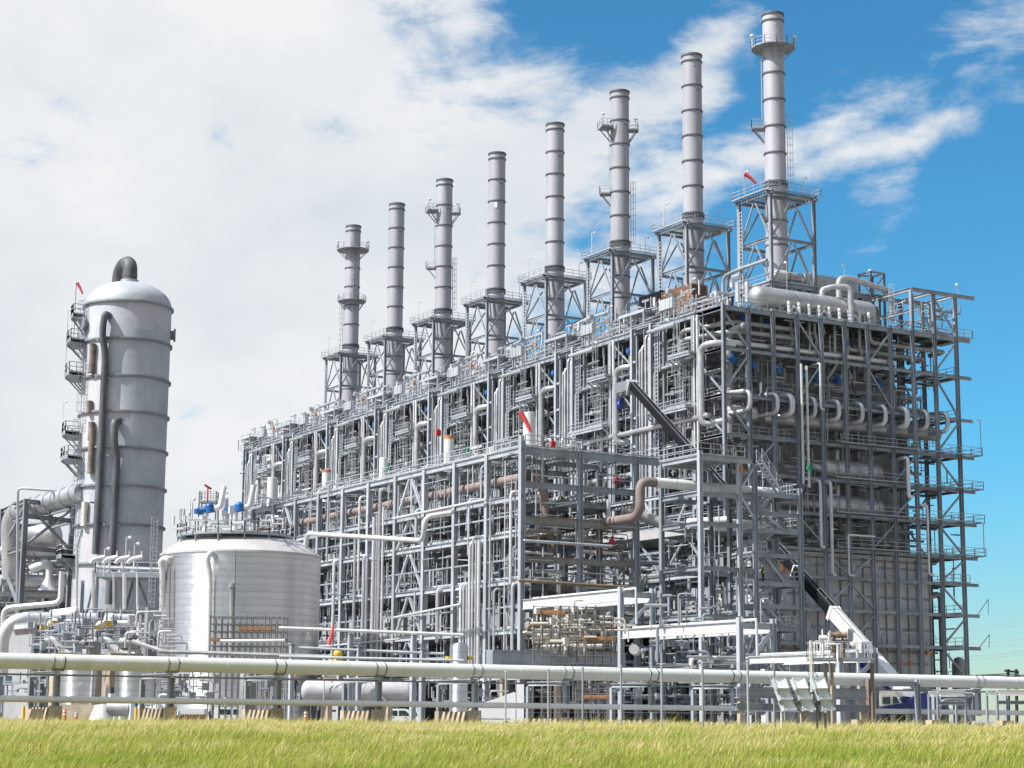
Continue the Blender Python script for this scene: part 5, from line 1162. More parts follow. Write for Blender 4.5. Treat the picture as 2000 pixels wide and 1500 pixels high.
m = MB(); m.pipe([a,b,c,d,e], .33, 10, .8, 6); one(m, 'gooseneck_pipe', ALUW, e, 'pale gooseneck pipe hooked on the left edge of the tank', 'pipe', 'gooseneck pipes on the tank')
m = MB(); m.tube([on_tank(453,1145,.4), on_tank(450,1290,.4)], .22, 8); m.tube([on_tank(452,1140,.4),on_tank(453,1147,.4)], .34, 10); one(m, 'standpipe', ALUD, on_tank(450,1290,.4), 'short dull standpipe on the front of the tank', 'pipe')
m = MB(); m.tube([on_tank(460,1075,.1), on_tank(455,1285,.1)], .06, 6); one(m, 'conduit', GALVD, on_tank(455,1285,.1), 'thin dark conduit line down the front of the tank', 'conduit')
m = MB(); m.tube([on_tank(332,1110,.3), on_tank(330,1285,.3)], .09, 6); one(m, 'conduit', GALVD, on_tank(330,1285,.3), 'thin dark conduit near the left edge of the tank', 'conduit')
m = MB(); p = on_tank(322,1150,.2); m.ladder(p.x-.9, p.y+1, .0, 20.8, -.8, -.6); one(m, 'tank_ladder', RAILM, (p.x,p.y,0), 'tall caged ladder up the left edge of the tank', 'ladder')
for i, (px, py) in enumerate(((400,997),(458,995))):
    p = atD(px, py, 203); t = T('vent_valve', (p.x,p.y,ze+2.2), ['left','right'][i]+' of two big blue valves with white outlet elbows on the tank roof', 'valve', 'blue valves on the tank roof')
    m = MB(); m.tube([p+RT*.55-up*.2, p+RT*.5+up*.5], .55, 14); m.tube([p-RT*.75-up*.1, p+RT*.6+up*.15], .42, 12); m.tube([p-RT*.7-up*.35,p-RT*.7+up*.15], .45, 12); m.sph(p+RT*.5+up*.35, .5, 12); m.build('body', BLUE, t)
    m = MB(); m.tube([(p.x+.1,p.y,ze+2.0),(p.x+.1,p.y,p.z-.1)], .33, 10); m.build('stem', WHITE, t)
    m = MB(); m.pipe([p+RT*.9+up*.2, p+RT*1.6+up*.3, p+RT*2.0+up*2.6], .30, 10, .9); m.build('outlet_elbow', WHITE, t)
for i, (px, yt, yb, r) in enumerate(((356,994,1022,.33),(441,973,1005,.3))):
    a = atD(px,yt,204); b = atD(px,yb,204); m = MB(); m.tube([a,b], r, 12); m.tube([b,b-up*1.2], r*1.3, 12); one(m, 'roof_vent', ALU, b, ['left','right'][i]+' upright grey vent cylinder on the tank roof', 'vent', 'vent cylinders on the tank roof')
t = T('roof_cage', atD(405,1000,206), 'small railed cage with a red nozzle above the tank roof', 'cage')
a = atD(388,1000,207); b = atD(421,1000,207); w = Vector((.5,.866,0))*1.8; zc = atD(400,981,207).z
for p in (a,b,a+w,b+w): MB().bar((p.x,p.y,ze+2),(p.x,p.y,zc), .14).build('leg', GALVD, t)
m = MB()
m.add([(p.x,p.y,zc+h) for h in (0,.12) for p in (a,b,b+w,a+w)], [(3,2,1,0),(4,5,6,7),(0,1,5,4),(1,2,6,5),(2,3,7,6),(3,0,4,7)]); m.build('stand', GALVD, t)
m = MB(); m.rail([Vector((p.x,p.y,zc+.12)) for p in (a,b,b+w,a+w,a)], 1.1, .6, .035); m.build('handrail', RAILM, t)
p = (a+b)/2; m = MB(); m.bar((p.x,p.y,zc),(p.x,p.y,zc+1.6), .12); m.tube([(p.x-.4,p.y,zc+1.9),(p.x+.4,p.y,zc+1.5)], .12, 8); m.build('red_nozzle', RED, t)
one(clutter_px(36,335,560,1010,1036,199,206,.05,.16,.6,.3,1.8), 'fittings', ALUW, (kx,ky,ze+2), 'small pale fittings scattered on the tank roof walkway', 'fittings')
for i, (px, py) in enumerate(((372,975),(436,962),(263,1062),(205,1072),(247,1050))):
    a = atD(px, py, 206); m = MB(); m.bar(a-up*3.0, a, .07); m.bar(a, a+RT*.3+up*.1, .06); m.sph(a+RT*.4, .2); one(m, 'roof_floodlight', LAMPG, a-up*3, ['thin floodlight pole on the tank roof walkway at left','thin floodlight pole on the tank roof near the grey vent','thin floodlight pole at the right on the valve platform before the left tower','short bright floodlight pole on the left of the valve platform','thin floodlight pole in the middle of the valve platform'][i], 'floodlight', 'floodlights round the tank')
# ------------------------------------------------------------------ low equipment between the tank and the front pipe
a = atD(3,1320,172); b = atD(8,1206,172); c = atD(60,1203,172); d = atD(262,1212,178)
m = MB(); m.pipe([a,atD(5,1207,172),d], .60, 14, 3.2, 8); one(m, 'elbowed_pipe', ALUW, a, 'fat silver pipe with a big bend in front of the domed tower foot', 'pipe')
m = MB(); m.tube([atD(100,1205,171), atD(152,1198,171)], .63, 14); one(m, 'pipe_wrap', WHITE, atD(100,1205,171), 'bright white wrapped sleeve on the fat bent pipe at left', 'sleeve')
for i, (x0,y0,x1,y1,D,r) in enumerate(((8,1188,118,1178,180,.28),(96,1212,172,1213,165,.2),(190,1216,272,1217,165,.22),(258,1252,330,1276,150,.16),(430,1252,556,1251,140,.12),(30,1230,70,1226,165,.5))):
    p = atD(x0,y0,D); q = atD(x1,y1,D); m = MB()
    if i in (0,1,2): m.pipe([p-up*1.6,p,q]+([q+up*3] if i == 0 else [q-up*1.5]), r, 8)
    else: m.tube([p,q], r, 8)
    one(m, 'low_pipe', ALUW if i != 5 else ALUD, p, ['pale pipe with two bends above the fat bent pipe at left','pale hooked pipe below the fat bent pipe','pale pipe loop in front of the tower foot','thin pipe sloping to the tank foot','thin level pipe before the tank foot','short fat dull pipe under the bend at the left edge'][i], 'pipe')
for i, px in enumerate((100, 205)):
    p = atD(px,1256,160); m = MB(); m.pipe([p-RT*.5+up*.25, p+RT*.3+up*.3, p+RT*1.0-up*.7, p+RT*2.6-up*.9], .30, 10, .5); o = one(m, 'pump_elbow', ALUW, p-up*2, ['left','right'][i]+' of two S-shaped white pump pipes left of the tank', 'pipe', 'S-shaped pump pipes')
    t = T('pump', p-up*3, ['left','right'][i]+' pump with grey housing left of the tank, behind the front pipe', 'pump', 'pumps left of the tank')
    c = p+RT*2.2-up*.5; m = MB(); m.tube([c-RT*.9+up*.5, c+RT*.7+up*.5], .5, 12); m.cbox(c+RT*1.4+up*.1, 1.0, .8, 1.0); m.cyl((c.x,c.y,c.z+.9), .6, .25, 12); m.build('housing', ALUD, t)
    m = MB(); m.box(c.x-2,c.y-.8,GZ,c.x+2,c.y+.8,c.z-.4); m.build('plinth', CONC, t)
    m = MB(); m.cbox(p+RT*.2+up*1.6, .7,.5,.5); m.cbox(p-RT*.6+up*1.3, .8,.4,.3); m.build('yellow_fittings', YEL, t)
for i in range(3):
    one(clutter_px(70,55+i*90,150+i*90,1215,1268,152,170,.03,.10,.45,.18,1.8), 'pipework', (GALV,GALVD,ALU)[i], atD(100+i*90,1268,158), ['left','middle','right'][i]+' third of the small pipes and fittings left of the tank', 'pipework', 'small pipework left of the tank')
m = MB(); p = atD(217,1205,166); m.cyl((p.x,p.y,p.z-1.2), .62, 1.2, 14); m.lathe((p.x,p.y,p.z-2.9), [(.1,0),(.25,.4),(.55,1.7)], 12); m.sph((p.x,p.y,p.z), .62, 12, .5); one(m, 'cone_pot', WHITE, p-up*3, 'white pot with a cone bottom left of the tank', 'vessel')
t = T('control_cabinet', atD(290,1262,158), 'grey upright control cabinet left of the tank', 'cabinet')
p = atD(290,1262,158); m = MB(); m.box(p.x-.3,p.y-.4,p.z-1.4,p.x+.5,p.y+.4,p.z+3.2); m.build('box', GALVD, t); m = MB(); m.box(p.x-.33,p.y-.3,p.z,p.x-.3,p.y+.3,p.z+2.8); m.build('door', GALV, t)
t = T('block_wall', atD(52,1300,185), 'low pale block wall under the bend of the fat pipe at left', 'wall'); a = atD(15,1250,185); b = atD(62,1250,185)
m = MB(); w = Vector((.5,.866,0))*1; z1 = atD(40,1218,185).z; m.add([(q.x,q.y,z) for z in (GZ,z1) for q in (a,b,b+w,a+w)], [(3,2,1,0),(4,5,6,7),(0,1,5,4),(1,2,6,5),(2,3,7,6),(3,0,4,7)]); m.build('blockwork', PANEL, t)
# two small clad tanks behind the front pipe
for i, (px, hw) in enumerate(((153,35),(262,38))):
    D = 146; c = atD(px,1350,D); r = hw*D/3712; zt = atD(px,1296,D).z
    t = T('small_tank', (c.x,c.y,GZ), ['left one of two small silver clad tanks under the front pipe, with a round manway','right one of two small silver clad tanks under the front pipe'][i], 'tank', 'small silver tanks under the front pipe')
    m = MB(); prof = [(r,GZ)]; z = .3
    while z < zt: prof += [(r,z-.01),(r-.02,z),(r,z+.01)]; z += .5
    m.lathe((c.x,c.y,0), prof+[(r,zt),(.02,zt+.3)], 32); m.build('shell', TANKM, t)
    if i == 0:
        d = -Vector((c.x,c.y,0)).normalized(); q = Vector((c.x,c.y,atD(160,1345,D).z))+d*r+RT*.3; m = MB(); m.tube([q-d*.1,q+d*.25], .36, 14); m.build('manway', ALUD, t)
    m = MB(); q = Vector((c.x,c.y,1.6))-Vector((c.x,c.y,0)).normalized()*(r+.1); m.cbox(q-RT*.5, .3,.3,.3); m.tube([q-RT*.5,q-RT*.5-up*1.2], .09, 7); m.build('drain_valve', WHITE, t)
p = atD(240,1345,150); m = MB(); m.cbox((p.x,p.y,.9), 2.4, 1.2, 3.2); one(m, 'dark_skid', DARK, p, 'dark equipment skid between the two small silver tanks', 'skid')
p = atD(198,1390,128); t = T('cable_drum', (p.x,p.y,GZ), 'white pump hood and drum standing below the front pipe at left', 'drum')
m = MB(); m.lathe((p.x,p.y,GZ), [(1.0,0),(.9,.6),(.45,1.7),(.02,1.75)], 10); m.cbox(p+RT*1.9-up*.1, .3, 1.2, 1.6); m.build('hood', WHITE, t)
m = MB(); m.tube([p+RT*.4+up*.2, p+RT*1.9+up*.2], .5, 12); m.build('drum', ALUD, t)
m = MB(); m.cbox(p-RT*.9+up*.4, .3,.3,.3); a = atD(118,1393,130); b = atD(190,1393,130); m = MB(); z1 = atD(150,1376,130).z; w = Vector((.5,.866,0))*2
m.add([(q.x,q.y,z) for z in (GZ,z1) for q in (a,b,b+w,a+w)], [(3,2,1,0),(4,5,6,7),(0,1,5,4),(1,2,6,5),(2,3,7,6),(3,0,4,7)]); one(m, 'foundation_wall', CONC, a, 'pale foundation block below the left small tank', 'foundation')
for i in range(6):
    one(clutter_px(30,(-20,300,330,480,830,1150)[i],(118,330,420,610,960,1330)[i],1322,1372,150,165,.03,.10,.45,.35,1.6), 'pipework', (GALV,GALVD,ALUD,GALVD,ALUD,GALV)[i], atD((50,260,370,540,890,1240)[i],1372,140), 'small pipes and fittings seen under the front pipe, %s group from the left' % ORD[i], 'pipework', 'small pipework under the front pipe')
one(clutter_px(40,190,340,1380,1402,128,142,.03,.08,.5,.4,1.0), 'pipework', WHITE, atD(240,1400,130), 'jumble of small white fittings near the ground at left', 'pipework')
VGREY = mat('grey_vessel_paint', (.46, .45, .46), .55, 0, .12, .8, rust=.2)
def scaffold(px0, px1, y0, y1, D, depth, nx, nz, label, planks, top=0):
    a = atD(px0,y1,D); b = atD(px1,y1,D); t = T('scaffold', (a.x,a.y,GZ), label, 'scaffold', 'rusty tube scaffolds'); w = Vector((.5,.866,0))*depth
    z0, z1 = max(a.z, GZ), atD(px0,y0,D).z; m = MB()
    for k in (0,1):
        for i in range(nx+1):
            p = a.lerp(b, i/nx)+w*k; m.bar((p.x,p.y,GZ),(p.x,p.y,z1-R.uniform(0,.12)*(z1-z0)*(i % 3)), .065)
        for j in range(nz+1):
            z = z0+(z1-z0)*j/nz-.15; m.bar((a.x+w.x*k,a.y+w.y*k,z),(b.x+w.x*k,b.y+w.y*k,z), .06)
            if k == 0:
                for i in range(0, nx+1): p = a.lerp(b, i/nx); m.bar((p.x,p.y,z),(p.x+w.x,p.y+w.y,z), .055)
    for i in range(0, nx-1, 2): p = a.lerp(b, i/nx); q = a.lerp(b, (i+1)/nx); m.bar((p.x,p.y,z0),(q.x,q.y,z0+(z1-z0)*.6), .05)
    m.build('tube_frame', SCAF, t)
    for f0, f1, zf in planks:
        p = a.lerp(b,f0); q = a.lerp(b,f1); z = z0+(z1-z0)*zf; m = MB()
        for j in range(4): o = w*(j/4+.02); m.bar((p.x+o.x,p.y+o.y,z),(q.x+o.x,q.y+o.y,z), .2, .09)
        m.bar((p.x,p.y,z+.1),(q.x,q.y,z+.1), .05, .22); m.build('plank_floor', PLANK, t)
    return t
scaffold(408,552,1200,1300,168,3.0,12,7,'rusty scaffold with plank floors before the right foot of the tank',((.38,.85,.72),(0,.4,.5),(.5,1,.06)))
scaffold(1042,1198,1180,1292,152,3.0,9,7,'rusty scaffold with planks in front of the rack end, behind the white girders',((.0,.4,.86),(.6,1,.4)))
scaffold(404,470,1312,1372,197,2,6,4,'small rusty scaffold seen under the front pipe at the tank foot',((.1,.9,.1),))
scaffold(1125,1200,1340,1372,150,2.4,5,3,'small scaffold seen under the front pipe near the fence',((.2,.9,.3),))
p = atD(486,1250,174); m = MB(); m.lathe((p.x,p.y,GZ), [(.8,0),(.8,4.6),(.5,5.4),(.02,5.6)], 14); one(m, 'scaffolded_vessel', ALUD, (p.x,p.y,GZ), 'dull upright vessel wrapped by the scaffold before the tank', 'vessel')
# horizontal vessel, upright vessel, pipe posts before the rack
a = atD(600,1349,150); b = atD(795,1352,150); t = T('bullet_vessel', ((a.x+b.x)/2,(a.y+b.y)/2,GZ), 'long white horizontal vessel seen under the front pipe below the tank', 'vessel')
m = MB(); m.cap(a,b, 20*150/3712, 18, .6); m.build('shell', VGREY, t)
for f in (.2,.8): q = a.lerp(b,f); MB().box(q.x-.2,q.y-.6,GZ,q.x+.2,q.y+.6,q.z-.6).build('saddle', CONC, t)
m = MB(); q = a.lerp(b,.62); m.bar(q+up*.9-Vector((.5,.866,0)), q-up*1-RT*.9-Vector((.5,.866,0)), .07); m.bar(q+up*.9-Vector((.5,.866,0)), q-up*1+RT*1.6-Vector((.5,.866,0)), .07); m.bar(a.lerp(b,.18)+up*1.2-Vector((.5,.866,0)), a.lerp(b,.18)-up*1-Vector((.5,.866,0)), .07); m.build('ladder_stay', GALVL, t)
p = atD(897,1280,140); t = T('upright_vessel', (p.x,p.y,GZ), 'small upright silver vessel in front of the rack, just above the front pipe', 'vessel')
m = MB(); m.lathe((p.x,p.y,0), [(.66,GZ),(.66,atD(897,1262,140).z),(.5,atD(897,1257,140).z),(.02,atD(897,1255,140).z)], 16); m.build('shell', TANKM, t)
m = MB()
for s in (-1,1): m.cbox(p+RT*s*.8-up*.2, .3,.3,.25)
m.build('yellow_valve', YEL, t)
for i, (x0,y0,x1,y1,D,r) in enumerate(((545,1226,905,1240,150,.13),(565,1264,868,1277,128,.09),(310,1272,640,1283,118,.13),(545,1282,905,1290,112,.08))):
    m = MB(); m.tube([atD(x0,y0,D), atD(x1,y1,D)], r, 8); one(m, 'level_pipe', (ALUW,GALVL,ALUD,GALVL)[i], atD(x0,y0,D), ['upper of the long level pipes in front of the rack foot','thin level pipe on short posts before the rack foot','dull pipe just above the front pipe below the tank','lowest thin pipe just above the front pipe'][i], 'pipe')
for i, (px, yt) in enumerate(((571,1258),(702,1262),(826,1267),(808,1240),(685,1238))):
    p = atD(px,yt,128 if i < 3 else 150); m = MB(); m.col(p.x,p.y,GZ,p.z,.3 if i < 3 else .4); m.cbox((p.x,p.y,p.z+.02), .5,.5,.06); m.cbox((p.x,p.y,GZ+.05), .6,.6,.1); one(m, 'pipe_post', GALVL, (p.x,p.y,GZ), '%s steel pipe post standing before the rack foot' % ORD[i], 'post', 'steel pipe posts before the rack')
t = T('red_banner', atD(645,1300,150), 'narrow red banner hanging beside the right edge of the tank', 'banner'); p = atD(651,1222,150); m = MB(); m.tube([p, p-up*.8-RT*.14, p-up*1.5-RT*.3], lambda f: .10+.09*f, 8); m.build('cloth', SOCK, t); m = MB(); m.bar(p+up*.3, p-up*4.5, .06); m.build('pole', GALVD, t)
m = MB(); p = atD(660,1277,140); m.sph(p, .35, 10); m.cbox(p-up*.5, .5,.5,.5); one(m, 'yellow_motor', YEL, p-up*1, 'round yellow motor low beside the tank, before the rack', 'motor')
# grey skid girder with the tan pipes under the white girder frame
p = atY(962,1283,147.5); q = atY(1222,1292,147.5); t = T('skid_girder', (p.x,147.5,GZ), 'long grey box girder skid with a pale plate, under the white girder frames', 'girder')
m = MB(); m.box(p.x,147.5,p.z-.65,q.x,148.6,p.z+.55); m.box(p.x,147.2,p.z-.75,q.x,148.9,p.z-.65); m.box(p.x,147.3,p.z+.55,q.x,148.8,p.z+.63); m.build('girder', GALV, t)
m = MB(); c = atY(1131,1281,147.4); m.cbox((c.x,147.46,c.z), 1.1, .05, .35); m.build('name_plate', GALVL, t)
for f in (.1,.5,.9): x = p.x+(q.x-p.x)*f; MB().col(x,148,GZ,p.z-.7,.5).build('leg', CONC, t)
for i, (x0,y0,x1,y1,Y,r,mm) in enumerate(((1045,1252,1215,1250,149.4,.33,TANP),(1060,1264,1175,1262,149,.22,CREAM),(1030,1222,1210,1226,150.5,.16,TANP),(1025,1236,1150,1240,150.5,.2,CREAM),(1350,1284,1480,1288,146,.22,CREAM),(1270,1297,1345,1299,146,.13,GALVL),(1015,1134,1240,1148,157.5,.16,TANP),(1025,1056,1195,1067,157.5,.15,GALVL))):
    a = atY(x0,y0,Y); b = atY(x1,y1,Y); m = MB(); m.pipe([a-up*(1.2 if i in (2,4) else .01),a,b], r, 9)
    if i < 2: 
        for f in (.35,.5,.62): c = a.lerp(b,f); m.tube([c, c+(b-a).normalized()*.35], r*1.35, 9)
    one(m, 'skid_pipe', mm, a, ['thick tan pipe with collars on the skid girder','cream pipe with collars on the skid girder','thin tan pipe over the skid girder','cream pipe behind the skid girder','cream pipe low behind the fence','thin pale pipe just above the front pipe behind the fence','long tan pipe across the rack end, low','long pale pipe across the rack end, middle'][i], 'pipe')
p = atY(1132,1222,150.5); m = MB(); m.tube([p-up*1.8,p+up*.7], .28, 10); m.sph(p+up*.7, .28, 10); one(m, 'short_stack', CREAM, p-up*2, 'short cream upright pipe stub above the skid girder', 'pipe')
p = atD(1238,1268,150); m = MB(); m.tube([p, p+Vector((2.6,3.6,0))], .40, 18); one(m, 'cream_drum', VGREY, p, 'round pale drum end beside the skid girder', 'drum')
one(clutter_px(50,1035,1200,1205,1262,152,158,.05,.13,.6,.3,2), 'pipework', CREAM, atD(1100,1262,155), 'small cream pipes over the skid girder', 'pipework')
one(clutter_px(60,1260,1500,1180,1300,158,172,.05,.15,.5,.3,3), 'pipework', GALV, atD(1380,1300,165), 'small grey pipes in the shade left of the stair tower foot', 'pipework')
# ------------------------------------------------------------------ the big pipe along the front, on its portal supports
YP = 97.8; SPX = [atY(px,1310,YP).x for px in (-130,112,335,544,740,928,1106,1272,1433,1581)]+[atY(1909,1333,YP).x, atY(2020,1334,YP).x+1.5]
zb_, rb = 3.0, .405
t = T('pipeline', (60,YP,0), 'very long pale fat pipe running across the whole picture above the grass', 'pipe')
m = MB(); m.tube([(-30,YP,zb_+.09),(5,YP,zb_+.06),(60,YP,zb_),(125,YP,zb_-.05),(170,YP,zb_-.05)], rb, 32); m.build('pipe_shell', PALEP, t)
m = MB(); m.tube([(5,YP+.1,zb_-.62),(125,YP+.1,zb_-.70)], .05, 6); o = one(m, 'tracer_line', GALVD, (5,YP,zb_-.6), 'thin dark line hung just under the big front pipe', 'pipe')
bnd = None
for x in SPX:
    for d in (-.28,.28):
        if bnd is None: m = MB(); m.tube([(x+d-.035,YP,zb_),(x+d+.035,YP,zb_)], rb+.022, 32); m.cbox((x+d,YP-rb-.03,zb_+.12), .09,.07,.09); bnd = m.build('clamp_band', GALVD, t); bx = x+d
        else: q = bnd.copy(); COL.objects.link(q); q.location.x = x+d-bx
sm0 = None
x = 8.2
while x < 122:
    if sm0 is None: m = MB(); m.tube([(x-.02,YP,zb_+.04),(x+.02,YP,zb_+.04)], rb+.012, 32); sm0 = m.build('weld_seam', PALEP, t); sx0 = x
    else: q = sm0.copy(); COL.objects.link(q); q.location.x = x-sx0; q.location.z = -.0009*(x-sx0)
    x += 3.05
t = T('small_pipeline', (60,YP,1), 'slimmer pale pipe running low above the grass below the big front pipe', 'pipe')
MB().tube([(5,YP-.05,1.18),(SPX[9]+.4,YP-.05,1.0)], .165, 14).build('pipe_shell', WHITE, t); MB().tube([(5,YP+.35,1.12),(SPX[9]+.4,YP+.35,.94)], .10, 10).build('pipe_shell', ALUD, t)
m = MB(); m.tube([(atY(1704,1388,YP).x,YP-.05,.94),(170,YP-.05,.83)], .165, 14); m.build('pipe_shell', WHITE, t)
sup = T('pipe_support', (SPX[1],YP,0), '', 'pipe support', 'steel portal supports under the big front pipe')
x = SPX[1]
MB().hbar((x,YP,.80),(x,YP,2.35), .3, .3, (1,0,0)).build('front_post', GALV, sup)
MB().hbar((x-.12,YP+4.2,GZ+.6),(x-.12,YP+4.2,2.3), .26, .26, (1,0,0)).build('rear_post', GALV, sup)
MB().hbar((x,YP-.25,2.47),(x,YP+4.4,2.47), .26, .26).build('cross_beam', GALVL, sup)
MB().box(x-.22,YP-.25,2.603,x+.22,YP+.25,zb_-rb+.03).build('shoe', GALVD, sup)
fb_ = MB(); fb_.box(x-.24,YP-.35,-.3,x+.24,YP+.4,.80); fb_.build('pedestal', CONC, sup)
m = MB(); m.box(x-.3,YP+3.9,-.8,x+.3,YP+4.4,.75); m.build('pedestal', CONC, sup)
for i in range(5):
    y = YP+.75+i*.62; m = MB(); m.add([(x-.45,y,-.4),(x+.3,y,-.4),(x+.3,y+.42,-.4),(x-.45,y+.42,-.4),(x-.2,y+.02,.72),(x+.2,y+.02,.72),(x+.2,y+.3,.72),(x-.2,y+.3,.72)], [(3,2,1,0),(4,5,6,7),(0,1,5,4),(1,2,6,5),(2,3,7,6),(3,0,4,7)]); m.build('pedestal', CONC, sup)
SL = ['beside the two small silver tanks','below the left part of the tank','below the right part of the tank','below the white horizontal vessel','beside the white sloping lorry','left of the grey skid girder','below the pale drum end','between two fence posts','behind the reflector stand','at the right, next to the open sky','at the far right edge']
for i, x in enumerate(SPX):
    if i == 0 or i == 1: continue
    ds_ = dup(sup, (x-SPX[1],0,-.01*i), 'steel portal support of the big front pipe '+SL[i-1])
    for ch in ds_.children:
        if ch.name.startswith('pedestal') and i > 5: ch.location.z -= .30+.06*(i-5) if i < 9 else .5
sup['label'] = 'steel portal support of the big front pipe '+SL[0]
t = T('loop_gate', (SPX[9]+5,YP-.7,0), 'goalpost frame in front of the big pipe at right, one post rusty', 'steel frame')
xa, xb = atY(1697,1350,YP-.7).x, atY(1792,1350,YP-.7).x
MB().hbar((xa,YP-.7,-.2),(xa,YP-.7,3.0), .3, .3, (1,0,0)).build('rusty_post', BROWN, t)
MB().hbar((xb,YP-.7,-.3),(xb,YP-.7,3.02), .3, .3, (1,0,0)).build('post', GALV, t)
MB().hbar((xa+.16,YP-.7,2.72),(xb-.16,YP-.7,2.72), .26, .32).build('beam', GALVL, t)
for i, (x0,x1,y,D,h) in enumerate(((1438,1692,1357,112,.62),(1438,1698,1384,111,.42))):
    a = atD(x0,y-4,D+1); b = atD(x1,y,D+7); t = T('stored_girder', a, ['upper','lower'][i]+' long grey steel girder behind the reflector stand', 'girder', 'long grey girders behind the reflector stand')
    MB().hbar(a,b,.4,h).build('girder', GALV, t)
    for f in (.03,.5,.97): q = a.lerp(b,f); MB().box(q.x-.15,q.y-.15,GZ,q.x+.15,q.y+.15,q.z-h/2).build('block', CONC, t)
for i, x in enumerate((atD(1880,1380,112), atD(1955,1380,112))): pass
p = atD(1886,1353,118); t = T('portal_frame', (p.x,p.y,GZ), 'pale topped portal frame under the big pipe at the right', 'steel frame', 'portal frames at the right edge')
def portal(t, px0, px1, yt, yb, D):
    a = atD(px0,yb,D); b = atD(px1,yb,D); z = atD(px0,yt,D).z; w = Vector((.5,.866,0))*2.5; m = MB()
    for q in (a,b,a+w,b+w): MB().bar((q.x,q.y,GZ),(q.x,q.y,z), .13).build('post', GALV, t)
    MB().hbar((a.x,a.y,z),(b.x,b.y,z), .3, .34).build('top_beam', WHITE, t); MB().hbar((a.x+w.x,a.y+w.y,z),(b.x+w.x,b.y+w.y,z), .3, .33).build('top_beam', WHITE, t)
    m = MB(); m.hbar((a.x,a.y,z-.6),(b.x,b.y,z-.6), .2, .22); m.build('low_beam', GALVD, t)
portal(t,1832,1886,1354,1388,118)
p = atD(1950,1390,114); t = T('portal_frame', (p.x,p.y,GZ), 'pale portal frame with sky behind it at the right edge', 'steel frame', 'portal frames at the right edge'); portal(t,1948,2040,1352,1388,114)
p = atD(1862,1380,135); t = T('dark_arch', (p.x,p.y,GZ), 'dark arched trolley frame under the big pipe right of the blue crane', 'frame'); m = MB(); m.pipe([p-RT*1.3-up*1,p-RT*.8+up*.5,p+RT*.8+up*.5,p+RT*1.3-up*1], .16, 8, .5); m.bar(p-RT*1.4+up*.8,p+RT*1.4+up*.8,.3); m.bar(p-RT*1.4-up*1,p-RT*1.4+up*.8,.2); m.bar(p+RT*1.4-up*1,p+RT*1.4+up*.8,.2); m.build('arch', GALVD, t)
# low concrete sleepers at the right
for i, px in enumerate((1680,1825,1962)):
    p = atD(px,1402,101); m = MB(); m.add([(p.x-.45,p.y-.3,-.4),(p.x+.45,p.y-.3,-.4),(p.x+.45,p.y+.3,-.4),(p.x-.45,p.y+.3,-.4),(p.x-.4,p.y-.25,.38),(p.x+.4,p.y-.25,.38),(p.x+.4,p.y+.25,.38),(p.x-.4,p.y+.25,.38)], [(3,2,1,0),(4,5,6,7),(0,1,5,4),(1,2,6,5),(2,3,7,6),(3,0,4,7)]); one(m, 'concrete_sleeper', CONC, (p.x,p.y,0), '%s low concrete sleeper in the grass edge at right, from the left' % ORD[i], 'concrete block', 'low concrete sleepers at right')
p = atD(80,1395,96); m = MB(); m.add([(p.x-.85,p.y-.3,-.4),(p.x+.1,p.y-.3,-.4),(p.x+.1,p.y+.4,-.4),(p.x-.85,p.y+.4,-.4),(p.x-.55,p.y-.2,.62),(p.x+.02,p.y-.2,.62),(p.x+.02,p.y+.3,.62),(p.x-.55,p.y+.3,.62)], [(3,2,1,0),(4,5,6,7),(0,1,5,4),(1,2,6,5),(2,3,7,6),(3,0,4,7)]); one(m, 'concrete_block', CONC, (p.x,p.y,0), 'chamfered concrete block in the grass near the left edge', 'concrete block')
# marker posts
for px, yt, D, mm, kind, lb in ((45,1378,100,YEL,'bollard','slim yellow bollard at the left edge of the grass'),(265,1379,104,YEL,'bollard','yellow bollard with a blue cap beside a concrete pedestal row'),(126,1384,96,ORANGE,'delineator','orange marker post in the grass, left of the red one'),(149,1392,96,RED,'delineator','red marker post in the grass, right of the orange one'),(597,1388,97,ORANGE,'delineator','lone orange marker post in the grass below the white vessel')):
    p = atD(px,1405,D); zt = atD(px,yt,D).z; t = T('bollard' if kind == 'bollard' else 'marker_post', (p.x,p.y,-.1), lb, kind)
    m = MB(); m.lathe((p.x,p.y,-.2), [(.12,0),(.10,.1),(.085,zt+.1),(.05,zt+.2),(.01,zt+.2)], 10); m.build('post', mm, t)
    m = MB()
    if kind != 'bollard':
        for z in (.35,.6): m.lathe((p.x,p.y,z*zt+.1), [(.1,0),(.1,.09)], 10)
        m.build('reflective_band', WHITE, t)
    elif px > 200: m.lathe((p.x,p.y,zt), [(.1,-.02),(.1,.2),(.01,.24)], 10); m.build('blue_cap', BLUE, t)
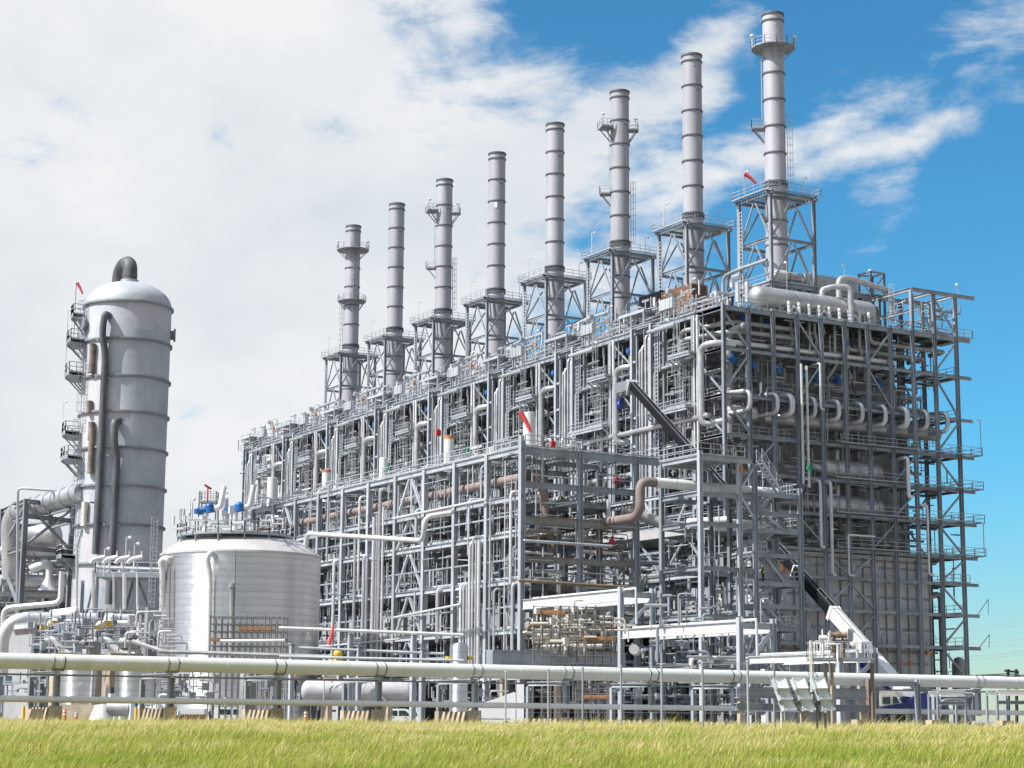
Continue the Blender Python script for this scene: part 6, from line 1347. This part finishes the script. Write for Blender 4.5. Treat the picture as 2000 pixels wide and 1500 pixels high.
# ------------------------------------------------------------------ vehicles
def place(t): t.rotation_euler = (0, 0, -radians(30))
def L3(o, x, y, z): return (o.x+x, o.y+y, o.z+z)
def extr(m, o, poly, y0, y1):                            # side profile (x,z) pulled across y
    n = len(poly); m.add([L3(o,x,y0,z) for x,z in poly]+[L3(o,x,y1,z) for x,z in poly], [tuple(range(n)), tuple(range(2*n-1,n-1,-1))]+[((i+1) % n, i, n+i, n+(i+1) % n) for i in range(n)])
def wheel(t, o, x, y, r=.38):
    w = MB(); c = Vector(L3(o,x,y,r)); w.tube([c-Vector((0,.12,0)), c+Vector((0,.12,0))], r, 18); wo = w.build('wheel', TYRE, t)
    w = MB(); w.tube([c-Vector((0,.13,0)), c+Vector((0,.13,0))], r*.55, 12); w.build('rim', ALU, wo)
def ute(px, py, D, label, kind):
    p = atD(px, py, D); o = Vector((p.x,p.y,GZ)); t = T('pickup_truck', o, label, 'pickup truck', 'white vehicles parked behind the front pipe')
    m = MB()
    if kind == 'suv': extr(m, o, [(-2.4,.45),(2.4,.45),(2.45,.85),(2.3,1.05),(1.45,1.12),(.75,1.78),(.4,1.84),(-2.1,1.84),(-2.4,1.6)], -.9, .9)
    else: extr(m, o, [(-2.7,.45),(2.5,.45),(2.5,.95),(2.3,1.1),(1.5,1.15),(.9,1.8),(.6,1.86),(-.95,1.86),(-1.1,1.2),(-2.7,1.2)], -.9, .9)
    m.build('body', WHITE, t)
    wins = [(-1.2,-.1),(.15,1.1)] if kind == 'suv' else [(-.9,-.05),(.1,1.1)]
    for i, (a, b) in enumerate(wins):
        m = MB(); extr(m, o, [(a,1.16),(b+(.25 if i else 0),1.16),(b-(.35 if i else 0),1.66),(a,1.68)], -.92, -.905); m.build('side_window', GLASS, t)
    m = MB(); extr(m, o, [(1.43,1.15),(1.5,1.15),(.82,1.76),(.75,1.76)], -.78, .78); m.build('windscreen', GLASS, t)
    for i, x in enumerate((-.55,.65)):
        m = MB(); m.box(*L3(o,x,-.935,.98), *L3(o,x+.2,-.905,1.02)); m.build('door_handle', TYRE, t)
    m = MB(); m.box(*L3(o,2.46,-.8,.75),*L3(o,2.52,-.5,.9)); m.build('headlight', GLASS, t)
    if kind != 'suv': m = MB(); m.box(*L3(o,-2.2,-.912,.85),*L3(o,-1.3,-.902,1.05)); m.build('yellow_sticker', YEL, t)
    for x in (-1.5,1.5):
        for y in (-.82,.82): wheel(t, o, x, y)
    place(t)
ute(455,1400,184,'white station wagon with dark windows beside the brown timber trailer','suv')
ute(778,1400,188,'white double cab pickup with a yellow sticker under the white horizontal vessel','pickup')
p = atD(375,1400,186); o = Vector((p.x,p.y,GZ)); t = T('flatbed_trailer', o, 'brown timber sided flatbed trailer with a white load below the tank', 'trailer')
m = MB(); m.box(*L3(o,-1.5,-1,.55),*L3(o,1.6,-.92,1.15)); m.box(*L3(o,-1.5,.92,.55),*L3(o,1.6,1,1.15)); m.box(*L3(o,-1.5,-.92,.5),*L3(o,1.6,.92,.6)); m.box(*L3(o,-1.58,-1,.5),*L3(o,-1.5,1,1.15)); m.build('timber_sides', BROWNB, t)
m = MB(); 
for x in (-1.4,-.4,.6,1.5): m.box(*L3(o,x,-1.04,.4),*L3(o,x+.1,-1.0,1.2))
m.build('stake', PLANK, t)
m = MB(); m.box(*L3(o,-1.3,-.7,.62),*L3(o,1.3,.7,1.72)); m.build('white_load', WHITE, t)
for x in (-.8,.8):
    for y in (-.8,.8): wheel(t, o, x, y, .32)
place(t)
p = atD(962,1400,128); o = Vector((p.x,p.y,GZ)); t = T('white_lorry', o, 'white lorry with a long sloping nose standing behind the front pipe', 'lorry')
m = MB(); extr(m, o, [(-1.6,1.0),(-1.65,1.55),(-1.35,1.8),(.2,2.3),(1.4,2.75),(1.55,2.7),(1.55,.7),(-1.3,.7)], -1, 1); m.build('body', WHITE, t)
m = MB(); extr(m, o, [(-1.2,.95),(1.2,.95),(1.2,1.0),(-1.2,1.0)], -1.02, -1.003); m.build('trim_line', GALVD, t)
m = MB(); m.box(*L3(o,1.6,-1,.5),*L3(o,2.1,1,3.3)); m.build('exhaust_housing', WHITE, t)
for x in (-1.0,.9):
    for y in (-.9,.9): wheel(t, o, x, y, .42)
place(t)
# crane: blue body, white cab, long telescopic boom
D0 = 188; p = atD(1778,1400,D0); o = Vector((p.x,p.y,GZ)); cr = T('mobile_crane', o, 'blue mobile crane with a white cab and a long black and white boom', 'crane')
tip = atX(1236,755,138.2); base = atD(1768,1356,D0+1)
jt = lambda f: base.lerp(tip, f)
sm = 1-(1768-1745)/(1768-1232)
def at_px(px):
    lo, hi = 0.0, 1.0
    for _ in range(40):
        mid = (lo+hi)/2; q = jt(mid)-CAM; x = 1000+F*q.dot(RT)/q.dot(FW)
        if x > px: lo = mid
        else: hi = mid
    return jt(lo)
q1, q2, q3 = at_px(1628), at_px(1555), tip
nrm = (tip-base).normalized()
def boom(a, b, w, h, name, mm):
    m = MB(); W, H, c = w/2, h/2, w*.2; m.prism(a, b, [(-W,-H+c),(-W+c,-H),(W-c,-H),(W,-H+c),(W,H-c*.3),(W-c*.3,H),(-W+c*.3,H),(-W,H-c*.3)]); return m.build(name, mm, cr)
boom(base, q1, 1.1, 1.4, 'base_boom_section', PALEP if False else WHITE); boom(q1, q2, .98, 1.22, 'mid_boom_section', BLACK); boom(q2, tip, .9, 1.1, 'tip_boom_section', BLACK)
m = MB(); m.prism(tip-nrm*.2, tip+nrm*1.0-up*.2, [(-.75,-1.1),(.75,-1.1),(.75,.75),(-.75,.75)]); u_ = RT*-1.0; m.bar(tip+nrm*.6, tip+nrm*.9-RT*2.0-up*.7, .9, 1.3); m.build('boom_head', GALVL, cr)
m = MB()
for f in (.16,): c = base.lerp(q1, .62)-up*.2; m.tube([c-RT*.9-up*.2,c-RT*.2+up*.2], .42, 10)
m.build('boom_winch', CREAM, cr)
m = MB(); c_ = nrm.cross(RT).normalized(); c_ = c_ if c_.z > 0 else -c_
for s_ in (-.25,.25): m.bar(base.lerp(tip,.12)+c_*.95+RT*s_, tip+c_*.75+RT*s_, .05)
m.build('hoist_rope', GALVD, cr)
m = MB()
for f in (.2,.4,.6,.8): q = q1.lerp(q2,f) if f < .5 else q2.lerp(tip,f); m.bar(q+c_*.5, q+c_*.95, .14)
m.build('rope_guide', GALVD, cr)
MB().prism(q1-nrm*.25, q1+nrm*.25, [(-.6,-.76),(.6,-.76),(.6,.76),(-.6,.76)]).build('boom_collar', WHITE, cr); MB().prism(q2-nrm*.1, q2+nrm*.12, [(-.54,-.68),(.54,-.68),(.54,.68),(-.54,.68)]).build('boom_collar', WHITE, cr)
m = MB(); c = atD(1660,1310,D0+4); m.bar(base.lerp(q1,.08)-up*.6-RT*.3, base.lerp(q1,.92)-up*2.2-RT*.6, .5); m.build('luffing_ram', NAVY, cr)
def cl(px, py, dd=0): return atD(px, py, D0+dd)
def slab(pts, y, name, mm):                              # outline in the crane's side plane, given real width
    w = Vector((.5,.866,0)); P = [Vector(q) for q in pts]; n = len(P); m = MB(); m.add([q-w*y for q in P]+[q+w*y for q in P], [tuple(range(n)), tuple(range(2*n-1,n-1,-1))]+[((i+1) % n, i, n+i, n+(i+1) % n) for i in range(n)]); return m.build(name, mm, cr)
slab([cl(1716,1383),cl(1835,1383),cl(1828,1358),cl(1812,1354),cl(1790,1354),cl(1757,1374),cl(1722,1381)][::-1], 1.3, 'superstructure', NAVY)
slab([cl(1716,1379,-2),cl(1716,1357,-2),cl(1748,1356,-2),cl(1757,1373,-2)], .9, 'cab', CREAM)
w9 = Vector((.5,.866,0))*(-.93)
for a in ([(1720,1375),(1720,1362),(1735,1361),(1735,1375)],[(1740,1375),(1740,1361),(1747,1361),(1753,1373)]):
    m = MB(); P = [cl(*q, -2)+w9 for q in a]; P2 = [q+w9*.02 for q in P]; m.add(P+P2, [(0,1,2,3),(7,6,5,4),(0,4,5,1),(1,5,6,2),(2,6,7,3),(3,7,4,0)]); m.build('cab_window', GLASS, cr)
slab([cl(1712,1396),cl(1850,1396),cl(1850,1384),cl(1712,1384)], 1.3, 'carrier', NAVY)
m = MB(); a = cl(1715,1352,-1); b = cl(1760,1356,-1); m.bar(a,b,1.2,.5); m.build('counter_frame', ALUD, cr)
m = MB(); a = cl(1748,1352); b = cl(1800,1358); m.bar(a,b,1.0,.6); m.build('boom_pivot', PALEP, cr)
for px in (1730,1760,1800,1830):
    c = cl(px,1404,-2); w = MB(); w.tube([c-w9*-.0, c+Vector((.5,.866,0))*.4], .5, 14); w.build('wheel', TYRE, cr)
# ------------------------------------------------------------------ valve deck at the right
D = 114; a = atD(1588,1284,D); b = atD(1706,1283,D); w = Vector((.5,.866,0))*2.4
t = T('valve_deck', (a.x,a.y,GZ), 'small railed valve deck on brown posts in front of the crane boom', 'platform')
m = MB(); m.add([(q.x,q.y,a.z+h) for h in (-.17,0) for q in (a,b,b+w,a+w)], [(3,2,1,0),(4,5,6,7),(0,1,5,4),(1,2,6,5),(2,3,7,6),(3,0,4,7)]); m.build('deck', GALVD, t)
m = MB(); A = [Vector((q.x,q.y,a.z)) for q in (a,b,b+w,a+w,a)]; m.rail(A, .95, .55, .017, toe=False); m.bar(A[0]-up*1.7,A[0]+up*.95,.05); m.build('handrail', GALVL, t)
for px in (1612,1624,1703): p = atD(px,1300,D+.6); MB().bar((p.x,p.y,GZ),(p.x,p.y,a.z-.3), .17).build('post', CONC if px != 1703 else TANP, t)
l = MB(); p = atD(1584,1300,D-.4); l.ladder(p.x,p.y,.8,a.z+1,-.86,.5,cage=False); l.build('ladder', CREAM, t)
for i, px in enumerate((1629,1646)):
    p = atD(px,1240,D+.8); v = T('bronze_valve', (p.x,p.y,a.z), ['left','right'][i]+' tall bronze valve standing on the small valve deck', 'valve', 'bronze valves on the valve deck')
    m = MB(); m.bar((p.x,p.y,a.z),(p.x,p.y,p.z), .13); m.cbox((p.x,p.y,a.z+.7), .2,.2,.7); m.build('stem', TANP, v)
    m = MB(); m.tube([p-RT*.22,p+RT*.22], .14, 10); m.tube([p-RT*.24,p-RT*.18], .22, 12); m.tube([p+RT*.18,p+RT*.24], .22, 12); m.build('head', TANP, v)
one(clutter_px(22,1590,1625,1252,1280,D,D+2,.02,.05,.4,.0,.8), 'fittings', WHITE, atD(1600,1282,D), 'small white fittings at the left end of the valve deck', 'fittings')
for i, px in enumerate((1607,)): p = atD(px,1246,D+.6); m = MB(); m.tube([p-RT*.22,p+RT*.22], .16, 10); m.bar(p,(p.x,p.y,a.z), .1); one(m, 'camera_housing', WHITE, p, 'white camera-like housing on the left of the valve deck', 'instrument')
# ------------------------------------------------------------------ fence and reflector stand
fn = T('wire_fence', (44.6,68,0), 'thin wire fence with steel posts crossing the grass in front of the big pipe', 'fence')
tops = []
for px, yt, D in ((988,1313,90),(1071,1308,86),(1138,1305,83),(1213,1302,80),(1292,1299,77),(1372,1296,74),(1460,1293,71)):
    a = atD(px,yt,D); tops.append(a); m = MB(); m.tube([(a.x,a.y,gz(a.x,a.y)-.1),(a.x,a.y,a.z)], .045, 8); m.sph((a.x,a.y,a.z), .06, 8); m.build('fence_post', GALV, fn)
e0 = tops[0]+(tops[0]-tops[1])*1.2; e1 = atD(1512,1291,69); tops = [e0]+tops+[e1]
m = MB()
for a, b in zip(tops[:-1], tops[1:]):
    for dz in (-.06,): m.bar(a+up*dz, b+up*dz, .02)
m.build('top_wire', GALVD, fn)
for dz in (-1.2,-1.9):
    m = MB()
    for a, b in zip(tops[1:-2], tops[2:-1]): m.bar(a+up*dz, b+up*dz, .006)
    m.build('strand', GALV, fn)
D = 66; rf = T('reflector_stand', atD(1560,1420,D), 'stand of nine tilted bright metal reflector panels in three columns, in the grass', 'reflector stand')
bk = Vector((.5,.866,0)); sc = D/3712
for c in range(3):
    for r_ in range(3):
        x0 = 1511+c*37.5+r_*7.2+(1 if c == 2 else 0); y0 = 1324+r_*21.0
        tl_, tr_, br_, bl_ = (x0+1,y0),(x0+25,y0+.5),(x0+30,y0+20.5),(x0+6.5,y0+20.5)
        def sp(q, out): return atD(q[0],q[1],D)+bk*out
        A = [sp(tl_,.30),sp(tr_,.30),sp(br_,0),sp(bl_,0)]; ce = sum(A, Vector())/4; n_ = (A[1]-A[0]).cross(A[3]-A[0]).normalized()
        if n_.dot(bk) < 0: n_ = -n_
        m = MB(); K = 6; vs = []
        for j in range(K+1):
            for i in range(K+1):
                u, v = i/K, j/K; q = (A[0]*(1-u)+A[1]*u)*(1-v)+(A[3]*(1-u)+A[2]*u)*v; vs.append(q+n_*(.13*sin(pi*u)*sin(pi*v)))
        m.add(vs, [(j*(K+1)+i,j*(K+1)+i+1,(j+1)*(K+1)+i+1,(j+1)*(K+1)+i) for j in range(K) for i in range(K)], True)
        pn = m.build('reflector_panel', MIRROR, rf)
        m = MB()
        for a, b in ((0,1),(1,2),(2,3),(3,0)): m.bar(A[a]-n_*.01, A[b]-n_*.01, .03, .05)
        m.bar(A[0]+n_*.09,A[3]+n_*.09,.16,.03,n_); m.build('panel_rim', GALVL, pn)
m = MB()
for c in range(3):
    a = atD(1518+c*37.5,1330,D)+bk*.45; b = atD(1530+c*37.5,1392,D)+bk*.22; m.bar(a,b,.09)
for y in (1352,1374): m.bar(atD(1515,y,D)+bk*.4, atD(1612,y+2,D)+bk*.4, .07)
m.build('frame', GALVD, rf)
for px, py in ((1515,1418),(1530,1421),(1599,1418),(1616,1421)):
    g_ = atD(px,py,D)+bk*.3; MB().bar((g_.x,g_.y,gz(g_.x,g_.y)-.1), atD(px-(2 if px > 1525 else 0),1372 if px < 1600 else 1392,D)+bk*.3, .06).build('leg', GALVD if px != 1530 else WHITE, rf)
a = atD(1516,1325,D)+bk*.45; MB().bar(a, atD(1516,1295,D)+bk*.45, .045).build('mast', GALVD, rf)
# ------------------------------------------------------------------ utility pole and wires beyond
p = atD(1978,1400,420); t = T('utility_pole', (p.x,p.y,GZ), 'dark double utility pole with cross arms beyond the pipe at right', 'utility pole'); s = 420/3712
for px in (1969,1985): MB().bar((atD(px,1390,420).x,atD(px,1390,420).y,GZ), atD(px,1307,420), .5).build('pole', WOODP, t)
m = MB(); m.bar(atD(1962,1310,420), atD(1990,1313,420), .45); m.bar(atD(1962,1322,419.5), atD(1992,1320,419.5), .4); m.build('cross_arm', WOODP, t)
for i, (y0,y1,yy) in enumerate(((1320,1308,1314),(1321,1312,1316))):
    m = MB(); m.tube([atD(1880,y0,440), atD(1930,y0-2,430), atD(1970,y1+8,420), atD(2060,1326+i,400)], .13, 5); one(m, 'cable', WOODP, atD(1970,1316,420), ['upper','lower'][i]+' thick dark cable sagging to the utility pole at right', 'cable')
for i, (y0, y1) in enumerate(((1222,1196),(1226,1204),(1252,1232),(1258,1240),(1278,1256),(1284,1262),(1196,1180))):
    m = MB(); P = [atD(1840+(2100-1840)*f, (y0+6)+(y1-y0)*1.3*f+6*sin(pi*f), 700-60*f) for f in [j/8 for j in range(9)]]; m.tube(P, .07, 4); one(m, 'power_line', GALV, P[0], '%s faint power line from the top against the sky at right' % ORD[(6 if i < 6 else -1)+0] if False else '%s of the faint power lines against the sky at the right edge' % (['second highest','third highest','fourth highest','fifth highest','sixth highest','lowest','highest'][i]), 'power line', 'faint power lines at right')
# ------------------------------------------------------------------ workers
def person(px, py, D, z0, label, vest=None, helm=HELM, face=0.0):
    p = atD(px, py, D); o = Vector((p.x,p.y,z0)); t = T('person', o, label, 'person')
    J = {'pel':(0,0,.95),'chest':(0,.02,1.30),'neck':(0,0,1.50),'head':(0,-.02,1.64),'top':(0,-.02,1.72),'ls':(-.19,0,1.42),'le':(-.26,.03,1.15),'lh':(-.22,-.12,.92),'rs':(.19,0,1.42),'re':(.27,.02,1.16),'rh':(.25,-.14,.95),'lk':(-.11,-.02,.50),'lf':(-.12,.02,.08),'lt':(-.12,-.15,.04),'rk':(.12,-.06,.50),'rf':(.13,.04,.08),'rt':(.14,-.13,.04),'lp':(-.1,0,.9),'rp':(.1,0,.9)}
    ks = list(J); E_ = [('pel','chest'),('chest','neck'),('neck','head'),('head','top'),('chest','ls'),('ls','le'),('le','lh'),('chest','rs'),('rs','re'),('re','rh'),('pel','lp'),('lp','lk'),('lk','lf'),('lf','lt'),('pel','rp'),('rp','rk'),('rk','rf'),('rf','rt')]
    rad = dict(pel=.15,chest=.17,neck=.06,head=.10,top=.09,ls=.08,le=.055,lh=.042,rs=.08,re=.055,rh=.042,lk=.07,lf=.05,lt=.04,rk=.07,rf=.05,rt=.04,lp=.1,rp=.1)
    ca, sa = cos(face), sin(face); me = bpy.data.meshes.new('body')
    me.from_pydata([(x*ca-y*sa,x*sa+y*ca,z) for x,y,z in J.values()], [(ks.index(a),ks.index(b)) for a,b in E_], [])
    b = bpy.data.objects.new('body', me); COL.objects.link(b); b.parent = t; md = b.modifiers.new('Skin','SKIN'); sv = me.skin_vertices[0].data
    for i, k in enumerate(ks): sv[i].radius = (rad[k], rad[k]*.85)
    sv[0].use_root = True; ss = b.modifiers.new('Sub','SUBSURF'); ss.levels = ss.render_levels = 1; me.materials.append(CLOTH); OFF[b.name] = o
    m = MB(); m.sph(L3(o,0,-.02,1.66), .108, 10, 1.15); m.build('face', SKIN, t)
    m = MB(); m.lathe(L3(o,0,-.02,1.70), [(.17,-.01),(.135,.01),(.125,.08),(.08,.14),(.01,.155)], 12); m.build('helmet', helm, t)
    if vest: m = MB(); m.lathe(L3(o,0,.01,1.0), [(.20,0),(.215,.2),(.20,.42),(.11,.5)], 12); m.build('vest', vest, t)
person(411,1400,176,GZ,'person in dark clothes and a yellow helmet between the brown trailer and the white wagon', None, YEL, .5)
person(575,1350,150,atD(575,1365,150).z,'person in dark clothes and orange helmet by the white horizontal vessel', None, HELMO, .2)
person(1285,1210,atY(1285,1210,153).dot(FW) if False else 191,10.29,'person in a yellow vest on the low floor of the railed end platform', HIVIS, HELM, -.3)
person(1490,1120,191,13.75,'person in a yellow vest on a landing of the stair tower', HIVIS, HELM, .6)
p = atD(575,1365,150); m = MB(); m.box(p.x-1.2,p.y-.8,p.z-.1,p.x+1.2,p.y+.8,p.z-.02)
for sx in (-1.1,1.1):
    for sy in (-.7,.7): m.bar((p.x+sx,p.y+sy,GZ),(p.x+sx,p.y+sy,p.z-.1), .08)
one(m, 'work_stand', GALV, (p.x,p.y,GZ), 'low steel work stand under the worker in the orange helmet', 'work stand')
# ------------------------------------------------------------------ camera, sun, sky
cd = bpy.data.cameras.new('camera'); cam = bpy.data.objects.new('camera', cd); COL.objects.link(cam); SC.camera = cam
cd.sensor_width = 36; cd.sensor_fit = 'HORIZONTAL'; cd.lens = 36*F/2000; cd.clip_start = .5; cd.clip_end = 20000
M = Matrix((RT, UP, -FW)).transposed().to_4x4(); M.translation = CAM; cam.matrix_world = M
SAZ, SEL = radians(276), radians(50)
sd = bpy.data.lights.new('sun', 'SUN'); sd.energy = 4.8; sd.angle = radians(.5); sd.color = (1, .975, .94)
so = bpy.data.objects.new('sun', sd); COL.objects.link(so)
dirn = Vector((sin(SAZ)*cos(SEL), cos(SAZ)*cos(SEL), sin(SEL))); so.rotation_euler = (-dirn).to_track_quat('-Z','Y').to_euler()
W = bpy.data.worlds.new('World'); SC.world = W; W.use_nodes = True; nt = W.node_tree; N = nt.nodes; L = nt.links
bg = N['Background']; bg.inputs['Strength'].default_value = .1
sky = N.new('ShaderNodeTexSky'); sky.sky_type = 'NISHITA'; sky.sun_disc = False; sky.sun_elevation = SEL; sky.sun_rotation = SAZ; sky.altitude = 0; sky.air_density = 1.0; sky.dust_density = .1; sky.ozone_density = 3.0
hs = N.new('ShaderNodeHueSaturation'); hs.inputs['Saturation'].default_value = 1.0; hs.inputs['Value'].default_value = .95; L.new(sky.outputs[0], hs.inputs['Color'])
tc = N.new('ShaderNodeTexCoord'); sp_ = N.new('ShaderNodeSeparateXYZ'); L.new(tc.outputs['Generated'], sp_.inputs[0])
def mth(op, a, b=None, c=None):
    n = N.new('ShaderNodeMath'); n.operation = op
    for i, v in enumerate((a,b,c)):
        if v is None: continue
        if isinstance(v, (int,float)): n.inputs[i].default_value = v
        else: L.new(v, n.inputs[i])
    return n.outputs[0]
# compass bearing from 30 deg and height above the horizon, in units of 0.1 rad
az = mth('MULTIPLY', mth('SUBTRACT', mth('ARCTAN2', sp_.outputs[0], sp_.outputs[1]), TH), 10.0)
el = mth('MULTIPLY', mth('ARCSINE', sp_.outputs[2]), 10.0)
cv = N.new('ShaderNodeCombineXYZ'); L.new(az, cv.inputs[0]); L.new(el, cv.inputs[1])
def noise(scale, det, rough, stretch=(1,1,1), rot=0.0, dist=0.0, off=(0,0,0)):
    mp = N.new('ShaderNodeMapping'); mp.inputs['Scale'].default_value = stretch; mp.inputs['Rotation'].default_value = (0,0,rot); mp.inputs['Location'].default_value = off; L.new(cv.outputs[0], mp.inputs[0])
    n = N.new('ShaderNodeTexNoise'); n.inputs['Scale'].default_value = scale; n.inputs['Detail'].default_value = det; n.inputs['Roughness'].default_value = rough; n.inputs['Distortion'].default_value = dist; L.new(mp.outputs[0], n.inputs['Vector']); return n.outputs['Fac']
def U(px): return (px-1000)/371.2
def Vv(py): return (1402-py)/371.2
def bank(x0, y0, x1, y1, r, k=1.0, soft=1.0):              # a long bank of cloud between two bearings
    ax, ay, bx, by = U(x0), Vv(y0), U(x1), Vv(y1); dx, dy = bx-ax, by-ay; l2 = dx*dx+dy*dy; r = r/371.2
    ex = mth('SUBTRACT', az, ax); ey = mth('SUBTRACT', el, ay)
    t_ = mth('MULTIPLY', mth('ADD', mth('MULTIPLY', ex, dx), mth('MULTIPLY', ey, dy)), 1/l2); n = N.new('ShaderNodeClamp'); L.new(t_, n.inputs[0]); t_ = n.outputs[0]
    qx = mth('SUBTRACT', ex, mth('MULTIPLY', t_, dx)); qy = mth('SUBTRACT', ey, mth('MULTIPLY', t_, dy))
    d = mth('SQRT', mth('ADD', mth('MULTIPLY', qx, qx), mth('MULTIPLY', qy, qy)))
    return mth('MULTIPLY', mth('SUBTRACT', 1.0, mth('DIVIDE', d, r)), k)
banks = [bank(-400,60,500,100,460,1.6), bank(-400,700,620,520,560,1.7), bank(-300,1200,700,900,520,1.5), bank(880,350,1370,195,92,1.1), bank(700,440,1020,360,245,1.3), bank(600,10,860,10,140,.9),
         bank(1000,440,1330,330,110,.65), bank(1150,450,1560,300,70,.45), bank(1430,330,2080,120,60,.33), bank(1590,350,1900,255,45,.36), bank(1700,405,1740,395,50,.25), bank(1370,130,1440,95,75,.6), bank(1000,560,1300,440,170,.45), bank(1850,150,2060,100,48,.36)]
cvr = banks[0]
for b in banks[1:]: cvr = mth('MAXIMUM', cvr, b)
fine = noise(1.5, 9, .6, (1,1.6,1), -.42, .3); wisp = noise(.9, 10, .66, (1,3.2,1), -.42, .5, (3,1,0)); broad = noise(.42, 5, .5, (1,1.6,1), .3, .2, (7,2,0))
nn = mth('ADD', mth('MULTIPLY', mth('SUBTRACT', fine, .5), 1.9), mth('MULTIPLY', mth('SUBTRACT', wisp, .5), 1.7))
dens = mth('ADD', cvr, mth('MULTIPLY', nn, 1.0))
sm_ = N.new('ShaderNodeMapRange'); sm_.interpolation_type = 'SMOOTHSTEP'; sm_.inputs['From Min'].default_value = -.05; sm_.inputs['From Max'].default_value = .8; L.new(dens, sm_.inputs['Value'])
cm = mth('MULTIPLY', sm_.outputs[0], .97)
shade = N.new('ShaderNodeValToRGB'); shade.color_ramp.elements[0].position = .32; shade.color_ramp.elements[0].color = (.455,.505,.55,1); shade.color_ramp.elements[1].position = .62; shade.color_ramp.elements[1].color = (.635,.64,.645,1)
bm = mth('ADD', mth('MULTIPLY', broad, .75), mth('MULTIPLY', fine, .3)); L.new(bm, shade.inputs['Fac'])
br_ = N.new('ShaderNodeMix'); br_.data_type = 'RGBA'; br_.blend_type = 'MULTIPLY'; br_.inputs[0].default_value = 1; L.new(shade.outputs[0], br_.inputs[6]); br_.inputs[7].default_value = (10,10,10,1)
tn = N.new('ShaderNodeMix'); tn.data_type = 'RGBA'; tn.blend_type = 'MULTIPLY'; tn.inputs[0].default_value = 1; L.new(hs.outputs[0], tn.inputs[6]); er = N.new('ShaderNodeValToRGB'); er.color_ramp.elements[0].position = 0; er.color_ramp.elements[0].color = (.60,.72,.78,1); er.color_ramp.elements[1].position = .55; er.color_ramp.elements[1].color = (.35,.89,1.05,1); L.new(mth('MULTIPLY', el, .4), er.inputs['Fac']); L.new(er.outputs[0], tn.inputs[7])
mx = N.new('ShaderNodeMix'); mx.data_type = 'RGBA'; L.new(cm, mx.inputs[0]); L.new(tn.outputs[2], mx.inputs[6]); L.new(br_.outputs[2], mx.inputs[7])
# unseen grey overcast behind and overhead, added to neutralise the ambient light
dv = N.new('ShaderNodeVectorMath'); dv.operation = 'DOT_PRODUCT'; dv.inputs[1].default_value = (sin(TH)*cos(.18), cos(TH)*cos(.18), sin(.18)); L.new(tc.outputs['Generated'], dv.inputs[0])
ov = N.new('ShaderNodeMapRange'); ov.interpolation_type = 'SMOOTHSTEP'; ov.inputs['From Min'].default_value = .93; ov.inputs['From Max'].default_value = .80; L.new(dv.outputs['Value'], ov.inputs['Value'])
og = N.new('ShaderNodeValToRGB'); og.color_ramp.elements[0].position = .35; og.color_ramp.elements[0].color = (.28,.36,.47,1); og.color_ramp.elements[1].position = .65; og.color_ramp.elements[1].color = (.44,.47,.52,1)
n3 = N.new('ShaderNodeTexNoise'); n3.inputs['Scale'].default_value = 3; n3.inputs['Detail'].default_value = 6; L.new(tc.outputs['Generated'], n3.inputs['Vector']); L.new(n3.outputs['Fac'], og.inputs['Fac'])
o10 = N.new('ShaderNodeMix'); o10.data_type = 'RGBA'; o10.blend_type = 'MULTIPLY'; o10.inputs[0].default_value = 1; L.new(og.outputs[0], o10.inputs[6]); gl = N.new('ShaderNodeVectorMath'); gl.operation = 'DOT_PRODUCT'; gl.inputs[1].default_value = tuple(dirn); L.new(tc.outputs['Generated'], gl.inputs[0])
ga = N.new('ShaderNodeMapRange'); ga.interpolation_type = 'SMOOTHSTEP'; ga.inputs['From Min'].default_value = .55; ga.inputs['From Max'].default_value = 1.0; ga.inputs['To Min'].default_value = 6.2; ga.inputs['To Max'].default_value = 24.0; L.new(gl.outputs['Value'], ga.inputs['Value'])  # added glow round the sun, shaped to give the tank its highlight
L.new(ga.outputs[0], o10.inputs[7])
fx = N.new('ShaderNodeMix'); fx.data_type = 'RGBA'; L.new(ov.outputs[0], fx.inputs[0]); L.new(mx.outputs[2], fx.inputs[6]); L.new(o10.outputs[2], fx.inputs[7]); L.new(fx.outputs[2], bg.inputs['Color'])
SC.view_settings.view_transform = 'Standard'; SC.view_settings.look = 'None'; SC.view_settings.exposure = 0.5; SC.view_settings.gamma = 1
SC.render.engine = 'CYCLES'; SC.cycles.max_bounces = 6; SC.cycles.diffuse_bounces = 3; SC.cycles.glossy_bounces = 3; SC.cycles.transmission_bounces = 2; SC.cycles.use_denoising = True
